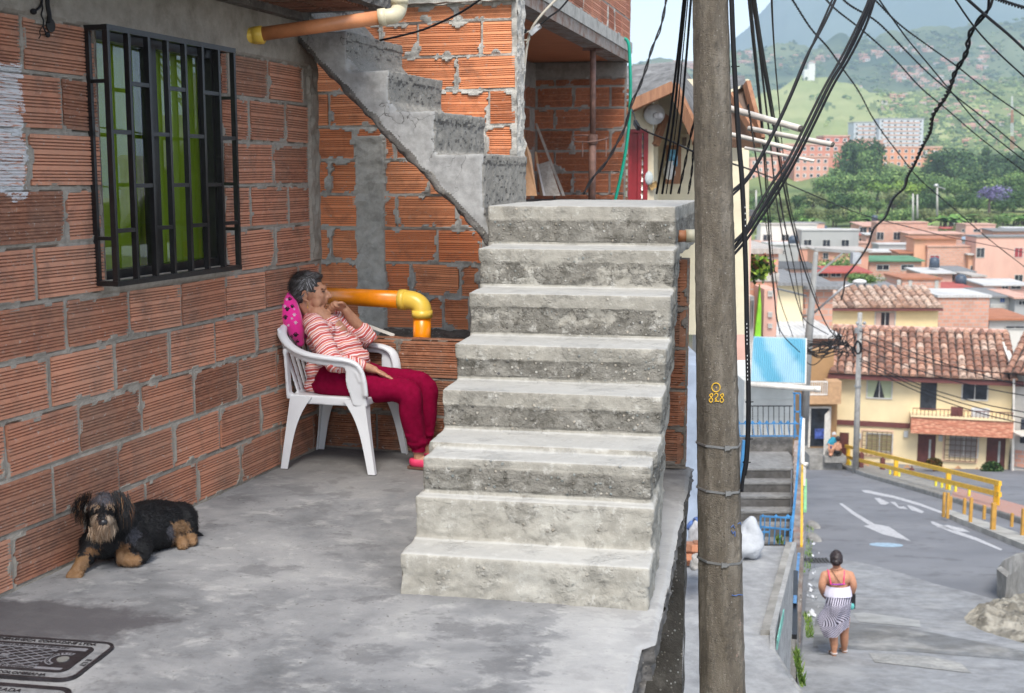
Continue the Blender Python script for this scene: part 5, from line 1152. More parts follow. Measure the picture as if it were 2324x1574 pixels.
    for px, lab, Ya, Yb, w_, mt in (([(1819, 948), (1808, 1095), (1794, 1236)], 'long sloping blue handrail beside the dark steps', 19, 16.8, .035, M_blue), ([(1813, 1258), (1804, 1366)], 'lower blue handrail piece on the terrace edge', 16, 12.5, .035, plain('faded_blue', (.10, .25, .48), .6, .3, 5)),
                                ([(1806, 1300), (1803, 1446)], 'black square post hanging on the terrace wall below the blue rail', 13.5, 11.8, .05, M_black), ([(1821, 1030), (1819, 1240)], 'yellow pipe running down beside the blue handrail', 22, 18, .035, M_yel), ([(1828, 1090), (1827, 1160)], 'short lime green strip beside the yellow pipe', 22, 20, .05, plain('lime_strip', (.25, .55, .25), .6)), ([(1690, 1000), (1681, 1100)], 'light blue post half hidden behind the thick cable', 14, 14, .05, M_blue)):
        m = MB(); n = len(px); q = [P(u, v, Ya + (Yb - Ya) * i / (n - 1)) for i, (u, v) in enumerate(px)]
        for a, b in zip(q[:-1], q[1:]): m.beam(a, b, w_, w_)
        m.build('handrail' if 'rail' in lab else 'post', mt, label=lab, category='handrail' if 'rail' in lab else 'post')
    m = MB(); m.tube([P(1821, 950, 21), P(1820, 1050, 21), P(1831, 1055, 20.9)], .045, 12); m.build('white_downpipe', M_pvcW, smooth=True, label='white downpipe with an elbow at the corner of the white house', category='pipe')
    m = MB(); a, b = P(1817, 1060, 21.5), P(1825, 1100, 21.5); m.box(a.x, b.x, 21.4, 21.6, b.z, a.z); m.build('white_post', M_pvcW, label='short white painted wall end under the white downpipe', category='post')
    # sacks
    Msack = plain('woven_sack', (.46, .48, .51), .7, .08, 6, .5, 30, d=.01)
    def sack(u, v, Y, rx, rz, lab, mt=Msack, sq=1.):
        c = P(u, v, Y); m = MB(); m.ell((c.x, c.y, c.z), (rx, rx * .8, rz), 28, 20); o = m.build('sack', mt, smooth=True, at=(c.x, c.y, c.z - rz)); z0 = -0.0
        def d(p, n):
            q = Vector(p); k = (q.z) / (2 * rz); w2 = 1.18 - .65 * k ** 1.6; q.x *= w2; q.y *= w2; q += n * (.05 * fbm(q, 4.5, c.x, 4) + .022 * abs(noise.noise(q * 14))); q.z = max(q.z, 0); q.x += .12 * k * rx; return q
        displace(o, d); o['label'] = lab; o['category'] = 'sack'
    sack(1698, 1222, 16.0, .19, .27, 'bulging white woven sack standing on the terrace behind the pole')
    sack(1574, 1216, 14.5, .10, .17, 'dirty white sack squeezed between the wall and the pole', plain('dirty_sack', (.42, .42, .44), .8, .3, 6, .6))
    sack(1577, 1275, 13.6, .08, .11, 'small grey tied bag at the foot of the rubble heap', plain('grey_bag', (.36, .34, .32), .8, .3, 6, .6))
    sack(1575, 1190, 15.0, .09, .08, 'blue and white crumpled bag on top of the rubble', plain('blue_bag', (.10, .18, .45), .6, .6, 9, .5))
    m = MB(); rnd = random.Random(3)
    for i in range(60):
        q = P(1560 + 34 * rnd.random(), 1235 + 45 * rnd.random(), 14 + rnd.random()); s_ = .03 + .04 * rnd.random(); m.box(q.x - s_, q.x + s_, q.y - s_, q.y + s_, q.z - s_ * .6, q.z + s_ * .6, 0, rnd.random(), M=None)
    m.build('brick_rubble', brickmat('rubble_brick', (.42, .18, .10)), kind='stuff')
    # white house strip seen between the patio corner and the pole
    m = MB(); a, b = P(1540, 830, 15.6), P(1600, 1200, 15.6); m.box(a.x - .6, b.x, 15.6, 17.4, b.z - .5, P(0, 830, 15.6).z); m.build('blue_white_wall', plain('pale_blue_wall', (.34, .40, .50), .8, .2, 2), label='pale bluish wall showing in the gap between the patio and the pole', category='wall')
terrace()
def white_lower_house():
    Y = 25.5; r = thing('low_white_house', 'low white house with a sheet of blue translucent roofing', 'house', P(1755, 1000, Y)); Mw = plain('white_wash', (.60, .60, .57), .85, .1, 2, .1, 20)
    m = MB(); a, b = P(1690, 866, Y), P(1799, 995, Y); m.box(a.x, b.x, Y, Y + 3, b.z - .5, a.z); 
    for v in (905, 942): q = P(1700, v, Y); m.box(a.x, b.x, Y - .02, Y, q.z - .02, q.z)
    m.build('wall', Mw, r)
    s = S('blue_sheet'); x = s.xyz(); w_ = s.rmp(s.m('ADD', s.m('MULTIPLY', s.m('SINE', s.m('MULTIPLY', x[0], 7.)), .3), s.noise(1.2, 4)), (.3, (.13, .38, .50)), (.62, (.33, .52, .60)))
    s.fin(w_, .35, None, Specular_IOR_Level=.4); m = MB(); A_, B_, C_, D_ = P(1703, 868, Y - .9), P(1828, 872, Y - .9), P(1830, 770, Y + 1.5), P(1710, 766, Y + 1.5); n = 26
    def f(a, b): return A_.lerp(B_, a).lerp(D_.lerp(C_, a), b) + Vector((0, 0, .028 * abs(sin(pi * n * a))))
    m.grid(n * 6, 2, f); m.build('roof_sheet', s.M, r)
    m = MB(); m.beam(A_, B_, .03, .03); m.beam(D_ + Vector((0, 0, .0)), C_, .03, .03); m.beam(B_, C_, .03, .04); m.beam(A_ + Vector((0, 0, -.1)), D_ + Vector((0, 0, -.1)), .05, .05); m.build('roof_edge', M_pvcW, r)
    q = thing('white_gutter', 'white gutter pipe under the blue sheet reaching past the utility pole', 'gutter', P(1780, 885, Y - 1.2)); m = MB(); a, b = P(1700, 873, Y - 1.2), P(1862, 884, Y - 1.6); m.tube([a, b], .055, 14); m.build('pipe', M_pvcW, q, smooth=True); m = MB(); m.tube([b - (b - a).normalized() * .12, b + (b - a).normalized() * .01], .062, 14); m.build('collar', M_pvcW, q, smooth=True)
    # small black and blue frame at the corner
    m = MB()
    for u0, v0, u1, v1 in ((1800, 893, 1816, 893), (1816, 893, 1816, 1000), (1802, 935, 1816, 935), (1803, 893, 1803, 995)): m.beam(P(u0, v0, Y - 1.5), P(u1, v1, Y - 1.5), .03, .03)
    m.build('side_gate', bpy.data.materials['blue_enamel'], label='narrow blue and black frame at the corner of the white house', category='gate')
    # long stairway left of it
    m = MB(); Y0 = 28.; z0 = P(1680, 1002, Y0).z
    for k in range(18):
        y = Y0 + .27 * k; m.box(P(1640, 900, Y0).x, P(1697, 900, Y0).x + .012 * k, y, y + .29, z0 - .5, z0 + .165 * (k + 1))
    m.build('concrete_stairway', concrete('pale_stair', (.34, .32, .29), stain=.3, sc=1.5), label='long narrow concrete stairway climbing behind the power pole', category='steps')
    m = MB(); m.beam(P(1697, 1000, 27.8), P(1692, 830, 28.5), .03, .03); m.beam(P(1703, 780, 29), P(1697, 1000, 27.8), .02, .02); m.build('stair_rail', M_black, label='dark handrail beside the long narrow stairway', category='handrail')
white_lower_house()

# ================================================================= HOUSE KIT
def fc(px, Y0, px1=None, Y1=None):
    a = P(px, 800, Y0); b = P(px1, 800, Y1 or Y0); th = math.atan2(-(b.y - a.y), b.x - a.x); return frame(Vector((a.x, a.y, 0)), th), (b - a).xy.length
HM = {}
def hm(c, kind='w'):
    key = (kind,) + tuple(c)
    if key not in HM:
        if kind == 'b':
            s = S('far_brick'); bt = s.n('TexBrick', {'Vector': s.vec((1, 1, 1), (pi / 2, 0, 0)), 'Color1': (*c, 1), 'Color2': (c[0] * .82, c[1] * .8, c[2] * .8, 1), 'Mortar': (.42, .36, .32, 1), 'Scale': 1., 'Mortar Size': .022, 'Brick Width': .42, 'Row Height': .2275})
            col = s.mix(s.rmp(s.noise(.8, 5, .7), (.5, 0), (.7, .35)), bt.outputs[0], (.30, .20, .15)); HM[key] = s.fin(col, .9)
        elif kind == 'r':
            s = S('far_roof'); w_ = s.n('TexWave', {'Vector': s.co, 'Scale': 1.6, 'Distortion': .3}, bands_direction='X').outputs[1]
            col = s.mix(s.rmp(s.noise(.7, 5, .7), (.45, 0), (.7, .6)), c, tuple(x * .5 for x in c)); col = s.mix(s.m('MULTIPLY', w_, .35), col, tuple(x * .5 for x in c)); HM[key] = s.fin(col, .85, s.bump(w_, .5, .03))
        else:
            s = S('far_wall'); col = s.mix(s.rmp(s.noise(.6, 6, .7, v=s.vec((1, 1, .4))), (.45, 0), (.75, .45)), c, tuple(x * .62 for x in c)); HM[key] = s.fin(col, .9)
    return HM[key]
M_pane = plain('dark_pane', (.035, .04, .05), .12, .4, 2, .02); M_frame = plain('window_frame', (.50, .49, .46), .6)
CT = {'w': (.62, .60, .55), 'b': (.60, .31, .22), 'p': (.64, .39, .31), 'g': (.36, .36, .35), 'o': (.62, .34, .22), 's': (.62, .37, .30), 'c': (.68, .58, .38), 'd': (.30, .15, .10)}
RT = {'g': (.22, .22, .22), 'r': (.42, .09, .07), 't': (.42, .17, .09), 'w': (.58, .57, .55), 'k': (.10, .10, .10), 'n': (.10, .25, .14), 'p': (.60, .36, .28), 'l': (.30, .38, .46), 'e': (.46, .42, .38)}
def win(m2, fr, u0, v0, u1, v1, r, col=None, bars=False, curtain=None, door=None):
    a = onp(u0, v0, fr, 1, 0); b = onp(u1, v1, fr, 1, 0); x0, x1, z1, z0 = a.x, b.x, a.z, b.z; t = max(.04, (x1 - x0) * .05)
    m = MB(); 
    for q in ((x0, x0 + t, z0, z1), (x1 - t, x1, z0, z1), (x0 + t, x1 - t, z1 - t, z1), (x0 + t, x1 - t, z0, z0 + t), ((x0 + x1) / 2 - t / 3, (x0 + x1) / 2 + t / 3, z0 + t, z1 - t)): m.box(q[0], q[1], -.06, .03, q[2], q[3])
    w_ = m.build('window', M_frame if col is None else col, r, fr); m = MB(); m.box(x0 + t, x1 - t, -.012, .02, z0 + t, z1 - t); m.build('pane', curtain or M_pane, w_, fr); return w_
def house(nm, lab, Y, box, wall='b', kind='b', roof=None, wins=(), D=4.6, z2=True, rk=None, grp=None, over=.25, extra=None, slabs=(), cols=(), drop=3.5):
    """box px (x0,y0,x1,y1) of the facade in the zoomed survey picture; roof (type, colour, y of its upper edge)"""
    T = (lambda x, y: (1646.2 + x / 3.4286, 387.3 + y / 3.4286)) if z2 else (lambda x, y: (x, y))
    (u0, v0), (u1, v1) = T(box[0], box[1]), T(box[2], box[3]); Y1 = Y if rk is None else Y + rk; fr, W_ = fc(u0, Y, u1, Y1)
    zt = onp(u0, v0, fr, 1, 0).z; zb = onp(u0, v1, fr, 1, 0).z; base = fr @ Vector((W_ / 2, D / 2, zb))
    r = thing(nm, lab, 'house', base, -math.atan2(P(u1, 800, Y1).y * -1 + P(u0, 800, Y).y, W_) if False else 0, grp)
    m = MB(); m.box(0, W_, 0, D, zb - drop, zt); o = m.build('wall', hm(CT[wall], kind), r, fr)
    for f in slabs:                                       # concrete floor bands
        z = onp(u0, T(0, f)[1], fr, 1, 0).z; m = MB(); m.box(-.03, W_ + .03, -.04, D, z - .12, z + .12); m.build('floor_band', M_mortarO, r, fr)
    for f in cols: x = onp(T(f, 0)[0], v0, fr, 1, 0).x; m = MB(); m.box(x - .14, x + .14, -.05, .1, zb - 2, zt); m.build('concrete_column', M_mortarO, r, fr)
    if roof:
        ty, rc, yy = roof; vr = T(0, yy)[1]; m = MB(); mt = hm(RT[rc], 'r')
        if ty == 's':                                     # single pitch falling towards the viewer
            # height so that its far edge shows at vr
            dd = D; zr = zt + max(.15, ((H - (vr - 400) * (Y + dd) / F) - zt)); m.add([Vector(p) for p in ((-over, -over * 1.6, zt + .02), (W_ + over, -over * 1.6, zt + .02), (W_ + over, dd, zr), (-over, dd, zr))] + [Vector(p) for p in ((-over, -over * 1.6, zt - .10), (W_ + over, -over * 1.6, zt - .10), (W_ + over, dd, zr - .12), (-over, dd, zr - .12))], [(0, 1, 2, 3), (7, 6, 5, 4), (0, 4, 5, 1), (1, 5, 6, 2), (2, 6, 7, 3), (3, 7, 4, 0)])
        elif ty == 'f': m.box(-.1, W_ + .1, -.12, D, zt + .01, zt + .16)
        elif ty == 'v':                                   # gable facing the viewer
            zr = H - (vr - 400) * Y / F; m.add([Vector(p) for p in ((-over, -.5, zt), (W_ / 2, -.5, zr), (W_ + over, -.5, zt), (-over, D, zt), (W_ / 2, D, zr), (W_ + over, D, zt), (-over, -.5, zt - .15), (W_ / 2, -.5, zr - .18), (W_ + over, -.5, zt - .15))], [(0, 1, 4, 3), (1, 2, 5, 4), (0, 6, 7, 1), (1, 7, 8, 2)]); m.add([Vector((0, 0, zt)), Vector((W_, 0, zt)), Vector((W_ / 2, 0, zr - .15))], [(0, 1, 2)])
        m.build('roof', mt, r, fr)
    for q in wins:
        x0, y0, x1, y1 = q[:4]; cu = hm(q[4], 'w') if len(q) > 4 else None; win(None, fr, *T(x0, y0), *T(x1, y1), r, curtain=cu)
    return r, fr, W_, zt, zb

# ---- the yellow house with the tiled roof
def tiles(name, fr, x0, x1, y0, y1, z0, z1, pitch, rows, parent, mats, seed=1, amp=.5):
    """barrel tile roof: columns across x, rows up the slope from the eave (y0,z0) to the ridge (y1,z1)"""
    rnd = random.Random(seed); m = MB(); n = int((x1 - x0) / pitch); L = sqrt((y1 - y0) ** 2 + (z1 - z0) ** 2); sl = Vector((0, (y1 - y0) / L, (z1 - z0) / L)); up = Vector((0, -sl.z, sl.y)); rw = L / rows
    m.quad(Vector((x0, y0, z0 - .02)), Vector((x1, y0, z0 - .02)), Vector((x1, y1, z1 - .02)), Vector((x0, y1, z1 - .02)), 0, .0)
    for i in range(n):
        xc = x0 + (x1 - x0) * (i + .5) / n
        for k in range(rows):
            b = Vector((xc + rnd.uniform(-.02, .02), y0, z0)) + sl * (k * rw - .03); rr = pitch * amp * rnd.uniform(.9, 1.06); t = rnd.random(); vs = []
            for q, (dl, rs, dz) in enumerate(((0, 1.0, .05), (rw * 1.12, .82, .0))):
                for j in range(7):
                    a = pi * j / 6; vs.append(b + sl * dl + Vector((-cos(a) * rr * rs, 0, 0)) + up * (sin(a) * rr * rs * .85 + dz))
            m.add(vs, [(j, j + 1, j + 8, j + 7) for j in range(6)] + [list(range(7))[::-1]], 0, max(.01, t))
    return m.build(name, mats, parent, fr)
def tilemat(name, c1, c2, c3):
    s = S(name); t = s.attr(); col = s.rmp(t, (0, (.06, .045, .04)), (.02, c1), (.45, c2), (.75, c3), (1, (.62, .46, .36))); col = s.mix(s.m('MULTIPLY', s.rmp(s.noise(5, 5, .7), (.40, 0), (.60, 1)), .7), col, (.08, .06, .05)); return s.fin(col, .9)
M_tile = tilemat('barrel_tiles', (.22, .10, .065), (.38, .185, .12), (.54, .30, .20)); M_tileP = tilemat('pale_tiles', (.42, .24, .16), (.52, .34, .25), (.60, .44, .34))
def yellow_house():
    fr, W_ = fc(1897, 64.2, 2303, 61.8); Xp = lambda u, v=850: onp(u, v, fr, 1, 0).x; Zp = lambda u, v: onp(u, v, fr, 1, 0).z
    My = plain('yellow_render', (.72, .59, .36), .85, .06, 1, .1, 12); Mb = plain('brown_trim', (.13, .04, .035), .6); zt = Zp(1897, 850); zb = Zp(1897, 1056) - .6; th = math.atan2(64.2 - 61.8, W_)
    r = thing('yellow_house', 'two storey yellow house with barrel tile roof and stone clad balcony', 'house', fr @ Vector((W_ / 2, 3, zb)), 0)
    m = MB(); m.box(0, W_, 0, 7, zb - 1.5, zt); m.build('wall', My, r, fr)
    s = S('stone_base'); s.fin(s.rmp(s.noise(14, 6, .8), (.3, (.22, .21, .19)), (.7, (.36, .34, .31))), .9); m = MB(); zz = Zp(2000, 1045)
    def zl(u): return Zp(u, 1040 + (u - 1900) * .09)
    m.add([Vector((0, -.06, zl(1900))), Vector((W_, -.06, zl(2303))), Vector((W_, -.06, zb - 1.5)), Vector((0, -.06, zb - 1.5)), Vector((0, 0, zl(1900))), Vector((W_, 0, zl(2303)))], [(0, 1, 2, 3), (0, 1, 5, 4)]); m.build('stone_base', s.M, r, fr)
    md = plain('diamond_tile', (.50, .28, .15), .8)
    for u, v in ((1972, 1060), (2019, 1066), (2068, 1067), (2147, 1069), (2185, 1070), (2228, 1074)):
        x, z = Xp(u), Zp(u, v); m = MB(); m.prism([(x, z + .30), (x + .30, z), (x, z - .30), (x - .30, z)], .06, .075, M=Matrix.Rotation(pi / 2, 4, 'X')); m.build('diamond_tile', md, r, fr)
        m = MB(); m.prism([(x, z + .14), (x + .14, z), (x, z - .14), (x - .14, z)], .076, .08, M=Matrix.Rotation(pi / 2, 4, 'X')); m.build('diamond_centre', s.M, r, fr)
    # eave board and tiles
    m = MB(); m.box(-.35, W_ + .45, -.7, -.6, zt - .12, zt + .14); m.box(-.35, W_ + .45, -.6, 0, zt - .02, zt + .06); m.build('eave_board', Mb, r, fr)
    tiles('roof', fr, -.3, W_ + .15, -.78, 4.2, zt + .15, zt + 2.05, .385, 9, r, M_tile, 2)
    m = MB(); m.box(-.3, W_, 4.1, 4.5, zt - 1, zt + 2.15); m.build('ridge_cap', hm(CT['p']), r, fr)
    m = MB(); vs = [onp(2265, 762, fr, 1, 4.2), onp(2275, 762, fr, 1, 4.2), onp(2312, 850, fr, 1, -.8), onp(2300, 850, fr, 1, -.8)]; m.add([v + Vector((0, 0, .12)) for v in vs] + vs, [(0, 1, 2, 3), (3, 2, 6, 7), (0, 3, 7, 4), (1, 2, 6, 5)]); m.build('verge_flashing', M_pvcW, r, fr)
    m = MB(); m.box(-.0, Xp(2070), -.10, -.01, Zp(1985, 968), Zp(1985, 957)); m.build('trim_band', Mb, r, fr)
    cur = hm((.42, .46, .30)); dk = M_pane
    for q, c in (((1967, 860, 2025, 907), cur), ((2183, 863, 2242, 911), None)): win(None, fr, *q, r, curtain=c)
    # dark wedge between the parted curtains
    a = onp(1996, 860, fr, 1, 0); m = MB(); x0, x1, xc = Xp(1983), Xp(2010), Xp(1996); m.add([Vector((xc - .04, -.02, Zp(1996, 863))), Vector((xc + .04, -.02, Zp(1996, 863))), Vector((x1, -.02, Zp(1996, 904))), Vector((x0, -.02, Zp(1996, 904)))], [(0, 1, 2, 3)]); m.build('curtain_gap', M_pane, r, fr)
    d_ = lambda u0, v0, u1, v1, mt, nm: (lambda m: (m.box(Xp(u0), Xp(u1), -.03, .02, Zp(u1, v1), Zp(u0, v0)), m.build(nm, mt, r, fr))[1])(MB())
    d_(2091, 861, 2128, 932, M_pane, 'balcony_door')
    Md = plain('brown_door', (.10, .035, .03), .35, .2, 4, .05)
    for i, q in enumerate(((1911, 982, 1932, 1050), (2090, 986, 2131, 1080), (2248, 990, 2291, 1094))):
        dd = d_(*q, Md, 'door'); 
        if i: m = MB(); u = (q[0] + q[2]) / 2 + 5; m.box(Xp(u), Xp(u + 5), -.045, -.03, Zp(u, q[3] - 18), Zp(u, q[1] + 12)); m.build('glass_strip', plain('door_glass', (.35, .38, .36), .2), dd, fr)
    for q, c in (((1963, 978, 2030, 1032), hm((.30, .26, .14))), ((2152, 985, 2224, 1044), hm((.28, .26, .24)))):
        wf = win(None, fr, q[0] + 3, q[1] + 4, q[2] - 4, q[3] - 4, r, curtain=c); m = MB(); x0, x1, z0, z1 = Xp(q[0]), Xp(q[2]), Zp(q[0], q[3]), Zp(q[0], q[1])
        for k in range(7): x = x0 + (x1 - x0) * k / 6; m.box(x - .015, x + .015, -.16, -.13, z0, z1)
        for k in range(6): z = z0 + (z1 - z0) * k / 5; m.box(x0, x1, -.165, -.168 + .04, z - .012, z + .012)
        m.build('window_bars', plain('bronze_bars', (.12, .07, .05), .5), wf, fr)
        m = MB(); t = .09; [m.box(*b_) for b_ in ((x0 - t, x1 + t, -.05, -.001, z1, z1 + t), (x0 - t, x1 + t, -.05, -.001, z0 - t, z0), (x0 - t, x0, -.05, -.001, z0, z1), (x1, x1 + t, -.05, -.001, z0, z1))]; m.build('surround', plain('peach_trim', (.66, .46, .32), .8), wf, fr)
    for q in ((1951, 983, 1960, 996), (2057, 978, 2067, 992), (2137, 988, 2146, 1001)): m = MB(); m.box(Xp(q[0]), Xp(q[2]), -.14, -.02, Zp(q[0], q[3]), Zp(q[0], q[1])); m.build('meter_box', plain('meter_grey', (.45, .47, .47), .4), r, fr)
    # balcony
    sm = S('salmon_stone'); vv = sm.n('TexVoronoi', {'Vector': sm.vec((1, 1, 2.2)), 'Scale': 4.}); sm.fin(sm.rmp(vv.outputs['Distance'], (.1, (.66, .34, .22)), (.6, (.46, .18, .11))), .9, sm.bump(vv.outputs['Distance'], .8, .04))
    m = MB(); m.box(Xp(2071), W_ + .02, -1.0, 0, Zp(2071, 975), Zp(2071, 938)); m.build('balcony', sm.M, r, fr); m = MB(); m.box(Xp(2069), W_ + .04, -1.08, 0, Zp(2071, 938) + .002, Zp(2071, 934)); m.build('balcony_ledge', My, r, fr)
    m = MB(); z0, z1 = Zp(2071, 934), Zp(2071, 918); x0, x1 = Xp(2073), W_
    m.box(x0, x1, -1.03, -.99, z1 - .04, z1); k = 0; x = x0
    while x < x1: m.box(x, x + .03, -1.025, -.995, z0, z1 - .04); x += .19
    m.build('balcony_railing', Mb, r, fr)
    for i in range(5): x = Xp(2160 + 14 * i if i < 2 else 2206 + 14 * (i - 2)); m = MB(); m.box(x, x + .28, -.8, -.55, z0, z0 + .45); m.build('balcony_chair', plain('white_plastic', (.6, .6, .6), .5) if i > 1 else Mb, r, fr)
    # bushes
    for u, v, rad, hh, lab in ((2120, 1052, .34, .28, 'round reddish green potted shrub before the middle door'), (2252, 1066, .48, .42, 'round clipped green bush on a thin trunk before the right door')):
        Yb = 60.5; c = P(u, v, Yb); t = thing('clipped_shrub', lab, 'shrub', (c.x, c.y, c.z - 1.2)); m = MB(); rnd = random.Random(int(u))
        for _ in range(900):
            d = Vector((rnd.gauss(0, 1), rnd.gauss(0, 1), rnd.gauss(0, 1))).normalized() * (rnd.random() ** .35); q = c + Vector((d.x * rad * 1.2, d.y * rad, d.z * hh)); a = Vector((rnd.uniform(-1, 1), rnd.uniform(-1, 1), rnd.uniform(-1, 1))).normalized() * .06; b = a.cross(Vector((rnd.random(), rnd.random(), 1))).normalized() * .05; m.quad(q - a, q - b, q + a, q + b, 0, rnd.random())
        m.build('crown', M_leafY if u < 2200 else M_leafG, t); m = MB(); m.tube([c + Vector((0, 0, -.2)), c + Vector((.03, 0, -.7)), c + Vector((0, 0, -1.3))], .05, 7); m.tube([c + Vector((.05, 0, -.1)), c + Vector((-.05, 0, -.8))], .03, 6); m.build('trunk', M_timber, t)
    # yellow street barrier
    t = thing('yellow_barrier', 'yellow two rail street barrier sloping down in front of the yellow house', 'barrier', St(2100, 1100)); A_, B_ = (1919, 1048), (2268, 1155); 
    Pa = St(1926, 1062); Pb = St(2264, 1160)
    tp = lambda k, v0, v1: P(1919 + 351 * k, v0 + (v1 - v0) * k, Pa.y + (Pb.y - Pa.y) * k)
    m = MB(); m.beam(tp(0, 1013, 1098), tp(1, 1013, 1098), .10, .16); m.build('rail', M_yel, t); m = MB(); m.beam(tp(0, 1037, 1123), tp(1, 1037, 1123), .10, .16); m.build('rail', M_yel, t)
    for k in (.02, .33, .67, .985): a = tp(k, 1012, 1097); q = tp(k, 1056, 1142); m = MB(); m.box(a.x - .09, a.x + .09, a.y - .02, a.y + .10, q.z - .1, a.z); m.build('post', M_yel, t)
    for k in (.04, .30, .36, .60, .64, .69, .73, .82): 
        q = tp(k, 1062, 1150); m = MB(); m.box(q.x - .04, q.x + .04, q.y + .3, q.y + .38, q.z - .15, q.z + .35); m.build('stub_post', plain('lemon_paint', (.70, .62, .04), .6) if k == .04 else bpy.data.materials['lemon_paint'], label='lemon yellow stub post standing behind the street barrier', category='post', group='lemon stub posts behind the barrier')
    for u, v in ((1955, 1040), (2003, 1052), (2069, 1075), (2120, 1095)):
        m = MB(); q = P(u, v, 61.2); m.box(q.x - .1, q.x + .1, q.y - .1, q.y + .1, q.z - .6, q.z + .25); m.tube([q + Vector((0, 0, .25)), q + Vector((0, 0, .42))], [.05, .02], 6); m.build('iron_bollard', Mb, label={1955: 'leftmost dark iron post behind the barrier, nearest the pole', 2003: 'second dark iron post from the left behind the barrier', 2069: 'third dark iron post from the left behind the barrier', 2120: 'dark iron post under the reddish potted shrub'}[u], category='post', group='dark iron posts behind the barrier')
def leafm(name, d, l, h): 
    s = S(name); t = s.attr(); col = s.rmp(t, (0, d), (.6, l), (1, h)); s.fin(col, .75, None, Specular_IOR_Level=.25)
    return s.M
M_leafG = leafm('leaf_green', (.020, .050, .018), (.055, .115, .035), (.13, .20, .06)); M_leafY = leafm('leaf_red', (.05, .06, .02), (.15, .12, .03), (.36, .13, .05))
yellow_house()
def brown_house():
    Y = 63.; fr, W_ = fc(1826, Y, 1900, Y); Xp = lambda u, v=900: onp(u, v, fr, 1, 0).x; Zp = lambda v: onp(1850, v, fr, 1, 0).z
    r = thing('brown_house', 'narrow ochre brown house with open white grille door', 'house', fr @ Vector((W_ / 2, 2, Zp(1040)))); Mo = plain('ochre_render', (.34, .20, .09), .85, .1, 1); 
    m = MB(); m.box(0, W_ + .2, .3, 5, Zp(1080), Zp(905)); m.box(Xp(1826), Xp(1900), .9, 5, Zp(905), Zp(800)); m.build('wall', Mo, r, fr)
    m = MB(); m.box(-.1, Xp(1902), -.6, .3, Zp(913), Zp(895)); m.box(Xp(1872), Xp(1902), -.6, .3, Zp(895) + .003, Zp(862)); m.build('balcony', plain('light_ochre', (.46, .28, .15), .85), r, fr)
    m = MB(); m.box(Xp(1832), Xp(1871), -.58, -.55, Zp(864), Zp(861)); m.box(Xp(1832), Xp(1871), -.58, -.55, Zp(893), Zp(890))
    for i in range(9): x = Xp(1832) + (Xp(1870) - Xp(1832)) * i / 8; m.box(x - .02, x + .02, -.58, -.55, Zp(890), Zp(864))
    m.build('balcony_railing', M_pvcW, r, fr)
    m = MB(); m.box(Xp(1843), Xp(1885), .27, .31, Zp(1016), Zp(929)); d = m.build('door', M_pane, r, fr)
    m = MB(); [m.box(*b_) for b_ in ((Xp(1840), Xp(1844), .2, .32, Zp(1018), Zp(925)), (Xp(1886), Xp(1890), .2, .32, Zp(1018), Zp(925)), (Xp(1844), Xp(1886), .2, .32, Zp(929), Zp(925)))]; m.build('door_frame', M_pvcW, d, fr)
    m = MB(); a = fr @ Vector((Xp(1889), .2, 0)); b = P(1871, 1000, Y - 1.3)
    for i in range(9): q = a.lerp(b, i / 8); m.box(q.x - .02, q.x + .02, q.y - .02, q.y + .02, Zp(1016) - .1 * (i / 8), Zp(931))
    for v in (931, 950, 975, 1000, 1014): m.beam(Vector((a.x, a.y, Zp(v))), Vector((b.x, b.y, Zp(v))), .03, .04)
    m.build('grille_door', M_pvcW, r)
    m = MB(); m.box(Xp(1826), Xp(1840), .2, .3, Zp(1040), Zp(970)); m.box(Xp(1826), Xp(1900), -1.5, .3, Zp(1060), Zp(1020)); m.build('stone_step', M_kerb, r, fr)
    m = MB(); q = P(1865, 985, Y - .2); m.box(q.x - .3, q.x + .3, Y - .02, Y + .1, q.z - .3, q.z + .2); m.build('blue_cloth', plain('blue_cloth', (.06, .10, .35), .8, .6, 6), r)
brown_house()

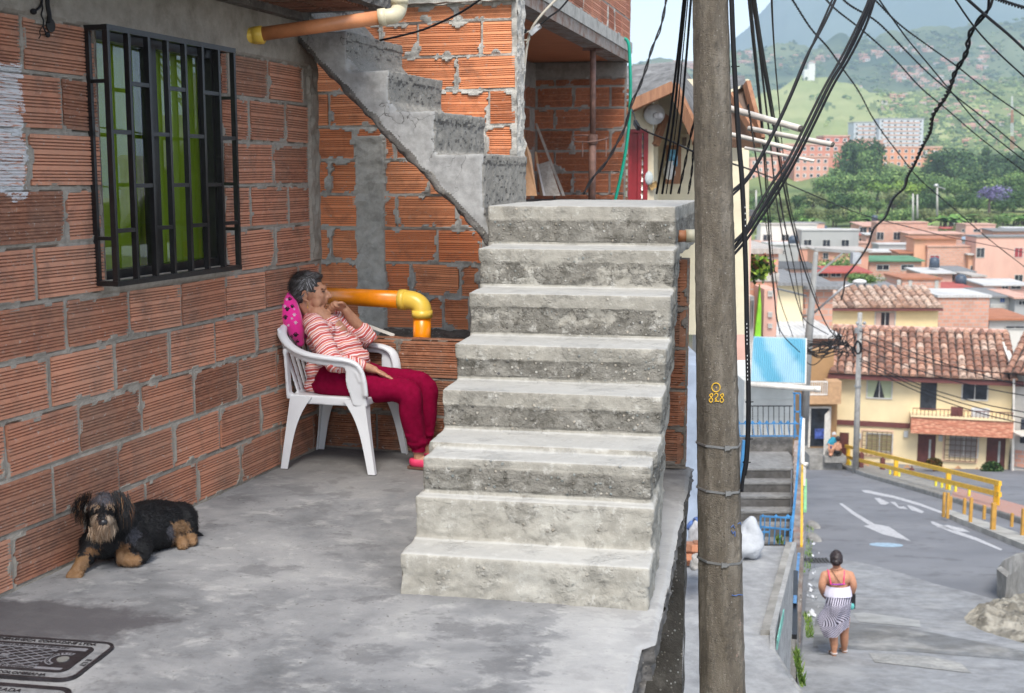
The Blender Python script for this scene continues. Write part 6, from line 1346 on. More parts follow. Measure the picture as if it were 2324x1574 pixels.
# ---- utility pole with lamp, and the wooden pole
def poles():
    Mc = concrete('thin_pole_concrete', (.36, .35, .33), stain=.3, sc=2)
    t = thing('utility_pole', 'grey concrete utility pole in front of the yellow house', 'utility pole', St(1942, 1112)); Y = 59.; m = MB(); m.tube([P(1952, 710, Y), P(1941, 1090, Y)], [.105, .155], 10); m.build('shaft', Mc, t, smooth=True)
    for v in (877,): m = MB(); m.tube([P(1947, v, Y) + Vector((0, 0, -.04)), P(1947, v, Y) + Vector((0, 0, .04))], .17, 10); m.build('band', M_steel, t)
    m = MB(); m.beam(P(1944, 738, Y - .3), P(1962, 742, Y - .3), .06, .06); m.ell(P(1946, 734, Y - .3), .09, 8, 6); m.ell(P(1962, 734, Y - .3), .09, 8, 6); m.tube([P(1945, 745, Y - .3), P(1945, 756, Y - .3)], .13, 8); m.build('insulators', M_steel, t)
    for i in range(5): m = MB(); rnd = random.Random(i); m.tube(spline([P(1947 + 7 * cos(a) + rnd.uniform(-2, 2), 790 + 14 * sin(a) + rnd.uniform(-2, 2), Y - .5) for a in [j * .9 + i for j in range(8)]]), .03, 5); m.build('coiled_wire', M_cable, t)
    t = thing('lattice_pole', 'slim grey pole rising behind the blue roofing sheet', 'utility pole', P(1830, 1000, 38)); Y = 38.; Mg = plain('pole_grey', (.26, .26, .25), .8, .2, 2)
    m = MB(); m.tube([P(1852, 572, Y), P(1836, 760, Y), P(1822, 1010, Y)], [.07, .12, .14], 10); m.build('shaft', Mg, t, smooth=True)
    m = MB(); m.beam(P(1849, 566, Y), P(1940, 573, Y), .06, .10); m.beam(P(1846, 630, Y), P(1912, 575, Y), .05, .05); m.build('cross_arm', Mg, t); m = MB(); q = P(1941, 586, Y - .1); m.box(q.x - .13, q.x + .13, q.y - .2, q.y + .1, q.z - .17, q.z + .17); m.build('junction_box', plain('box_grey', (.40, .42, .44), .5), t)
    m = MB(); m.tube([P(1839, 718, Y), P(1914, 652, Y), P(1945, 641, Y)], .035, 8); m.tube([P(1700, 640, Y - 2), P(1830, 672, Y)], .03, 6); m.build('lamp_arm', M_steel, t, smooth=True); m = MB(); m.ell(P(1951, 640, Y), (.22, .1, .085), 12, 8); m.build('lamp_head', plain('lamp_white', (.62, .62, .6), .3), t, smooth=True)
    t = thing('knotted_wires', 'tangled black wires knotted above the lattice pole', 'wires', P(1900, 780, 36)); m = MB(); rnd = random.Random(8)
    for i in range(16):
        a = (rnd.uniform(1800, 1830), rnd.uniform(770, 810)); b = (rnd.uniform(1880, 1935), rnd.uniform(765, 800)); m = MB(); m.tube(spline([P(*a, 36), P((a[0] + b[0]) / 2 + rnd.uniform(-15, 15), max(a[1], b[1]) + rnd.uniform(-18, 22), 36), P(*b, 36)], 8), .016, 5); m.build('wire', M_cable, t)
    for i in range(12):
        m = MB(); u = rnd.uniform(1870, 1930); v = rnd.uniform(745, 790); m.tube(spline([P(u + rnd.uniform(-20, 20), v + rnd.uniform(-16, 30), 35.5) for _ in range(5)], 6), .014, 5); m.build('wire', M_cable, t)
    g = 'wires fanning out to the right of the utility pole'
    for i, (v0, v1, s_) in enumerate([(752, 880, 10), (790, 900, 18), (815, 938, 22), (820, 952, 22), (828, 965, 20), (770, 850, 30)]):
        cable([(1952, v0, 58.5), (2090, v0 + (v1 - v0) * .38 + s_ * .6, 54), (2220, v0 + (v1 - v0) * .72 + s_ * .5, 50), (2335, v1, 46)], .022, ['topmost wire fanning right from the utility pole over the tiles', 'wire from the pole crossing the eave of the yellow house', 'upper of the wires sagging before the upstairs windows', 'middle wire sagging before the upstairs windows', 'lowest wire sagging across the balcony', 'slack wire crossing the tile roof from the pole'][i], g)
    for u, v0, v1, lab in ((2127, 420, 482, 'tallest pale pole among the trees, with a lamp arm'), (2072, 440, 494, 'left of the two slim poles below the trees'), (2082, 442, 488, 'right of the two slim poles below the trees'), (1716, 432, 470, 'small pole among trees left of the cables')):
        t = thing('slim_pole', lab, 'pole', P(u, v1 + 6, 215)); m = MB(); m.tube([P(u, v1 + 8, 215), P(u, v0, 215)], [.2, .14], 8); m.build('shaft', M_mortarO, t, smooth=True)
        if u == 2127: m = MB(); m.tube([P(u, v0 + 4, 215), P(u + 18, v0 + 10, 215)], .1, 6); m.ell(P(u - 2, v0 + 2, 215), (.45, .3, .35)); m.build('lamp', M_steel, t)
poles()
# ================================================================= VALLEY, HILLS, HAZE
def lerpl(L, x):
    if x <= L[0][0]: return L[0][1]
    for (a, b), (c, d) in zip(L[:-1], L[1:]):
        if x <= c: return b + (d - b) * (x - a) / (c - a)
    return L[-1][1]
Y1L = [(150, 1500), (195, 1350), (250, 1150), (300, 950), (340, 800), (380, 560), (430, 400), (480, 280), (520, 235), (560, 205), (600, 165), (700, 110)]
R1 = [(1350, 345), (1650, 335), (1696, 233), (1763, 206), (1827, 175), (1880, 183), (1938, 193), (1975, 205), (2040, 215), (2120, 205), (2200, 190), (2324, 175), (2500, 160)]
R2 = [(1350, 160), (1430, 150), (1470, 138), (1510, 141), (1560, 138), (1655, 117), (1733, 111), (1792, 98), (1850, 106), (1908, 90), (2025, 76), (2142, 62), (2230, 56), (2324, 42), (2500, 15)]
R3 = [(1350, 300), (1575, 290), (1640, 130), (1663, 92), (1696, 66), (1722, 34), (1748, 6), (1790, -50), (1880, -120), (2100, -200), (2500, -260)]
def L1(u, v): return P(u, v, lerpl(Y1L, v))
def L2(u, v): r = lerpl(R2, u); return P(u, v, 1500 + 750 * (280 - v) / (280 - r))
def hillmat(name, c, d, sc, yel=None):
    s = S(name); a = s.noise(sc, 6, .65); b = s.noise(sc * 4, 5, .7); col = s.rmp(a, (.38, d), (.6, c)); col = s.mix(s.m('MULTIPLY', s.rmp(b, (.4, 0), (.65, 1)), .4), col, d)
    return s.fin(col, .95, None, Specular_IOR_Level=.1)
def hills():
    mm = hillmat('meadow', (.42, .42, .19), (.27, .31, .12), .008); mw = hillmat('wooded_slope', (.26, .29, .11), (.09, .13, .05), .012); mf = hillmat('mountain_forest', (.14, .19, .16), (.08, .13, .12), .003)
    m = MB(); nx, ny = 250, 70
    def f(a, b):
        u = 1350 + 1950 * a; r = lerpl(R1, u); k = b ** .8; v = 700 + (r - 700) * k; p = L1(u, v); Y = p.y; p.z += .004 * Y * fbm((u * .02, v * .03, 0), 1) * min(1, b * 3) * (1 if v < 420 else .1); return p
    m.grid(nx, ny, f); mi = []
    for j in range(ny):
        for i in range(nx):
            u = 1350 + 1950 * (i + .5) / nx; r = lerpl(R1, u); v = 700 + (r - 700) * ((j + .5) / ny) ** .8
            mi.append(0 if (v < 335 and u < 2060 - abs(v - 270) * .5 and fbm((u * .02, v * .03, 1), 1) < .55) or (fbm((u * .012, v * .02, 9), 1) > .25 and v < 345) else 1)
    m.m = mi; m.build('hill', [mm, mw], at=(0, 0, 0), kind='structure', smooth=True)
    m = MB(); m.grid(250, 40, lambda a, b: (lambda u: (lambda r: (lambda p: p + Vector((0, 0, .006 * p.y * fbm((u * .015, b * 3, 4), 1) * b)))(L2(u, 280 + (r - 280) * b)))(lerpl(R2, u)))(1350 + 1950 * a)); m.build('far_hill', hillmat('far_slope', (.22, .25, .12), (.04, .075, .05), .004), at=(0, 0, 0), kind='structure', smooth=True)
    m = MB(); m.grid(200, 40, lambda a, b: (lambda u: (lambda r: P(u, 320 + (r - 320) * b + 6 * fbm((u * .03, b * 4, 4), 1) * (1 - b * .6), 2600 + 1900 * b))(lerpl(R3, u)))(1350 + 1950 * a)); m.build('mountain', mf, at=(0, 0, 0), kind='structure', smooth=True)
    m = MB(); m.grid(20, 10, lambda a, b: Vector((-60 + 420 * a, 66 + 60 * b, -14.2 + 3.5 * b))); m.build('valley_ground', hillmat('valley_soil', (.16, .13, .10), (.07, .08, .05), .1), kind='structure')
hills()
def haze():
    m = MB(); m.box(-1200, 5200, -60, 5200, -60, 1500); s = S('haze'); s.T.nodes.remove(s.B); v = s.n('VolumePrincipled', {'Color': (.68, .83, 1., 1), 'Density': .00023, 'Anisotropy': .1}); s.T.links.new(v.outputs[0], s.O.inputs['Volume'])
    o = m.build('haze', s.M, kind='stuff')
haze()

# ================================================================= TREES
LM = [leafm('leaf_dark', (.018, .042, .018), (.06, .12, .04), (.17, .27, .08)), leafm('leaf_mid', (.035, .075, .028), (.12, .21, .06), (.28, .38, .12)), leafm('leaf_olive', (.06, .085, .03), (.15, .18, .065), (.28, .30, .13)), leafm('leaf_lime', (.07, .13, .02), (.17, .27, .04), (.32, .42, .08)), leafm('jacaranda', (.05, .07, .05), (.20, .16, .38), (.34, .28, .52))]
M_bark = plain('bark', (.10, .075, .055), .9, .3, 8, .5)
def crown(seed, lobes, n, leaf, W=1., Hh=1.):
    rnd = random.Random(seed); m = MB(); LB = []
    for _ in range(lobes):
        a = rnd.random() * 2 * pi; r = rnd.random() ** .6 * .62 * W; z = rnd.uniform(-.38, .42) * Hh; LB.append((Vector((r * cos(a), r * sin(a), z)), rnd.uniform(.26, .46) * min(W, Hh), rnd.uniform(-.25, .25)))
    for _ in range(n):
        c, R_, tb = LB[rnd.randrange(lobes)]; d = Vector((rnd.gauss(0, 1), rnd.gauss(0, 1), rnd.gauss(0, .85))).normalized(); q = c + d * R_ * (.55 + .5 * rnd.random() ** .6)
        nrm = (d + Vector((rnd.uniform(-.7, .7), rnd.uniform(-.7, .7), rnd.uniform(-.3, .9)))).normalized(); a = nrm.cross(Vector((rnd.random(), rnd.random(), rnd.random()))).normalized(); b = nrm.cross(a); s_ = leaf * rnd.uniform(.5, 1.25)
        m.quad(q - a * s_, q - b * s_ * .7, q + a * s_, q + b * s_ * .7, 0, min(.98, max(.02, .45 + tb + rnd.uniform(-.35, .35))))
    return m, LB
def treeproto(nm, seed, mt, lobes=16, n=2200, leaf=.07, W=1., Hh=1., trunk=.9):
    t = thing(nm, 'x', 'tree', (0, 0, 0)); m, LB = crown(seed, lobes, n, leaf, W, Hh); m.v = [(x, y, z + 1.15) for x, y, z in m.v]; m.build('crown', mt, t)
    m = MB(); m.tube([(0, 0, -.3), (.02, 0, .3), (0, .02, .8), (0, 0, 1.2)], [.07, .055, .045, .02], 7)
    for c, R_, _ in LB[:6]: m.tube([(0, 0, .55), (c.x * .4, c.y * .4, .8 + c.z * .2), (c.x * .9, c.y * .9, 1.15 + c.z * .9)], [.03, .02, .008], 5)
    m.build('trunk', M_bark, t); return t
def banana(nm, seed):
    t = thing(nm, 'x', 'plant', (0, 0, 0)); rnd = random.Random(seed)
    m = MB(); tr = MB()
    for k in range(4):
        bx, by = rnd.uniform(-.4, .4), rnd.uniform(-.3, .3); h = rnd.uniform(.5, .9); tr.tube([(bx, by, -.2), (bx, by, h)], [.07, .05], 6)
        for i in range(9):
            a = rnd.random() * 2 * pi; L = rnd.uniform(.6, 1.0); el = rnd.uniform(.5, 1.4); pts = [Vector((bx, by, h)) + Vector((cos(a) * L * t_ * cos(el * .6), sin(a) * L * t_ * cos(el * .6), L * (sin(el) * t_ - .7 * t_ * t_))) for t_ in (0, .3, .6, .85, 1)]; sd_ = Vector((-sin(a), cos(a), 0)); w_ = [.02, .10, .12, .08, .01]
            vs = []
            for p, q in zip(pts, w_): vs += [p - sd_ * q, p + Vector((0, 0, q * .3)), p + sd_ * q]
            m.add(vs, [(3 * j + e, 3 * j + e + 1, 3 * j + e + 4, 3 * j + e + 3) for j in range(4) for e in (0, 1)], 0, rnd.random())
    m.build('leaves', leafm('banana_leaf', (.05, .12, .02), (.12, .24, .05), (.28, .40, .12)), t); tr.build('stem', M_bark, t); return t
def forest():
    rnd = random.Random(31)
    pr = [treeproto('broadleaf_tree', 1, LM[0], 20, 2600, .062, 1.15, .95), treeproto('broadleaf_tree', 2, LM[1], 16, 2200, .062), treeproto('bushy_tree', 3, LM[2], 14, 1800, .055, 1.1, .8), treeproto('lime_tree', 4, LM[3], 14, 1800, .06, 1.3, .7), treeproto('jacaranda_tree', 5, LM[4], 14, 1700, .05, 1.2, .7), treeproto('conifer_tree', 6, LM[0], 22, 1600, .05, .45, 1.5), banana('banana_plant', 7)]
    used = set()
    lab = {0: ('large dark green broadleaf tree in the belt behind the roofs', 'dark trees in the valley belt'), 1: ('mid green rounded tree in the valley belt behind the roofs', 'green trees in the valley belt'), 2: ('olive green bushy tree in the belt behind the roofs', 'olive trees in the valley belt'), 6: ('pale green banana plant at the lower edge of the trees', 'banana plants below the trees')}
    def put(k, u, vb, vt, Y, wd=1., label=None, cat=None):
        b = P(u, vb, Y); hgt = (vb - vt) * Y / F; s_ = hgt / (1.72 if k != 6 else 1.5)
        if k not in used:
            o = pr[k]; used.add(k); o.location = b; o.rotation_euler = (0, 0, rnd.random() * 6); o.scale = (s_ * wd, s_ * wd, s_)
        else: o = dup(pr[k], b, rnd.random() * 6, None, (s_ * wd, s_ * wd, s_))
        if label: o['label'] = label; 
        else: o['label'], o['group'] = lab[k]
        if label and 'group' in o: del o['group']
        return o
    sky_ = [(1650, 425), (1700, 428), (1790, 440), (1866, 432), (1880, 400), (1930, 360), (1990, 372), (2040, 385), (2100, 380), (2140, 352), (2200, 345), (2330, 350)]
    for row, (vb, Y, n) in enumerate(((405, 520, 15), (430, 440, 20), (462, 340, 22), (494, 275, 24), (522, 240, 26), (548, 215, 24))):
        for i in range(n):
            u = 1655 + 690 * (i + rnd.uniform(.1, .9)) / n; h = (62, 62, 62, 52, 46, 36)[row] * rnd.uniform(.75, 1.25); top = max(vb - h, lerpl(sky_, u) + rnd.uniform(0, 8))
            if vb - top < 22: continue
            k = rnd.choice((0, 0, 1, 1) if (u > 2080 and row < 4) or (1880 < u < 2010 and row < 4) else ((0, 1, 1, 2, 2) if row < 4 else (1, 2, 2, 6, 6, 1)))
            put(k, u, vb, top, Y * rnd.uniform(.98, 1.02), rnd.uniform(1.0, 1.5))
    put(0, 1946, 440, 322, 430, .95, 'tallest round dark green tree standing in front of the pink apartments')
    put(1, 1976, 440, 340, 425, .7, 'greyish green tree right beside the tallest round tree')
    put(3, 2030, 480, 408, 300, 1.5, 'bright lime green tree in the middle of the dark trees'); put(4, 2245, 478, 420, 260, 1.5, 'purple flowering jacaranda at the right')
    put(5, 2238, 405, 340, 470, 1., 'dark narrow conifer near the red and white mast'); put(0, 2150, 430, 342, 430, 1.3, 'very wide dark tree left of the conifer'); put(0, 2295, 420, 350, 440, 1.2, 'wide dark tree near the right edge')
    put(6, 2035, 560, 478, 205, 1.3, 'tall banana plant right above the green roofed house'); put(6, 2165, 530, 470, 220, 1.4, 'big pale banana plant beneath the tallest pale pole'); put(1, 1885, 662, 580, 120, 1.3, 'small bright tree rising beside the red roof'); put(1, 1962, 660, 618, 88, 1.9, 'leafy bush behind the lamp head and dark slanting roof')
    # masses on the hills: nobody could count them
    def wood(nm, fn, n, us, mt, seed, smin, smax, keep):
        rnd = random.Random(seed); m = MB(); k = 0; ico = [(0, 0, 1), (.89, 0, .45), (.28, .85, .45), (-.72, .53, .45), (-.72, -.53, .45), (.28, -.85, .45), (.72, .53, -.3), (-.28, .85, -.3), (-.89, 0, -.3), (-.28, -.85, -.3), (.72, -.53, -.3)]
        fs = [(0, 1, 2), (0, 2, 3), (0, 3, 4), (0, 4, 5), (0, 5, 1), (1, 6, 2), (2, 6, 7), (2, 7, 3), (3, 7, 8), (3, 8, 4), (4, 8, 9), (4, 9, 5), (5, 9, 10), (5, 10, 1), (1, 10, 6)]
        while k < n:
            u = rnd.uniform(*us); q = fn(u, rnd)
            if q is None or not keep(u, q[1]): continue
            p, v = q; s0 = rnd.uniform(smin, smax) * p.y / F; t = rnd.random(); k += 1
            for _ in range(4):
                o = Vector((rnd.gauss(0, .5), rnd.gauss(0, .5), rnd.uniform(0, .7))) * s0; s_ = s0 * rnd.uniform(.35, .8)
                m.add([p + o + Vector((x * rnd.uniform(.7, 1.2), y * rnd.uniform(.7, 1.2), z * rnd.uniform(.7, 1.1))) * s_ for x, y, z in ico], fs, 0, min(.97, max(.02, t + rnd.uniform(-.2, .2))))
        m.build(nm, mt, at=(0, 0, 0), kind='stuff')
    def f1(u, rnd): r = lerpl(R1, u); v = r + (400 - r) * rnd.random(); return L1(u, v), v
    def f2(u, rnd): r = lerpl(R2, u); v = r + (255 - r) * rnd.random(); return L2(u, v), v
    wood('hillside_wood', f1, 2600, (1655, 2340), leafm('wood_green', (.06, .10, .045), (.16, .23, .08), (.33, .38, .14)), 5, 3, 8, lambda u, v: (v > 318 and not (1690 < u < 1900 and v < 380)) or (u > 2000 - (270 - v) * .3) or fbm((u * .03, v * .05, 3), 1) > .42)
    wood('far_wood', f2, 2200, (1400, 2340), leafm('far_wood_green', (.03, .07, .05), (.08, .14, .06), (.20, .24, .11)), 6, 2.5, 7, lambda u, v: fbm((u * .02, v * .04, 8), 1) > -.25)
forest()

# ================================================================= APARTMENTS AND FAR HOUSES
def block(nm, lab, box, Y, c, nx, ny, kind='w', D=14, band=None, ww=.5, wh=.55, up=1.):
    u0, v0, u1, v1 = box; fr, W_ = fc(u0, Y, u1, Y); zt = P(u0, v0, Y).z; zb = P(u0, v1, Y).z; r = thing(nm, lab, 'apartment block', fr @ Vector((W_ / 2, D / 2, zb)))
    m = MB(); m.box(0, W_, 0, D, zb - 8, zt); m.build('wall', hm(c, 'w'), r, fr); m = MB(); m.box(-.3, W_ + .3, -.3, D, zt + .01, zt + .7); m.build('roof', hm(RT['p'] if up else CT['g'], 'w'), r, fr)
    hx, hz = W_ / nx, (zt - zb) / ny; fm = hm((.62, .60, .58)); 
    for j in range(ny):
        for i in range(nx):
            x = hx * (i + .5); z = zb + hz * (j + .5); m = MB(); m.box(x - hx * ww / 2, x + hx * ww / 2, -.12, .05, z - hz * wh / 2, z + hz * wh / 2, 0); m.box(x - hx * ww * .36, x + hx * ww * (.36 if (i + j) % 3 else .05), -.16, -.12, z - hz * wh * .34, z + hz * wh * .34, 1); m.build('window', [fm, M_pane], r, fr)
        if band: m = MB(); z = zb + hz * (j + .12); m.box(hx * .6, W_ - hx * .6, -.3, 0, z - hz * .14, z + hz * .1); m.build('balcony_band', hm(band), r, fr)
    return r
AP = (.64, .33, .25)
block('apartment_block', 'pink brick apartment block, lower left one, behind the cables', (1692, 362, 1753, 425), 470, AP, 4, 4); block('apartment_block', 'pink apartment block right of the lower left one with five window rows', (1790, 358, 1866, 440), 475, AP, 5, 5, band=None)
block('apartment_block', 'recessed darker pink block between the two lower blocks', (1753, 350, 1790, 425), 490, (.50, .20, .13), 1, 4); block('apartment_block', 'red roofed upper apartment block behind the lower pair', (1750, 330, 1906, 362), 540, (.58, .24, .17), 9, 2); block('apartment_block', 'reddish stepped block on top behind the upper row', (1853, 311, 1910, 340), 575, (.58, .20, .15), 3, 2)
block('apartment_block', 'salmon block left of the tower foot', (1906, 321, 1984, 352), 600, AP, 5, 2); block('apartment_block', 'orange apartment block at the foot of the grey tower', (1984, 336, 2074, 380), 560, (.66, .30, .18), 6, 3); block('apartment_block', 'plain orange gable end right of the tower foot', (2066, 336, 2116, 362), 590, (.66, .32, .20), 2, 1)
block('apartment_tower', 'pale grey high rise left half with orange balcony rows', (1919, 279, 1975, 345), 800, (.52, .54, .58), 4, 7, band=(.60, .34, .24), up=0); block('apartment_tower', 'pale grey high rise right half, slightly taller', (1975, 271, 2073, 345), 795, (.54, .56, .60), 7, 8, band=(.60, .34, .24), up=0)
def church():
    r = thing('white_church', 'small white church with a square tower on the meadow hilltop', 'church', L1(1838, 178)); Y = 1380; mw = plain('church_white', (.75, .74, .70), .8)
    m = MB(); a, b = P(1836, 144, Y), P(1849, 180, Y); m.box(a.x, b.x, Y, Y + 7, b.z - 6, a.z); m.build('tower', mw, r); m = MB(); a, b = P(1826, 158, Y), P(1836, 182, Y); m.box(a.x, b.x, Y + 1, Y + 9, b.z - 6, a.z); m.build('nave', mw, r); m = MB(); a, b = P(1835, 144, Y), P(1850, 139, Y); m.add([Vector((a.x, Y - .5, a.z)), Vector((b.x, Y - .5, a.z)), Vector((b.x, Y + 8, a.z)), Vector((a.x, Y + 8, a.z)), Vector(((a.x + b.x) / 2, Y + 4, b.z))], [(0, 1, 4), (1, 2, 4), (2, 3, 4), (3, 0, 4)]); m.build('roof', hm(RT['e']), r)
church()
def hill_houses():
    rnd = random.Random(77); cl = [(2065, 165, 36, 12, 14, 2), (2112, 190, 40, 12, 14, 2), (2088, 112, 24, 10, 9, 2), (1975, 132, 26, 10, 8, 2), (1925, 180, 30, 8, 10, 1), (1955, 196, 14, 5, 5, 1), (2050, 178, 30, 8, 8, 2), (2205, 190, 36, 14, 16, 2), (2160, 205, 46, 10, 12, 2), (2292, 200, 30, 20, 12, 2), (2300, 238, 30, 14, 10, 2), (2250, 120, 60, 20, 10, 2), (1880, 140, 40, 12, 7, 2), (2060, 240, 60, 14, 8, 1), (2180, 270, 60, 30, 12, 1), (2180, 150, 60, 14, 12, 2), (2020, 118, 40, 10, 8, 2), (1800, 150, 60, 20, 8, 2), (2150, 230, 60, 20, 10, 1), (2240, 300, 60, 30, 10, 1), (1690, 135, 26, 14, 9, 2), (1525, 152, 50, 8, 16, 2), (2040, 222, 20, 5, 5, 1), (2130, 250, 40, 20, 6, 1), (2260, 275, 50, 30, 10, 1), (2290, 330, 30, 20, 8, 1), (2210, 330, 30, 10, 4, 1)]
    cols = [(.60, .30, .22), (.56, .34, .27), (.66, .62, .58), (.50, .24, .17), (.64, .48, .40)]; pro = {}
    for cx, cy, sx, sy, n, L in cl:
        for _ in range(int(n * 1.5)):
            u, v = cx + rnd.uniform(-sx, sx), cy + rnd.uniform(-sy, sy); p = (L1 if L == 1 else L2)(u, v)
            if L == 1 and v < lerpl(R1, u) or L == 2 and v < lerpl(R2, u): continue
            k = rnd.randrange(5)
            if k not in pro:
                m = MB(); m.box(-.5, .5, -.4, .4, -.6, .62, 0); m.box(-.34, -.12, -.43, -.40, .05, .36, 2); m.box(.10, .34, -.43, -.40, .05, .36, 2); m.add([(-.56, -.46, .62), (.56, -.46, .62), (.56, .46, .62), (-.56, .46, .62), (-.56, 0, .85), (.56, 0, .85)], [(0, 1, 5, 4), (2, 3, 4, 5), (0, 4, 3), (1, 2, 5)], 1)
                o = m.build('hill_house', [hm(cols[k]), hm((.56, .30, .22)), M_pane], at=(0, 0, 0), category='house', label=['tiny terracotta', 'tiny dusty pink', 'tiny whitewashed', 'tiny dark brick', 'tiny peach coloured'][k] + ' house among trees on the far hillside', group=['terracotta', 'dusty pink', 'white', 'dark brick', 'peach'][k] + ' houses on the far hill'); pro[k] = o; c = o
            else: c = pro[k].copy(); C.objects.link(c)
            w_ = rnd.uniform(6, 14) * p.y / F; c.location = p; c.rotation_euler = (0, 0, rnd.uniform(-.6, .6)); c.scale = (w_, w_ * rnd.uniform(.7, 1), w_ * rnd.uniform(.5, .8))
hill_houses()
def mast():
    r = thing('radio_mast', 'tall red and white lattice radio mast near the right edge', 'mast', P(2297, 400, 520)); Y = 520; mr = plain('mast_red', (.45, .12, .08), .6); mw = plain('mast_white', (.6, .6, .6), .6)
    for s_ in range(6):
        m = MB(); v0, v1 = 400 - s_ * 30, 370 - s_ * 30
        for dx in (-1, 1):
            for dy in (-1, 1): m.beam(P(2297 + dx * (4.2 - s_ * .5), v0, Y + dy * .8), P(2297 + dx * (4.2 - (s_ + 1) * .5), v1, Y + dy * .8), .16, .16)
        for k in range(4): m.beam(P(2293.5 + s_ * .5, v0 - k * 8, Y), P(2300.5 - s_ * .5, v0 - k * 8 - 8, Y), .12, .12); m.beam(P(2300.5 - s_ * .5, v0 - k * 8, Y), P(2293.5 + s_ * .5, v0 - k * 8 - 8, Y), .12, .12)
        m.build('mast_section', mr if s_ % 2 == 0 else mw, r)
mast()
W4 = lambda *a: a
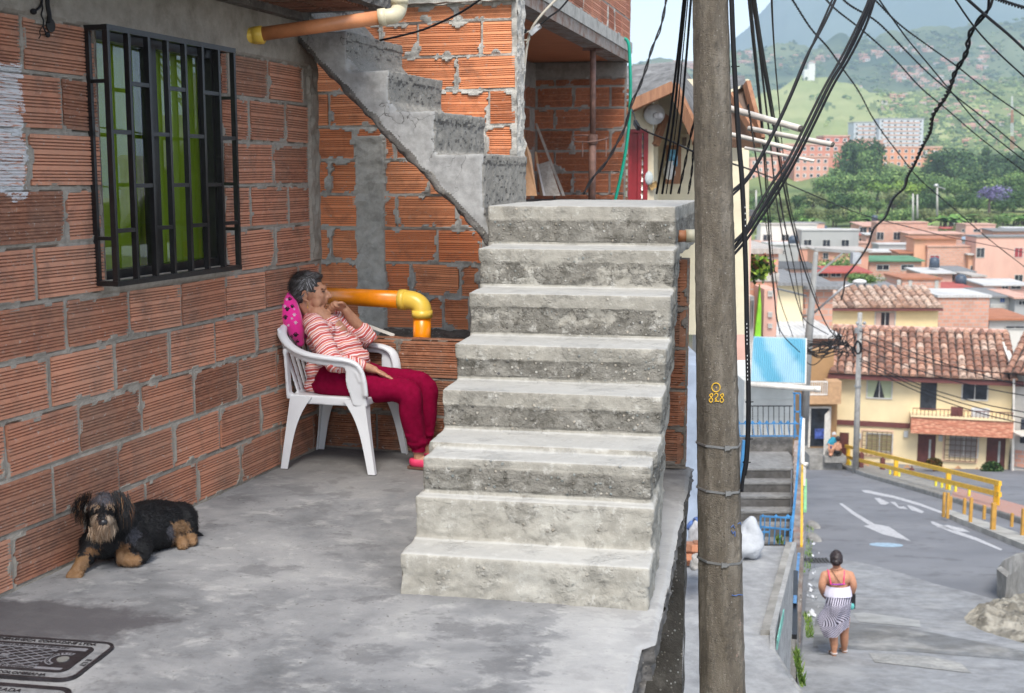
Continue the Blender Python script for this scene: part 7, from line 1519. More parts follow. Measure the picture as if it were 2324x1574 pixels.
HS = [  # name label Y box wall kind roof windows extras
 ('pink roofed three storey brick house with white columns, tallest behind the valley roofs', 190, (1035, 432, 1395, 625), 'b', 'w', ('s', 'p', 394), [(1042, 440, 1100, 497), (1114, 442, 1162, 490)], dict(cols=(1265, 1313, 1390), D=7)),
 ('orange house with a low red gable roof left of the tallest one', 184, (860, 500, 1080, 605), 'o', 'w', ('s', 'r', 478), [(890, 524, 930, 556), (1040, 528, 1074, 562)], {}),
 ('orange house with laundry under a grey sheet roof', 180, (665, 512, 880, 605), 'p', 'w', ('s', 'g', 468), [(700, 520, 720, 556, (.2, .25, .5)), (740, 520, 790, 556, (.5, .5, .6)), (800, 522, 836, 556)], {}),
 ('low white house with pinkish red roof at the far left of the valley', 186, (385, 508, 610, 600), 'w', 'w', ('s', 'r', 470), [(490, 520, 530, 560), (420, 525, 450, 560)], {}),
 ('small dark grey house with flat pale roof beside the brick corner', 178, (255, 525, 345, 640), 'g', 'w', ('f', 'w', 490), [], {}),
 ('windowless brick wall house with one tiny window, centre of the valley', 160, (1400, 545, 1640, 735), 'b', 'w', ('f', 's' if 0 else 'p', 530), [(1572, 552, 1590, 574)], {}),
 ('narrow brick house stuck to the windowless one on its right', 163, (1650, 565, 1735, 735), 'p', 'w', None, [(1636, 640, 1650, 720)], {}),
 ('salmon house below the trees with two windows, top right', 205, (1822, 425, 2050, 512), 's', 'w', ('f', 'p', 420), [(1840, 456, 1862, 480), (1930, 455, 1985, 480)], {}),
 ('brick house with thin grey roof at the top right edge', 198, (2052, 470, 2330, 560), 's', 'w', ('s', 'g', 445), [(2235, 465, 2270, 500, (.5, .05, .08))], {}),
 ('house with dark covered terrace and bluish roof', 176, (1765, 535, 2050, 612), 'b', 'w', ('s', 'l', 512), [(1782, 545, 1840, 582), (1850, 545, 1990, 582)], {}),
 ('white two storey house with balcony in the right of the valley', 160, (1735, 608, 1862, 735), 'w', 'w', ('f', 'e', 600), [(1752, 616, 1775, 655), (1800, 618, 1842, 662)], dict(slabs=(690,))),
 ('brick house with pale blue sheet roof and white left end', 154, (1870, 640, 2148, 770), 'b', 'w', ('s', 'l', 595), [(1880, 650, 1945, 700, (.4, .46, .46)), (1985, 645, 2042, 670), (1935, 720, 2030, 760)], dict(slabs=(705,))),
 ('white house with flat roof at the right edge, laundry on its roof', 172, (2050, 560, 2330, 640), 'w', 'w', ('s', 'l', 540), [(2130, 560, 2165, 575)], {}),
 ('wide brick terrace house with open posts at the right', 148, (2110, 640, 2330, 830), 'b', 'w', ('s', 'e', 610), [(2190, 750, 2240, 815), (2255, 750, 2320, 815)], dict(slabs=(735,))),
 ('two storey brick house with green tiled roof front', 125, (1092, 700, 1495, 975), 'b', 'b', ('s', 'n', 655), [(1175, 732, 1275, 778), (1365, 732, 1465, 778), (1168, 858, 1320, 908, (.42, .02, .06))], dict(slabs=(838,))),
 ('pale grey house with big dull side wall left of the cables', 132, (330, 582, 545, 720), 'g', 'w', ('f', 'w', 575), [(445, 620, 462, 655)], {}),
 ('brick house squeezed right of the pale grey one', 134, (548, 612, 700, 720), 'b', 'w', ('f', 'e', 600), [], {}),
 ('brick house with wide cream roof behind the lattice pole arm', 122, (700, 622, 1085, 760), 'b', 'w', ('s', 'e', 585), [(760, 640, 800, 690)], {}),
 ('house with long faded red roof left of the green roofed house', 112, (705, 790, 1090, 880), 'd', 'w', ('s', 'r', 735), [(720, 795, 800, 830), (820, 795, 900, 830)], {}),
 ('dark slate roofed house at the left beneath the grey wall', 110, (345, 760, 690, 900), 'p', 'w', ('s', 'k', 700), [(440, 775, 490, 800)], {}),
 ('pink walled house with yellow window under a white flat roof', 115, (1502, 795, 1738, 890), 's', 'w', ('s', 'w', 762), [(1560, 815, 1650, 852, (.40, .38, .05))], {}),
 ('white house with laundry under a dark grey roof', 117, (1748, 785, 1892, 890), 'w', 'w', ('s', 'g', 735), [(1760, 800, 1790, 850)], {}),
 ('plain double brick panel house above the yellow house roof', 96, (1352, 852, 1650, 985), 'b', 'b', ('f', 't', 848), [], dict(cols=(1352, 1440, 1645))),
 ('salmon house with dull red roof band and two dark windows', 101, (1655, 918, 1900, 985), 's', 'w', ('s', 'r', 880), [(1668, 932, 1764, 968), (1795, 935, 1875, 970)], {}),
 ('long low house with white sheet roof on the right', 106, (1990, 888, 2330, 960), 's', 'w', ('s', 'w', 840), [(2150, 892, 2200, 925), (2220, 892, 2300, 925)], {}),
 ('small brick house left of the long white roof', 112, (1892, 830, 1995, 930), 'p', 'w', ('f', 'e', 820), [], {}),
 ('white house with grey sheet roof and small blue window', 86, (2045, 975, 2230, 1100), 'w', 'w', ('s', 'g', 905), [(2135, 990, 2175, 1030, (.05, .14, .42))], dict(slabs=(1062,))),
 ('plain grey house with dark window at the right edge', 85, (2232, 985, 2335, 1105), 'g', 'w', ('s', 'p', 945), [(2280, 1012, 2335, 1050)], {}),
 ('low white house with dark tiled patch of roof, right of the brick block', 77, (2040, 1150, 2330, 1300), 'w', 'w', ('s', 't', 1095), [(2175, 1205, 2330, 1235)], {}),
 ('sloping grey roofed shed behind the pale tiled roof', 88, (960, 920, 1340, 990), 'g', 'w', ('s', 'g', 890), [(985, 928, 1160, 985, (.08, .12, .14))], {}),
 ('square brick block with corrugated sheet on top beside the yellow upper storey', 76, (1640, 990, 2035, 1300), 'b', 'b', ('f', 'w', 965), [], {}),
 ('cream house with grey roof left of the lattice pole', 46, (385, 870, 590, 1165), 'c', 'w', ('s', 'g', 805), [], dict(drop=1.)),
 ('brick house side under the same grey roof beside the cream wall', 47, (592, 900, 822, 1125), 'b', 'b', ('s', 'g', 820), [(595, 1122, 640, 1128)], dict(drop=.6)),
 ('low shed with corrugated zinc roof behind the blue sheet', 43, (385, 1275, 822, 1330), 'd', 'w', ('s', 'w', 1155), [], dict(drop=.2)),
 ('half built brick house with climbing plant close behind the pole', 36, (66, 650, 392, 985), 'b', 'b', ('f', 'e', 640), [], dict(slabs=(830,))),
 ('off white rendered wall below the brick house near the pole', 34, (80, 982, 215, 1240), 'w', 'w', None, [(200, 1010, 216, 1230)], {}),
 ('tall stub of hollow bricks stacked on end beside the lime green strip', 34.5, (290, 925, 385, 1300), 'p', 'w', None, [(330, 935, 366, 980), (330, 1100, 362, 1140), (330, 1190, 362, 1225)], {}),
 ('dusty pink rendered wall corner behind the power pole', 31, (40, 360, 178, 640), 's', 'w', ('f', 'k', 356), [], {}),
 ('grey zinc roofed lean-to between the brown house and the blue sheet', 66, (640, 1370, 825, 1540), 'g', 'w', ('s', 'g', 1300), [], dict(drop=.5)),
]
for i, (lb, Y, bx, wl, kd, rf, wn_, ex) in enumerate(HS): house('brick_house' if kd == 'b' or wl == 'b' else 'small_house', lb, Y, bx, wl, kd, rf, wn_, **ex)
def fill_houses():
    rnd = random.Random(12); kinds = [('b', 'p', 'terracotta'), ('s', 'g', 'salmon pink'), ('w', 'e', 'whitewashed'), ('o', 'r', 'orange'), ('g', 'w', 'grey')]
    for i in range(58):
        vb = rnd.uniform(528, 680); u = rnd.uniform(1690, 2330); Y = 12.6 * F / (vb - 400) * rnd.uniform(.97, 1.03); h = rnd.uniform(3.2, 6.6); w_ = rnd.uniform(4, 8); wl, rf, nm = kinds[rnd.choice((0, 0, 0, 1, 1, 2, 3, 4))]
        hv = h * F / Y; wu = w_ * F / Y; x0, y0, x1, y1 = u, vb - hv, u + wu, vb
        if y0 < 505: continue
        wins = []; n = 2 if w_ < 6 else 3
        for r_ in range(2 if h > 4.6 else 1):
            for k in range(n):
                if rnd.random() < .75: a = x0 + wu * (k + .3) / n; b_ = y0 + hv * (.18 + .48 * r_) + (0 if h > 4.6 else hv * .1); wins.append((a, b_, a + wu * .42 / n, b_ + 1.05 * F / Y) + (((.3, .04, .05),) if rnd.random() < .12 else ()))
        house('valley_house', 'small packed %s house among the valley roofs' % nm, Y, (x0, y0, x1, y1), wl, 'w' if wl != 'b' else 'b', rnd.choice((('s', rf, y0 - rnd.uniform(2, 5)), ('f', rf, y0), ('s', rnd.choice('gtew'), y0 - 3))), wins, D=rnd.uniform(2.4, 3.6), z2=False, grp='small %s houses packed in the valley' % nm, slabs=())
fill_houses()
def roof_tanks():
    rnd = random.Random(3); m = MB(); m.tube([(0, 0, 0), (0, 0, .8), (0, 0, .95), (0, 0, 1.0)], [.5, .46, .3, .1], 12); o = m.build('water_tank', plain('tank_blue', (.05, .07, .10), .4), at=(0, 0, 0), smooth=True, label='small round dark water tank standing on a valley roof', category='water tank', group='water tanks on the valley roofs')
    for i, (u, v, Y) in enumerate(((1985, 503, 190), (1870, 527, 183), (2095, 545, 162), (2200, 567, 155), (1800, 556, 131), (2120, 608, 116), (2290, 590, 150), (2180, 650, 103), (1730, 590, 110))):
        c = o if i == 0 else o.copy()
        if i: C.objects.link(c)
        c.location = P(u, v, Y + 1.5)
roof_tanks()
def extras():
    # corrugated top of the brick block; upper yellow storey with pale tiles
    r, fr, W_, zt, zb = house('yellow_upper_house', 'upper yellow storey with pale barrel tiles and one dark window', 70, (825, 1070, 1642, 1275), 'c', 'w', None, [(1162, 1097, 1320, 1255)], D=5)
    r.children[0].data.materials[0] = plain('pale_yellow_render', (.72, .58, .32), .85, .06, 1)
    tiles('roof', fr, -.2, W_ + .1, -.5, 2.6, zt + .02, zt + .95, .44, 4, r, M_tileP, 5); m = MB(); m.box(-.2, W_ + .1, -.5, -.42, zt - .12, zt + .02); m.build('eave_board', bpy.data.materials['brown_trim'], r, fr)
    m = MB(); a, b = onp(*(1646.2 + 1166 / 3.4286, 387.3 + 1100 / 3.4286), fr, 1, 0), onp(*(1646.2 + 1316 / 3.4286, 387.3 + 1252 / 3.4286), fr, 1, 0); w_ = (b.x - a.x)
    for x in (a.x + .05, b.x - .05 - w_ * .25): m.box(x, x + w_ * .25, -.05, -.02, b.z + .05, a.z - .05)
    m.build('curtain', hm((.50, .36, .30)), r, fr)
    # grey house and tiled corner at the right edge
    fr2, w2 = fc(2303, 61.5, 2345, 61); r2 = thing('grey_house', 'grey rendered house with tiled roof cut by the right edge', 'house', fr2 @ Vector((.5, 2, onp(2310, 1120, fr2, 1, 0).z))); zt = onp(2310, 850, fr2, 1, 0).z; m = MB(); m.box(.1, 4, 0, 6, zt - 7.5, zt); m.build('wall', plain('grey_render', (.48, .46, .42), .85, .15, 1), r2, fr2)
    tiles('roof', fr2, -.3, 4, -.9, 4, zt + .1, zt + 2.2, .36, 9, r2, M_tile, 9); m = MB(); m.box(.5, 1.4, -.05, .02, onp(2310, 1005, fr2, 1, 0).z, onp(2310, 950, fr2, 1, 0).z); m.build('window', M_pane, r2, fr2)
    m = MB(); m.box(.3, 1.5, -.06, -.002, onp(2310, 1060, fr2, 1, 0).z, onp(2310, 1022, fr2, 1, 0).z); m.build('brick_patch', hm(CT['b'], 'b'), r2, fr2)
    m = MB(); q = P(2306, 985, 60.5); m.beam(q, q + Vector((1.2, 0, .1)), 1.2, .05); m.build('awning', M_pvcW, r2)
    m = MB(); m.tube([P(2301, 860, 61), P(2300, 980, 61), P(2298, 1100, 61)], .06, 8); m.build('white_downpipe', M_pvcW, label='thin white downpipe at the right corner of the yellow house', category='pipe')
    # lime green strip (folded parasol) and climbing plant
    m = MB(); a, b = P(1725, 645, 33), P(1719, 765, 33); m.add([a, P(1728, 700, 33), P(1727, 765, 33), P(1713, 765, 33), P(1720, 700, 33)] + [p + Vector((0, .15, 0)) for p in (a, P(1728, 700, 33), P(1727, 765, 33), P(1713, 765, 33), P(1720, 700, 33))], [(0, 1, 2, 3, 4), (9, 8, 7, 6, 5), (0, 5, 6, 1), (1, 6, 7, 2), (4, 3, 8, 9), (0, 4, 9, 5)]); m.build('folded_parasol', plain('lime_fabric', (.25, .62, .03), .7, .2, 2), label='folded lime green parasol standing beside the hollow brick stub', category='parasol')
    t = thing('climbing_plant', 'reddish green climbing plant hanging over the brick wall behind the pole', 'plant', P(1715, 620, 33)); rnd = random.Random(5)
    for mt, n in ((M_leafG, 260), (leafm('fresh_leaf', (.10, .20, .02), (.25, .40, .05), (.40, .50, .10)), 200), (leafm('dry_leaf', (.10, .05, .03), (.25, .10, .06), (.40, .16, .10)), 90)):
        m = MB()
        for _ in range(n):
            q = P(1715 + rnd.gauss(0, 16), 607 + rnd.gauss(0, 12), 33 + rnd.uniform(-.4, .4)); a = Vector((rnd.uniform(-1, 1), rnd.uniform(-1, 1), rnd.uniform(-1, 1))).normalized() * .10; b = a.cross(Vector((rnd.random(), rnd.random(), 1))).normalized() * .07; m.quad(q - a, q - b, q + a, q + b, 0, rnd.random())
        m.build('leaves', mt, t)
    m = MB(); rnd = random.Random(6)
    # weeds along the street wall
    for (u0, v0, u1, v1, n) in ((1838, 1190, 1832, 1300, 160), (1830, 1395, 1838, 1450, 260), (1806, 1480, 1822, 1560, 160), (1836, 1040, 1850, 1048, 60), (1765, 1225, 1772, 1236, 50)):
        for _ in range(n):
            k = rnd.random(); q = St(u0 + (u1 - u0) * k + rnd.uniform(-7, 9), v0 + (v1 - v0) * k) if u0 != 1765 and u0 != 1806 else P(u0 + (u1 - u0) * k + rnd.uniform(-6, 6), v0 + (v1 - v0) * k, 16.9 if u0 == 1765 else 11.9); h = rnd.uniform(.04, .12); a = rnd.random() * 6; d = Vector((cos(a), sin(a), 0)); m.add([q - d * .012, q + d * .012, q + Vector((d.y * h * .5, -d.x * h * .5, h))], [(0, 1, 2)], 0, rnd.random())
    m.build('weeds', leafm('weed_green', (.06, .12, .02), (.14, .24, .04), (.28, .36, .10)), at=(0, 0, 0), kind='stuff')
    m = MB(); rnd = random.Random(9)
    for _ in range(46):
        q = St(1846 + rnd.gauss(0, 6), rnd.uniform(1215, 1420), .03); a = Vector((rnd.uniform(-1, 1), rnd.uniform(-1, 1), .2)) * .06; m.quad(q, q + a, q + a + Vector((a.y, -a.x, .03)), q + Vector((a.y, -a.x, .04)), 0, rnd.random())
    m.build('litter', plain('paper_litter', (.55, .56, .58), .8), at=(0, 0, 0), kind='stuff')
    for v, w_ in ((1197, 22), (1226, 24)): m = MB(); q = St(1832 + w_ / 2 + 4, v, .0); m.ell((q.x, q.y, q.z + .04), (w_ * q.y / F * .62, .5, .10), 16, 8); m.build('stone_slab', M_kerb, smooth=True, label='upper flat grey stone against the street wall' if v < 1200 else 'lower flat grey stone against the street wall', category='stone slab')
    m = MB(); q = St(1858, 1277, .0)
    m.box(q.x - .28, q.x + .28, q.y - .3, q.y + .3, q.z - .02, q.z + .01)
    for k in range(7): m.box(q.x - .26 + .08 * k, q.x - .22 + .08 * k, q.y - .28, q.y + .28, q.z + .01, q.z + .03)
    m.build('drain_grate', plain('grate_iron', (.05, .05, .05), .7), label='small iron drain grate by the wall behind the walking woman', category='drain')
extras()
# ================================================================= PEOPLE, CHAIR, CUSHION, DOG
M_skin = None
def skinm(name, c, c2):
    s = S(name); col = s.mix(s.rmp(s.noise(28, 5, .7), (.35, 0), (.7, 1)), c, c2); h = s.m('ADD', s.noise(70, 4, .7), s.m('MULTIPLY', s.noise(18, 5, .75, v=s.vec((1, 1, 2.2))), 1.2))
    s.fin(col, .55, s.bump(h, .55, .004), Specular_IOR_Level=.35); s.B.inputs['Subsurface Weight'].default_value = .08; s.B.inputs['Subsurface Radius'].default_value = (.02, .008, .004); return s.M
M_skin = skinm('aged_skin', (.43, .225, .14), (.32, .155, .095)); M_skin2 = skinm('warm_skin', (.50, .25, .15), (.42, .20, .12))
def stripem(name, stops, freq, sheer=.9):
    s = S(name); a = s.attr('sc'); q = s.n('ValToRGB', {'Fac': s.m('FRACT', s.m('MULTIPLY', a, freq))}); q.color_ramp.interpolation = 'CONSTANT'; e = q.color_ramp.elements
    while len(e) < len(stops): e.new(.5)
    for i, (p, c) in enumerate(stops): e[i].position = p; e[i].color = (*c, 1)
    return s.fin(q.outputs[0], .85, s.bump(s.noise(320, 2), .15, .001), Specular_IOR_Level=.2)
def limb(m, pts, n=12, k=5):
    """pts: [(point, radius) ...] a smooth tapered limb with round ends"""
    P3 = spline([p for p, r in pts], k); R = [r for p, r in pts]; rr = []
    for i in range(len(P3)): t = i / k; j = min(int(t), len(R) - 2); f = t - j; f = f * f * (3 - 2 * f); rr.append(R[j] + (R[j + 1] - R[j]) * f)
    m.tube(P3, rr, n); m.ell(P3[0], rr[0] * .98, n, 8); m.ell(P3[-1], rr[-1] * .98, n, 8)
def setattr_sc(o, fn):
    me = o.data; a = me.attributes.new('sc', 'FLOAT', 'POINT'); a.data.foreach_set('value', [fn(v.co) for v in me.vertices])
def along(segs):
    """returns f(p) -> coordinate along the nearest bone; segs [(a, b, r, offset)]"""
    def f(p):
        best = 1e9; out = 0
        for a, b, r, off in segs:
            d = b - a; t = max(-1.2, min(2., (p - a).dot(d) / d.length_squared)); q = (p - (a + d * max(0, min(1, t)))).length - r
            if q < best: best = q; out = off + t * d.length
        return out
    return f
FCH = frame(Vector((-.975, 7.05, 0)), math.radians(14.5))
def Q(u, v, y): return FCH @ onp(u, v, FCH, 1, y)
def chair():
    Mp = plain('white_plastic_chair', (.60, .61, .63), .38, .05, 4, .06, 30); r = thing('plastic_armchair', 'white plastic armchair in the corner, the old woman sits in it', 'chair', (-.975, 7.05, 0), -radians(14.5))
    L = lambda x, y, z: Vector((x, y, z))
    m = MB(); pth = []
    half = [(.235, -.262, .44), (.225, -.272, .545), (.195, -.28, .612), (.13, -.285, .640), (.02, -.288, .650), (-.10, -.282, .665), (-.20, -.262, .700), (-.275, -.215, .755), (-.315, -.12, .800), (-.325, 0, .812)]
    full = half + [(x, -y, z) for x, y, z in half[-2::-1]]
    c = spline(full, 6); wd = [.034] * len(c)
    def sweep(c, a_, b_):           # flat band, a_ wide across, b_ thick
        vs = []
        for i, p in enumerate(c):
            d = (c[min(i + 1, len(c) - 1)] - c[max(i - 1, 0)]).normalized(); side = Vector((p.x + .02, p.y, 0)).normalized() if True else 0; side = (side - d * side.dot(d)).normalized(); up = d.cross(side)
            for j in range(10): an = 2 * pi * j / 10; vs.append(p + side * cos(an) * a_ + up * sin(an) * b_)
        n = len(c); m.add(vs, [(i * 10 + j, i * 10 + (j + 1) % 10, (i + 1) * 10 + (j + 1) % 10, (i + 1) * 10 + j) for i in range(n - 1) for j in range(10)] + [list(range(10)), list(range((n - 1) * 10, n * 10))])
    sweep(c, .030, .017)
    sweep([p + Vector((0, 0, -.022)) for p in c[6:-6]], .010, .024)
    m.grid(24, 24, lambda a, b: L(-.23 + .47 * a, (-.235 + .47 * b) * (1 - .08 * (1 - a)), .425 - .018 * sin(pi * a) * sin(pi * b)))
    m.grid(24, 24, lambda a, b: L(-.23 + .47 * a, (-.235 + .47 * b) * (1 - .08 * (1 - a)), .413 - .018 * sin(pi * a) * sin(pi * b)))
    for k in range(7):                                    # slatted back
        y = -.18 + .06 * k; m.beam(L(-.21, y * .85, .42), L(-.312 + .25 * y * y, y * 1.15, .80), .038, .010, up=(1, 0, 0))
    for y in (-1, 1): m.beam(L(-.22, y * .225, .40), L(.24, y * .245, .40), .014, .05)
    m.beam(L(.235, -.24, .402), L(.235, .24, .402), .016, .045); m.beam(L(-.22, -.22, .402), L(-.22, .22, .402), .016, .04)
    for y in (-1, 1): m.add([L(.245, y * .25, .38), L(.165, y * .26, .38), L(.13, y * .272, .50), L(.13, y * .285, .628), L(.20, y * .283, .615), L(.235, y * .27, .54)] + [L(.245, y * .262, .38), L(.165, y * .272, .38), L(.13, y * .284, .50), L(.13, y * .297, .628), L(.20, y * .295, .615), L(.235, y * .282, .54)], [(0, 1, 2, 3, 4, 5), (6, 7, 8, 9, 10, 11)[::-1]] + [(i, (i + 1) % 6, (i + 1) % 6 + 6, i + 6) for i in range(6)])
    for y in (-1, 1): m.beam(L(-.24, y * .22, .40), L(-.245, y * .245, .69), .018, .05, up=(0, 1, 0))
    o = m.build('shell', Mp, r, FCH); remesh(o, .0065, 3)
    for x, y, x2, y2 in ((.20, -.245, .262, -.262), (.20, .245, .262, .262), (-.195, -.225, -.255, -.245), (-.195, .225, -.255, .245)):
        m = MB(); sx = 1 if x > 0 else -1; sy = 1 if y > 0 else -1; n = 10; ring = []
        for i in range(n + 1):
            t = i / n; w_ = .07 * (1 - t) ** 4 + .060 - .018 * t; d_ = .05 * (1 - t) ** 4 + .040 - .010 * t; cx_, cy_ = x + (x2 - x) * t - sx * (w_ - .06) * .5, y + (y2 - y) * t - sy * (d_ - .04) * .5; z = .415 * (1 - t); th_ = .006
            # L-shaped section, open to the inside
            for px, py in ((sx * .5 * w_, sy * .5 * d_), (-sx * .5 * w_, sy * .5 * d_), (-sx * .5 * w_, sy * (.5 * d_ - th_)), (sx * (.5 * w_ - th_), sy * (.5 * d_ - th_)), (sx * (.5 * w_ - th_), -sy * .5 * d_), (sx * .5 * w_, -sy * .5 * d_)): ring.append(L(cx_ + px, cy_ + py, z))
        m.add(ring, [(i * 6 + j, i * 6 + (j + 1) % 6, (i + 1) * 6 + (j + 1) % 6, (i + 1) * 6 + j) for i in range(n) for j in range(6)] + [(0, 1, 2, 3, 4, 5), tuple(range(n * 6, n * 6 + 6))]); m.build('leg', Mp, r, FCH)
chair()
def old_woman():
    r = thing('person', 'old woman in red striped blouse and wine red trousers dozing in the armchair', 'person', (-.85, 7.0, 0), -radians(14.5))
    V = Vector; ax = FCH.to_3x3() @ V((1, 0, 0)); ay = FCH.to_3x3() @ V((0, 1, 0)); up = V((0, 0, 1))
    hip = Q(758, 868, 0); che = Q(757, 770, 0); neck = Q(722, 716, -.01)
    hd = Q(703, 664, .0); shN = Q(716, 741, -.16); shF = Q(770, 733, .15); elN = Q(757, 822, -.24); wrN = Q(826, 833, -.17); haN = Q(850, 840, -.15)
    elF = Q(836, 772, .22); wrF = Q(783, 703, .10); haF = Q(768, 692, .07)
    hipN = Q(770, 866, -.10); hipF = Q(790, 855, .10); knN = Q(925, 893, -.12); knF = Q(960, 872, .12); anN = Q(950, 1030, -.07); anF = Q(966, 1012, .10)
    b = MB()
    hx = (ax * .97 + ay * .20 + up * .05).normalized(); hy = up.cross(hx).normalized(); hz = hx.cross(hy)   # face towards +x local, chin tipped down a little
    HM_ = Matrix(((hx.x, hy.x, hz.x), (hx.y, hy.y, hz.y), (hx.z, hy.z, hz.z))); h = lambda x, y, z: hd + HM_ @ V((x, y, z))
    b.ell(h(-.012, 0, .022), (.092, .072, .085), 20, 14, HM_); b.ell(h(.048, 0, -.022), (.052, .057, .070), 16, 12, HM_); b.ell(h(.060, 0, -.072), (.030, .030, .022), 12, 8, HM_)
    b.ell(h(.020, 0, -.060), (.055, .050, .034), 12, 8, HM_); b.ell(h(.080, 0, .022), (.020, .045, .018), 12, 8, HM_)
    for y in (-1, 1): b.ell(h(.072, y * .032, -.022), (.020, .019, .020), 10, 8, HM_); b.ell(h(.045, y * .045, -.055), (.03, .014, .03), 10, 8, HM_)
    b.tube([h(.086, 0, .014), h(.106, 0, -.010), h(.120, 0, -.028)], [.009, .011, .012], 10); b.ell(h(.117, 0, -.029), .013, 10, 8)
    for y in (-1, 1): b.ell(h(.103, y * .012, -.034), .010, 8, 6)
    b.ell(h(.094, 0, -.050), (.012, .022, .007), 10, 6, HM_); b.ell(h(.091, 0, -.061), (.012, .020, .007), 10, 6, HM_)
    for y in (-1, 1):
        for j in range(8): a = .5 + j * .62; b.ell(h(-.012 + .016 * cos(a), y * (.074 + .003 * sin(a)), -.012 + .028 * sin(a)), .0065, 8, 6)
        b.ell(h(-.008, y * .072, -.010), (.014, .005, .022), 8, 6, HM_); b.ell(h(.0, y * .073, -.045), .008, 8, 6)
    limb(b, [(h(-.03, 0, -.06), .052), (Q(708, 708, 0), .052), (neck, .058), (che.lerp(neck, .75), .07)])
    limb(b, [(che.lerp(neck, .7), .07), (che, .095), (hip, .10)])
    limb(b, [(shN, .050), (elN, .038), (wrN, .026), (haN, .022)]); limb(b, [(shF, .050), (elF, .038), (wrF.lerp(elF, .45), .035), (wrF, .026)])
    limb(b, [(knN, .05), (anN.lerp(knN, .3), .038), (anN, .030), (anN + up * -.045, .030)]); limb(b, [(knF, .05), (anF, .032), (anF + up * -.04, .030)])
    for a_, yy in ((anN, -.07), (anF, .10)):
        heel = a_ + up * -.06; f = a_ + ax * .12 + up * -.085; limb(b, [(V((heel.x, heel.y, .045)) , .032), (V((f.x, f.y, .035)), .030), (V((f.x, f.y, .03)) + ax * .06, .022)])
    # near hand lying on the thigh: palm, four fingers, thumb
    tipdir = (Q(888, 860, -.12) - haN).normalized(); side = (ay * .9 - up * .25).normalized(); side = (side - tipdir * side.dot(tipdir)).normalized(); nrm = tipdir.cross(side)
    pc = haN + tipdir * .045; Mh = Matrix(((tipdir.x, side.x, nrm.x), (tipdir.y, side.y, nrm.y), (tipdir.z, side.z, nrm.z))); b.ell(pc, (.048, .036, .015), 14, 10, Mh)
    for i, (o_, L_) in enumerate(((-.027, .058), (-.009, .070), (.009, .074), (.026, .064))):
        q = pc + side * o_ + tipdir * .034; w_ = nrm * (-.010 if nrm.z > 0 else .010); limb(b, [(q, .0090), (q + tipdir * L_ * .5 + side * o_ * .15 - w_ * .2, .0082), (q + tipdir * L_ + side * o_ * .25 + w_ * .8, .0068)], 8, 3)
    limb(b, [(pc - tipdir * .03 + side * .028, .012), (pc + tipdir * .01 + side * .048, .010), (pc + tipdir * .04 + side * .052, .008)], 8, 3)
    # far hand: loose fist held against the mouth
    td = (h(.092, -.005, -.055) - wrF).normalized(); sd_ = (up * .6 + ay * -.5 + ax * .2); sd_ = (sd_ - td * sd_.dot(td)).normalized(); nn = td.cross(sd_); pc = wrF + td * .042
    Mh = Matrix(((td.x, sd_.x, nn.x), (td.y, sd_.y, nn.y), (td.z, sd_.z, nn.z))); b.ell(pc, (.042, .036, .018), 14, 10, Mh); cn = -nn if (-nn).dot(-ay) > 0 else nn
    for i, o_ in enumerate((-.028, -.010, .009, .027)):
        k0 = pc + sd_ * o_ + td * .030; L_ = (.030, .034, .035, .030)[i]; k1 = k0 + td * L_ * .75 + cn * .012; k2 = k1 + cn * .022 - td * .010; k3 = k2 - td * .022 - cn * .002; limb(b, [(k0, .0095), (k1, .0092), (k2, .0085), (k3, .0072)], 8, 3)
    limb(b, [(pc + sd_ * .030 - td * .02, .012), (pc + sd_ * .046 + td * .012 + cn * .010, .0105), (pc + sd_ * .036 + td * .040 + cn * .02, .0085)], 8, 3)
    o = b.build('body', M_skin, r); remesh(o, .0042, 3, fac=.4)
    # eyes, brows
    m = MB(); 
    for y in (-1, 1): m.ell(h(.0865, y * .032, .004), (.009, .015, .0032), 10, 6, HM_); m.ell(h(.082, y * .034, .020), (.006, .018, .003), 8, 6, HM_)
    m.build('eyelids', plain('dark_lash', (.06, .035, .025), .6), r, smooth=True)
    # hair: short grey, darker at the back
    m = MB(); m.ell(h(-.024, 0, .036), (.098, .082, .088), 24, 16, HM_); m.ell(h(-.060, 0, -.012), (.058, .068, .062), 20, 14, HM_); m.ell(h(.028, 0, .088), (.056, .056, .026), 16, 10, HM_); m.ell(h(-.055, 0, -.052), (.03, .05, .035), 14, 10, HM_)
    s = S('grey_hair'); xx = s.xyz(); n1 = s.noise(60, 5, .7, v=s.vec((.4, 1, .5))); hair_c = s.rmp(s.m('ADD', s.m('MULTIPLY', n1, .7), s.attr()), (.35, (.022, .020, .020)), (.75, (.10, .10, .105)), (1., (.36, .36, .38)))
    s.fin(hair_c, .5, s.bump(n1, .6, .006)); o = m.build('hair', s.M, r, smooth=True); remesh(o, .006, 2)
    inv = HM_.transposed(); hd_l = WM[r.name].inverted() @ hd
    def hdis(p, n): return p + n * (.006 * nz(p, 45, 2) + .003 * nz(p, 110, 3))
    displace(o, hdis)
    m = MB(); rnd = random.Random(2)
    for i in range(1500):
        d = V((rnd.gauss(-.25, 1), rnd.gauss(0, 1), rnd.gauss(.35, .8))).normalized()
        if d.x > .62 and d.z < .55: continue
        if d.z < -.62: continue
        if d.x > .25 and d.z < .0: continue
        q = h(-.024 + d.x * .102, d.y * .086, .034 + d.z * .090); flow = HM_ @ V((-.75 if d.x < .2 else .25, .25 * d.y, -.45 - .4 * abs(d.y)) if d.z < .6 else (.5, .2 * d.y, .25)); flow = flow.normalized(); nn_ = HM_ @ d; flow = (flow - nn_ * flow.dot(nn_) * .8).normalized(); L_ = rnd.uniform(.02, .042); sd2 = flow.cross(nn_).normalized() * .0011
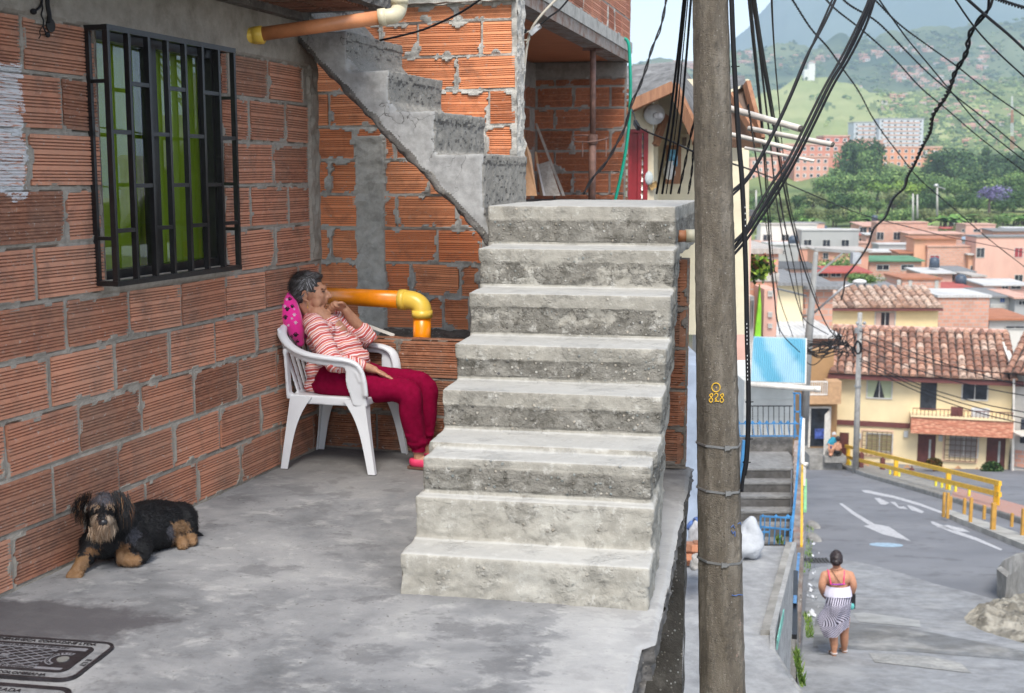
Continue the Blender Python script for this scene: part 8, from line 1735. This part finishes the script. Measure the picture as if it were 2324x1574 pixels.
        g = min(1, max(0, (d.x + .45) * .55)) + rnd.uniform(-.2, .3); m.add([q - sd2, q + sd2, q + flow * L_ * .6 + nn_ * .006 + sd2 * .7, q + flow * L_ + nn_ * (.008 + rnd.uniform(-.004, .012)), q + flow * L_ * .6 + nn_ * .006 - sd2 * .7], [(0, 1, 2, 4), (4, 2, 3)], 0, min(.80, max(.01, g)))
    m.build('hair_strands', s.M, r)
    # earring and bead necklaces
    gd = plain('gold', (.62, .36, .10), .35, .1, 5, .0, metal=.8); m = MB(); e = h(.0, -.080, -.058)
    for k in range(8): a = 2 * pi * k / 8; m.ell(e + ax * .006 * cos(a) + up * .007 * sin(a), .0018, 6, 4)
    m.ell(e + up * -.013, .003, 8, 6); m.ell(e + up * -.022, (.005, .005, .007), 8, 6); m.build('earring', gd, r, smooth=True)
    m = MB()
    for k, (dn, rr) in enumerate(((0, .0042), (.012, .0034))):
        for px in [spline([Q(u, v + dn * 300, y) for u, v, y in ((690, 715, .0), (697, 722, -.052), (715, 727, -.075), (733, 731, -.075), (748, 741 + k * 4, -.055), (757, 738, -.01), (754, 729, .03))], 7)]:
            for q in px: m.ell(q, rr, 6, 5)
    m.build('bead_necklace', plain('amber_beads', (.26, .14, .03), .35, .5, 60), r, smooth=True)
    # blouse
    st = stripem('striped_jersey', [(0, (.44, .085, .08)), (.24, (.72, .60, .60)), (.36, (.52, .14, .12)), (.50, (.70, .38, .30)), (.64, (.72, .58, .58)), (.74, (.40, .065, .07)), (.84, (.72, .58, .58)), (.93, (.55, .17, .15))], 21.)
    m = MB(); m.ell(Q(722, 730, 0), (.055, .105, .05), 16, 10, FCH.to_3x3()); m.ell(Q(738, 741, 0), (.06, .10, .05), 16, 10, FCH.to_3x3()); m.ell(Q(722, 872, -.03), (.075, .13, .05), 16, 10, FCH.to_3x3()); m.ell(Q(722, 835, -.04), (.06, .12, .09), 16, 10, FCH.to_3x3()); sa = Q(722, 726, 0); bel = Q(790, 812, 0)
    limb(m, [(Q(716, 733, 0), .072), (Q(733, 752, 0), .120), (Q(755, 785, 0), .122), (Q(772, 822, 0), .126), (Q(766, 858, 0), .112)], 20)
    m.ell(Q(806, 815, -.0), (.085, .12, .07), 16, 10, FCH.to_3x3()); m.ell(Q(792, 790, -.0), (.07, .11, .07), 16, 10, FCH.to_3x3())
    m.ell(Q(738, 752, -.09), .062, 14, 10); m.ell(Q(766, 756, .08), .062, 14, 10)
    m.ell(Q(728, 862, -.04), (.075, .12, .045), 16, 10, FCH.to_3x3())
    limb(m, [(Q(704, 727, -.07), .046), (shN, .066), (shN.lerp(elN, .5), .060), (elN, .056), (elN.lerp(wrN, .5), .046), (elN.lerp(wrN, .86), .043)], 16)
    limb(m, [(Q(740, 722, .07), .050), (shF, .066), (shF.lerp(elF, .55), .062), (elF, .058), (elF.lerp(wrF, .20), .058), (elF.lerp(wrF, .27), .060)], 16)
    o = m.build('blouse', st, r); remesh(o, .0075, 3)
    R_ = WM[r.name].inverted(); T = lambda p: R_ @ p
    seg = [(T(Q(716, 728, 0)), T(Q(757, 785, 0)), .12, 0), (T(Q(757, 785, 0)), T(Q(772, 860, 0)), .135, (Q(716, 728, 0) - Q(757, 785, 0)).length), (T(shN), T(elN), .055, .3), (T(elN), T(wrN), .045, .3 + (shN - elN).length), (T(shF), T(elF), .058, .6), (T(elF), T(wrF), .055, .6 + (shF - elF).length)]
    f = along(seg)
    def fold(p, n):
        a = f(p); return p + n * (.0085 * noise.noise(V((p.x * 9, p.y * 9, a * 34))) + .0045 * noise.noise(V((p.x * 18 + 3, p.y * 20, a * 70))))
    setattr_sc(o, lambda p: f(p) + .010 * noise.noise(V(p) * 9) + .004 * noise.noise(V(p) * 30) + 5); displace(o, fold)
    # trousers
    s = S('wine_red_jersey'); s.fin(s.rmp(s.noise(40, 3), (.3, (.15, .001, .020)), (.7, (.20, .002, .030))), .95, s.bump(s.noise(260, 2), .2, .001), Specular_IOR_Level=.08); m = MB()
    limb(m, [(Q(752, 868, -.02), .125), (hipN, .108), (hipN.lerp(knN, .5), .084), (knN + up * .004, .066), (knN.lerp(anN, .35) + ax * .008, .066), (knN.lerp(anN, .75), .058), (anN + up * .065, .054), (anN + up * .035, .038)], 18)
    limb(m, [(Q(780, 858, .04), .12), (hipF, .105), (hipF.lerp(knF, .5), .082), (knF, .066), (knF.lerp(anF, .35) + ax * .008, .064), (knF.lerp(anF, .75), .056), (anF + up * .065, .052), (anF + up * .035, .038)], 18)
    m.ell(Q(748, 866, 0), (.12, .16, .085), 18, 12, FCH.to_3x3()); o = m.build('trousers', s.M, r); remesh(o, .0085, 4)
    def fold2(p, n):
        q = p; a = (q.x * .6 + q.z * 1.0); return p + n * (.012 * noise.noise(V((q.x * 9, q.y * 9, q.z * 3.5))) + .006 * noise.noise(V((q.x * 20, q.y * 14, q.z * 6 + q.x * 9))) + (.006 * noise.noise(V((q.x * 20, q.y * 20, q.z * 45))) if q.z < .22 else 0))
    displace(o, fold2)
    for a_ in (anN, anF): m = MB(); m.tube([a_ + up * .058, a_ + up * .03, a_ + up * .014], [.042, .039, .040], 20, cap=False); m.build('cuff', s.M, r, smooth=True)
    ms = plain('pink_shoe', (.62, .035, .11), .45, .1, 20, .2); mso = plain('brown_sole', (.12, .06, .04), .7)
    for a_ in (anN, anF):
        m = MB(); hx_ = V((a_.x, a_.y, 0)) - ax * .02; limb(m, [(hx_ + up * .040, .038), (hx_ + ax * .06 + up * .036, .037), (hx_ + ax * .14 + up * .034, .040), (hx_ + ax * .19 + up * .028, .028)], 14); o = m.build('shoe', ms, r); remesh(o, .006, 2)
        zb = [v for v in o.data.vertices]
        for v in zb:
            if v.co.z > .058: v.co.z = .058 + (v.co.z - .058) * .1
            if v.co.z < .014: v.co.z = .014
        m = MB(); m.prism([(p.x, p.y) for p in (hx_ - ax * .042 - ay * .02, hx_ + ax * .05 - ay * .034, hx_ + ax * .14 - ay * .042, hx_ + ax * .21 - ay * .02, hx_ + ax * .22, hx_ + ax * .21 + ay * .02, hx_ + ax * .14 + ay * .042, hx_ + ax * .05 + ay * .034, hx_ - ax * .042 + ay * .02)], .001, .015); m.build('sole', mso, r)
old_woman()
def cushion():
    # travel pillow printed with paws behind her head
    s = S('pink_plush'); s.fin((.72, .012, .26), .85, s.bump(s.noise(180, 3), .4, .003)); s.B.inputs['Sheen Weight'].default_value = .4
    r = thing('neck_cushion', 'hot pink plush cushion with black and pale paw prints behind her head', 'cushion', Q(668, 780, -.06)); m = MB()
    c = [(Q(652, 668, -.04), .036), (Q(654, 690, -.07), .055), (Q(661, 720, -.09), .061), (Q(672, 750, -.08), .052), (Q(682, 778, -.06), .026)]; limb(m, c, 18, 8); limb(m, [(Q(668, 690, .06), .045), (Q(682, 712, .08), .055), (Q(692, 750, .08), .05)], 16); limb(m, [(Q(652, 668, -.02), .028), (Q(660, 672, .05), .040), (Q(668, 690, .06), .045)], 16)
    o = m.build('cushion_body', s.M, r); remesh(o, .007, 3)
    mb_ = plain('black_print', (.012, .01, .012), .9); mw = plain('pale_print', (.72, .45, .58), .9); dg = bpy.context.evaluated_depsgraph_get(); dg.update(); inv = WM[r.name].inverted()
    bk = MB(); wt = MB()
    def blob(mm, u, v, a, b_, rot):
        O_ = inv @ Vector((0, 0, H)); d = (inv.to_3x3() @ ray(u, v)).normalized(); ok, loc, nn, _ = o.ray_cast(O_, d)
        if not ok: return
        x = nn.cross(Vector((0, 0, 1))).normalized(); y = nn.cross(x); x, y = x * cos(rot) + y * sin(rot), y * cos(rot) - x * sin(rot); x = -x
        W_ = WM[r.name]; R3_ = Matrix(((x.x, y.x, nn.x), (x.y, y.y, nn.y), (x.z, y.z, nn.z))); mm.ell(W_ @ loc, (a, b_, .0025), 12, 6, W_.to_3x3() @ R3_)
    def paw(mm, u, v, k, rot):
        blob(mm, u, v, .011 * k, .012 * k, rot)
        for i in range(4):
            a = -1.1 + i * .72; du, dv = 5.6 * k * sin(a), -6.2 * k * cos(a); du, dv = du * cos(rot) - dv * sin(rot), du * sin(rot) + dv * cos(rot); blob(mm, u + du, v + dv, .0038 * k, .0068 * k, rot + a)
    for u, v, k, ro in ((652, 703, .85, .1), (648, 722, .85, -.2), (663, 697, .7, .3), (671, 762, .9, .1), (657, 680, .7, .5), (676, 776, .7, -1.3), (661, 765, .6, 1.2), (694, 713, .7, .2)): paw(bk, u, v, k, ro)
    for u, v, k, ro in ((646, 697, .6, .3), (668, 716, .65, .1), (671, 734, .65, .2), (655, 740, .5, -.5), (662, 724, .45, .6), (651, 681, .5, 0), (668, 703, .4, 0)): paw(wt, u, v, k, ro)
    bk.build('black_paw_prints', mb_, r); wt.build('pale_paw_prints', mw, r); m = MB(); m.beam(Q(650, 662, -.03), Q(655, 668, -.035), .012, .003); m.build('label_tag', plain('tag_white', (.6, .6, .7)), r)
cushion()

# ---- woman walking down the street, seen from behind
def walker():
    f0 = St(1900, 1488, .016); Y = f0.y; r = thing('person', 'woman walking away down the street in white top and black striped skirt', 'person', f0); V = Vector
    p = lambda u, v, dy=0: P(u, v, Y + dy)
    b = MB(); b.ell(p(1898, 1272, .01), (.080, .095, .112), 16, 12); limb(b, [(p(1899, 1283), .056), (p(1900, 1293), .058), (p(1900, 1304), .09)])
    limb(b, [(p(1876, 1306, .0), .072), (p(1900, 1304, -.01), .10), (p(1924, 1306, 0), .072)], 16); limb(b, [(p(1900, 1308), .15), (p(1901, 1335), .155), (p(1901, 1360), .15)], 16); b.ell(p(1888, 1312, -.03), .11, 14, 10); b.ell(p(1914, 1312, -.03), .11, 14, 10)
    limb(b, [(p(1872, 1306), .066), (p(1866, 1328, -.03), .058), (p(1868, 1345, .06), .045), (p(1876, 1358, .22), .03), (p(1882, 1360, .26), .035)])
    limb(b, [(p(1929, 1306), .066), (p(1936, 1326, -.03), .058), (p(1934, 1344, .06), .045), (p(1924, 1354, .22), .03), (p(1918, 1356, .26), .035)])
    for sx, u, v in ((1, 1882, 1360), (-1, 1918, 1356)):
        q = p(u, v, .28)
        for i in range(4): limb(b, [(q + V((0, 0, .02 - .014 * i)), .010), (q + V((sx * .04, .02, .02 - .014 * i)), .009), (q + V((sx * .06, -.01, .015 - .014 * i)), .008)], 6, 2)
        limb(b, [(q + V((0, 0, .03)), .011), (q + V((sx * .02, -.02, .05)), .009)], 6, 2)
    limb(b, [(p(1888, 1410), .10), (p(1891, 1445, -.02), .068), (p(1893, 1462, 0), .060), (p(1893, 1480, .0), .040), (p(1893, 1486, -.01), .036)], 14); limb(b, [(p(1914, 1400, .05), .10), (p(1916, 1440, .10), .066), (p(1916, 1455, .14), .062), (p(1916, 1474, .20), .040), (p(1916, 1480, .22), .036)], 14)
    for u, v, dy in ((1893, 1487, 0), (1916.5, 1481, .22)):
        q = p(u, v, dy); limb(b, [(q, .038), (q + V((0, .10, .0)), .038), (q + V((0, .17, -.012)), .030)])
        for i in range(5): limb(b, [(q + V((-.03 + .015 * i, .16, -.012)), .010), (q + V((-.034 + .017 * i, .205, -.016)), .009)], 6, 2)
    o = b.build('body', M_skin2, r); remesh(o, .010, 3)
    hm_ = plain('dark_hair', (.022, .012, .012), .5, .4, 40, .6, 60); m = MB(); m.ell(p(1898, 1268, -.01), (.098, .112, .118), 18, 14); m.ell(p(1899, 1276, -.08), (.070, .060, .065), 14, 10); m.ell(p(1898, 1260, .0), (.085, .095, .08), 14, 10); o = m.build('hair', hm_, r); remesh(o, .012, 2); displace(o, lambda q, n: q + n * (.010 * nz(q, 22) + .006 * nz(q, 60)))
    mp = plain('pink_strap', (.75, .05, .16), .6)
    for u0, u1 in ((1880, 1886), (1916, 1915)):
        m = MB(); m.tube([p(u0 - (2 if u0 < 1900 else -1), 1293, .05), p(u0, 1297, -.075), p((u0 + u1) / 2, 1312, -.142), p(u1, 1327, -.165)], .010, 6, sq=.4); m.build('strap', mp, r)
    m = MB(); m.tube([p(1887, 1294, -.06), p(1896, 1308, -.152), p(1908, 1326, -.175)], .005, 5); m.tube(spline([p(1885, 1292, 0), p(1890, 1294, -.085), p(1899, 1295, -.105), p(1909, 1293, -.085), p(1914, 1290, 0)]), .004, 5); m.build('thin_cord', plain('brown_cord', (.15, .07, .04)), r)
    m = MB(); q = p(1934, 1365, -.02); m.box(q.x - .03, q.x + .05, q.y, q.y + .2, q.z - .12, q.z + .10); m.build('black_handbag', M_black, r); m = MB(); m.ell(p(1934, 1377, -.02), (.035, .03, .05)); m.build('turquoise_charm', plain('turquoise_charm', (.10, .40, .38)), r)
    # top
    wt = plain('white_top', (.66, .63, .74), .8, .06, 12, .3, 30); m = MB(); n = 48; ring = []
    for j in range(12):
        t = j / 11; v = 1327 + 23 * t; c = p(1901, v); rx = (.150 + .028 * sin(t * pi * .55)) * 1.18; ry = .158 + .028 * t
        for i in range(n): a = 2 * pi * i / n; k = 1 + .02 * sin(a * 15 + t) * (.3 + t); ring.append(c + V((cos(a) * rx * k, sin(a) * ry * k, -.012 * cos(a * 2) * t)))
    m.add(ring, [(j * n + i, j * n + (i + 1) % n, (j + 1) * n + (i + 1) % n, (j + 1) * n + i) for j in range(11) for i in range(n)]); m.build('white_top', wt, r, smooth=True)
    m = MB(); m.tube([p(1885, 1326.5, -.13), p(1893, 1327, -.165), p(1901, 1327, -.178), p(1910, 1326.5, -.165), p(1918, 1326, -.12)], .010, 6); m.build('bra_edge', plain('purple_edge', (.35, .04, .40)), r)
    # skirt with wind-blown left side
    sk = stripem('striped_skirt', [(0, (.50, .475, .56)), (.50, (.045, .038, .055))], 34.); m = MB(); n = 96; R_ = 40; ring = []; sc_ = []
    prof = [(0, 1877, 1929, .155), (.16, 1874, 1932, .18), (.34, 1873, 1933, .215), (.5, 1868, 1931, .21), (.68, 1858, 1929, .19), (.84, 1853, 1928, .18), (1, 1862, 1927, .17)]
    def pr(t):
        for a, b_ in zip(prof[:-1], prof[1:]):
            if t <= b_[0]: f = (t - a[0]) / (b_[0] - a[0]); return [a[k] + (b_[k] - a[k]) * f for k in (1, 2, 3)]
        return prof[-1][1:]
    for j in range(R_ + 1):
        t = j / R_; l, rr_, ry = pr(t)
        for i in range(n):
            a = 2 * pi * i / n; ca = cos(a); u = (l + rr_) / 2 + (rr_ - l) / 2 * ca; k = (1 - ca) / 2                # k = 1 on the left
            hem = 1424 + 24 * min(1, k * 2.2) ** 1.2 - (30 if k > .86 else 0) * (k - .86) / .14; v = 1345 + (hem - 1345) * t
            dy = -sin(a) * -ry * (1 + .05 * sin(a * 9 + t * 5) * t); w_ = .018 * sin(a * 7 + 6 * t) * t
            if 1885 < u < 1920 and dy < 0 and .15 < t < .55: dy -= .03 * sin((t - .15) / .4 * pi)
            ring.append(p(u, v, dy + w_)); ux = (u - 1900) * Y / F; zz = p(u, v).z - f0.z; uu = (u - 1875) / 54.; tt = max(0, t - .38) / .62
            wq = min(1, max(0, (t - .30) / .45)) * (.55 + .45 * k); sc_.append(9 + ux * .85 * (1 - wq) + (-zz * .9 + .25 * ux) * wq + .12 * t)
    m.add(ring, [(j * n + i, j * n + (i + 1) % n, (j + 1) * n + (i + 1) % n, (j + 1) * n + i) for j in range(R_) for i in range(n)]); o = m.build('skirt', sk, r, smooth=True); a = o.data.attributes.new('sc', 'FLOAT', 'POINT'); a.data.foreach_set('value', sc_)
    wl = plain('pale_sandal', (.55, .50, .48), .6)
    for u, v, dy in ((1893, 1487, 0), (1916.5, 1481, .22)):
        q = p(u, v, dy); m = MB(); m.prism([(q.x - .045, q.y - .05), (q.x + .045, q.y - .05), (q.x + .055, q.y + .12), (q.x + .04, q.y + .23), (q.x - .04, q.y + .23), (q.x - .055, q.y + .12)], q.z - .055, q.z - .036); m.tube(spline([q + V((-.045, .03, .03)), q + V((-.03, -.035, .035)), q + V((0, -.048, .035)), q + V((.03, -.035, .035)), q + V((.045, .03, .03))]), .010, 6); m.tube([q + V((-.05, .02, -.03)), q + V((0, .01, .045)), q + V((.05, .02, -.03))], .009, 6); m.build('sandal', wl, r)
walker()
def sitters():
    V = Vector; Y = 61.6
    r = thing('person', 'grey haired woman in teal top sitting on the doorstep of the brown house', 'person', P(1890, 1033, Y)); b = MB(); p = lambda u, v, dy=0: P(u, v, Y + dy)
    b.ell(p(1893, 988), (.10, .11, .13)); limb(b, [(p(1892, 993), .06), (p(1891, 1000), .15), (p(1890, 1012), .18)]); limb(b, [(p(1884, 1000), .07), (p(1880, 1008, -.1), .06), (p(1884, 1012, -.3), .045), (p(1889, 1011, -.4), .04)]); limb(b, [(p(1897, 1000), .07), (p(1899, 1008), .06), (p(1894, 1013, -.3), .045)])
    limb(b, [(p(1886, 1016), .13), (p(1883, 1018, -.4), .10), (p(1884, 1030, -.4), .06), (p(1883, 1033, -.5), .05)]); limb(b, [(p(1892, 1016), .13), (p(1890, 1018, -.45), .10), (p(1888, 1031, -.45), .06), (p(1886, 1034, -.55), .05)]); o = b.build('body', M_skin2, r); remesh(o, .025, 2)
    m = MB(); limb(m, [(p(1891, 998), .16), (p(1890, 1004), .20), (p(1890, 1014), .21)]); limb(m, [(p(1884, 1000), .09), (p(1880, 1009, -.1), .08)]); limb(m, [(p(1897, 1000), .09), (p(1899, 1008), .08)]); o = m.build('teal_top', plain('teal_cloth', (.02, .24, .34), .8), r); remesh(o, .03, 2)
    m = MB(); limb(m, [(p(1887, 1016), .16), (p(1886, 1018, -.4), .13)]); o = m.build('dark_skirt', plain('navy_cloth', (.03, .025, .08), .8), r); remesh(o, .03, 1); m = MB(); m.ell(p(1893, 986, .02), (.12, .12, .12)); m.build('hair', plain('white_hair', (.5, .5, .5), .8), r, smooth=True)
    r = thing('person', 'bare backed dark haired child sitting beside the woman in teal', 'person', P(1901, 1030, Y - .4)); b = MB(); b.ell(p(1902, 998, -.4), (.10, .11, .12)); limb(b, [(p(1902, 1003, -.4), .05), (p(1901, 1009, -.4), .14), (p(1900, 1020, -.4), .17)]); limb(b, [(p(1895, 1009, -.4), .06), (p(1893, 1018, -.5), .05)]); limb(b, [(p(1907, 1009, -.4), .06), (p(1909, 1018, -.5), .05)]); limb(b, [(p(1900, 1024, -.4), .15), (p(1904, 1026, -.1), .11), (p(1908, 1032, 0), .06)]); o = b.build('body', M_skin2, r); remesh(o, .025, 2)
    m = MB(); m.ell(p(1902, 996, -.42), (.13, .13, .14)); m.build('hair', bpy.data.materials['dark_hair'], r, smooth=True); m = MB(); limb(m, [(p(1899, 1025, -.4), .18), (p(1905, 1027, -.2), .13)]); m.build('dark_shorts', M_black, r, smooth=True)
    m = MB(); q = p(1895, 1030, -.1); m.box(q.x - .6, q.x + .5, q.y - .35, q.y + .7, q.z - .4, q.z - .08); m.build('door_step', M_kerb, kind='structure')
sitters()

# ---- the dog
def dog():
    V = Vector; T = lambda x, y, Y: P(129.1 + x * .15583, 1084.6 + y * .15583, Y); r = thing('dog', 'small shaggy black and tan dog lying against the brick wall', 'dog', P(300, 1255, 5.3))
    b = MB(); hc = T(690, 470, 5.02)
    sp_ = [T(700, 900, 5.14), T(1050, 760, 5.24), T(1400, 690, 5.36), T(1700, 700, 5.48), T(1830, 760, 5.54)]
    limb(b, [(sp_[0], .085), (sp_[1], .105), (sp_[2], .112), (sp_[3], .102), (sp_[4], .07)], 20); limb(b, [(sp_[1] + V((0, 0, .02)), .085), (T(720, 620, 5.10), .078), (T(690, 520, 5.07), .07)], 16)
    b.ell(hc, (.060, .066, .060), 16, 12); b.ell(hc + V((0, 0, .022)), (.052, .055, .048), 14, 10); limb(b, [(T(680, 540, 4.99), .046), (T(668, 620, 4.93), .036), (T(665, 655, 4.905), .028)], 12)
    b.ell(T(650, 740, 4.95), (.034, .034, .030)); limb(b, [(T(520, 960, 5.10), .058), (T(430, 1130, 5.06), .038), (T(350, 1260, 5.01), .028), (T(260, 1400, 4.985), .027)], 12)
    for i in range(4): limb(b, [(T(190 + i * 52, 1400, 4.97), .014), (T(165 + i * 58, 1450, 4.955), .013)], 8, 3)
    limb(b, [(T(1080, 900, 5.17), .075), (T(1200, 1010, 5.14), .052), (T(1230, 1120, 5.13), .036), (T(1080, 1190, 5.10), .027), (T(950, 1190, 5.09), .026), (T(930, 1130, 5.09), .026)], 12); limb(b, [(T(1000, 1200, 5.09), .026), (T(1160, 1215, 5.08), .022)], 10)
    for i in range(3): limb(b, [(T(1120, 1195 + i * 14, 5.08), .011), (T(1175, 1198 + i * 14, 5.075), .010)], 8, 3)
    limb(b, [(T(1780, 620, 5.46), .085), (T(1840, 740, 5.45), .060), (T(1900, 820, 5.46), .034), (T(1955, 870, 5.43), .027), (T(1960, 930, 5.40), .026)], 12); limb(b, [(T(1650, 850, 5.42), .05), (T(1760, 880, 5.39), .028), (T(1830, 950, 5.36), .028), (T(1830, 985, 5.35), .026)], 12)
    for q, Y in ((1830, 5.345), (1958, 5.39)):
        for i in range(4): limb(b, [(T(q - 40 + i * 28, 950 if q < 1900 else 900, Y), .012), (T(q - 45 + i * 30, 1000 if q < 1900 else 945, Y - .01), .011)], 8, 3)
    limb(b, [(T(1920, 800, 5.58), .03), (T(2040, 850, 5.56), .020), (T(2160, 868, 5.55), .008)], 10)
    BLK, TAN, GRY, BRN, CRM = .02, .62, .30, .42, .85
    s = S('dog_fur'); t = s.attr('fc'); s.fin(s.rmp(t, (0, (.006, .006, .007)), (.2, (.012, .011, .012)), (.3, (.085, .085, .10)), (.42, (.085, .035, .014)), (.62, (.20, .11, .05)), (.85, (.42, .33, .25)), (1, (.5, .4, .3))), .6, s.bump(s.noise(120, 4, .7), .6, .004), Specular_IOR_Level=.3)
    o = b.build('body', s.M, r); remesh(o, .0055, 3); displace(o, lambda p, n: p + n * (.004 * nz(p, 30) + .0025 * nz(p, 75)))
    inv = WM[r.name].inverted(); W_ = WM[r.name]
    def pix(p): q = p - V((0, 0, H)); f_ = q.y * cp - q.z * sp; return ((CX + F * q.x / f_ - 129.1) / .15583, (CY - F * (q.y * sp + q.z * cp) / f_ - 1084.6) / .15583)
    rg = random.Random(4)
    def colr(p):
        x, y = pix(p); j = 75 * noise.noise(p * 38); x += j + rg.uniform(-14, 14); y += rg.uniform(-14, 14) + 60 * noise.noise(p * 43 + V((3, 1, 2)))
        if x < 470 and y > 1130: return TAN
        if 870 < x < 1230 and y > 1090: return TAN if y < 1300 and not (x > 1120 and y < 1140) else BLK
        if 400 < x < 640 and 1020 < y < 1120: return BRN + .12
        if 900 < x < 1080 and 950 < y < 1100: return BRN + .1
        if x > 1700 and y > 800 and x < 2030 and p.y < 5.47: return TAN
        if 1690 < x < 1910 and 610 < y < 790: return TAN
        if 1600 < x < 1720 and 680 < y < 900: return .27
        if 500 < x < 840 and 560 < y < 840 and p.y < 5.06:
            if 600 < x < 735 and y < 640: return BRN * .5
            return CRM if (y < 640 or x > 760) else TAN + .1
        if (480 < x < 610 or 715 < x < 830) and 365 < y < 425: return TAN + .1 if x > 560 else .36
        if 480 < x < 860 and y < 370: return GRY
        if 1040 < x < 1200 and 700 < y < 960: return .24
        return BLK
    a = o.data.attributes.new('fc', 'FLOAT', 'POINT'); a.data.foreach_set('value', [colr(W_ @ v.co) for v in o.data.vertices])
    # fur strands rooted on the skin
    me = o.data; me.calc_loop_triangles(); polys = list(me.polygons); vs = []; fs = []; fc_ = []
    def strand(p, n, flow, L_, w_, c):
        flow = (flow - n * flow.dot(n) * .7).normalized(); sdv = flow.cross(n).normalized() * w_; k = len(vs); mid = p + flow * L_ * .55 + n * L_ * .30; tip = p + flow * L_ + n * L_ * .18 + V((0, 0, -L_ * .25)); vs.extend([p - sdv, p + sdv, mid + sdv * .7, mid - sdv * .7, tip]); fs.extend([(k, k + 1, k + 2, k + 3), (k + 3, k + 2, k + 4)]); fc_.extend([c] * 5)
    for f in polys:
        p = W_ @ f.center; n = f.normal; x, y = pix(p); c = colr(p); pr_ = .75
        if rg.random() > pr_: continue
        head = x < 1080 and y < 900 and p.y < 5.14
        base = V((.25, .35, -.5)) if not head else V((.0, -.3, -1.0))
        if head and y < 400: base = V((rg.uniform(-.8, .8), -.4, .2 if y < 250 else -.6))
        L_ = rg.uniform(.012, .022)
        if head and y > 640: L_ = rg.uniform(.018, .032)
        elif head: L_ = rg.uniform(.015, .03)
        elif y < 500: L_ = rg.uniform(.012, .028)
        if (x < 470 and y > 1150) or y > 1100 or (x > 1700 and y > 780): L_ = rg.uniform(.006, .012)
        strand(p, n, base + V((rg.uniform(-.5, .5), rg.uniform(-.5, .5), rg.uniform(-.4, .4))), L_, .0011, min(1, max(0, c + rg.uniform(-.05, .06) * (1 if c > .1 else .4))))
    # ears: two hanging flaps of long hair, and the beard
    for pts, nn_ in (([(470, 230, 5.03), (380, 290, 5.03), (320, 380, 5.02), (350, 470, 5.01), (400, 560, 5.01)], 420), ([(840, 230, 5.03), (930, 260, 5.03), (1000, 350, 5.03), (1000, 450, 5.02), (970, 560, 5.02)], 620)):
        c = spline([T(*q) for q in pts], 8)
        for _ in range(nn_):
            i = rg.randrange(len(c) - 2); k = i / len(c); p = c[i] + V((rg.gauss(0, .007), rg.gauss(0, .012), rg.gauss(0, .008))); w0 = .020 * (1 - abs(k - .5)); p += V((rg.uniform(-w0, w0), 0, 0)); left = pts[0][0] < 600
            strand(p, V((-.5 if left else .5, -.8, .2)).normalized(), V((.18 if left else .05, -.1, -1)) + V((rg.uniform(-.2, .2), rg.uniform(-.2, .2), 0)), rg.uniform(.03, .05 if left else .07), .0013, BLK if rg.random() < .86 else (BRN if rg.random() < .7 else TAN))
    for _ in range(260):
        p = T(rg.gauss(650, 75), rg.uniform(690, 780), 4.94 + rg.uniform(-.01, .02)); strand(p, V((0, -1, 0)), V((rg.uniform(-.7, .5), -.3, -1)), rg.uniform(.02, .05) * (1.1 if _ % 2 else .8), .0012, TAN + rg.uniform(-.05, .25))
    # light scruff on the neck and back line
    fm = MB(); fm.v = vs; fm.f = [list(f) for f in fs]; fm.m = [0] * len(fs); fm.t = [.5] * len(fs); fo = fm.build('fur', s.M, r); a = fo.data.attributes.new('fc', 'FLOAT', 'POINT')
    if len(fo.data.vertices) == len(fc_): a.data.foreach_set('value', fc_)
    m = MB(); m.ell(T(668, 650, 4.885), (.020, .014, .015), 14, 10); m.build('nose', plain('dog_nose', (.012, .011, .012), .3), r, smooth=True); m = MB(); m.ell(T(560, 450, 4.968), .008, 10, 8); m.ell(T(770, 450, 4.968), .008, 10, 8); m.build('eyes', plain('dog_eye', (.02, .01, .005), .1), r, smooth=True)
    m = MB(); 
    m.ell(T(1845, 985, 5.335), (.010, .005, .008), 8, 6); m.build('paw_pad', plain('dark_pad', (.035, .028, .022), .7), r, smooth=True)
dog()
# end of scene
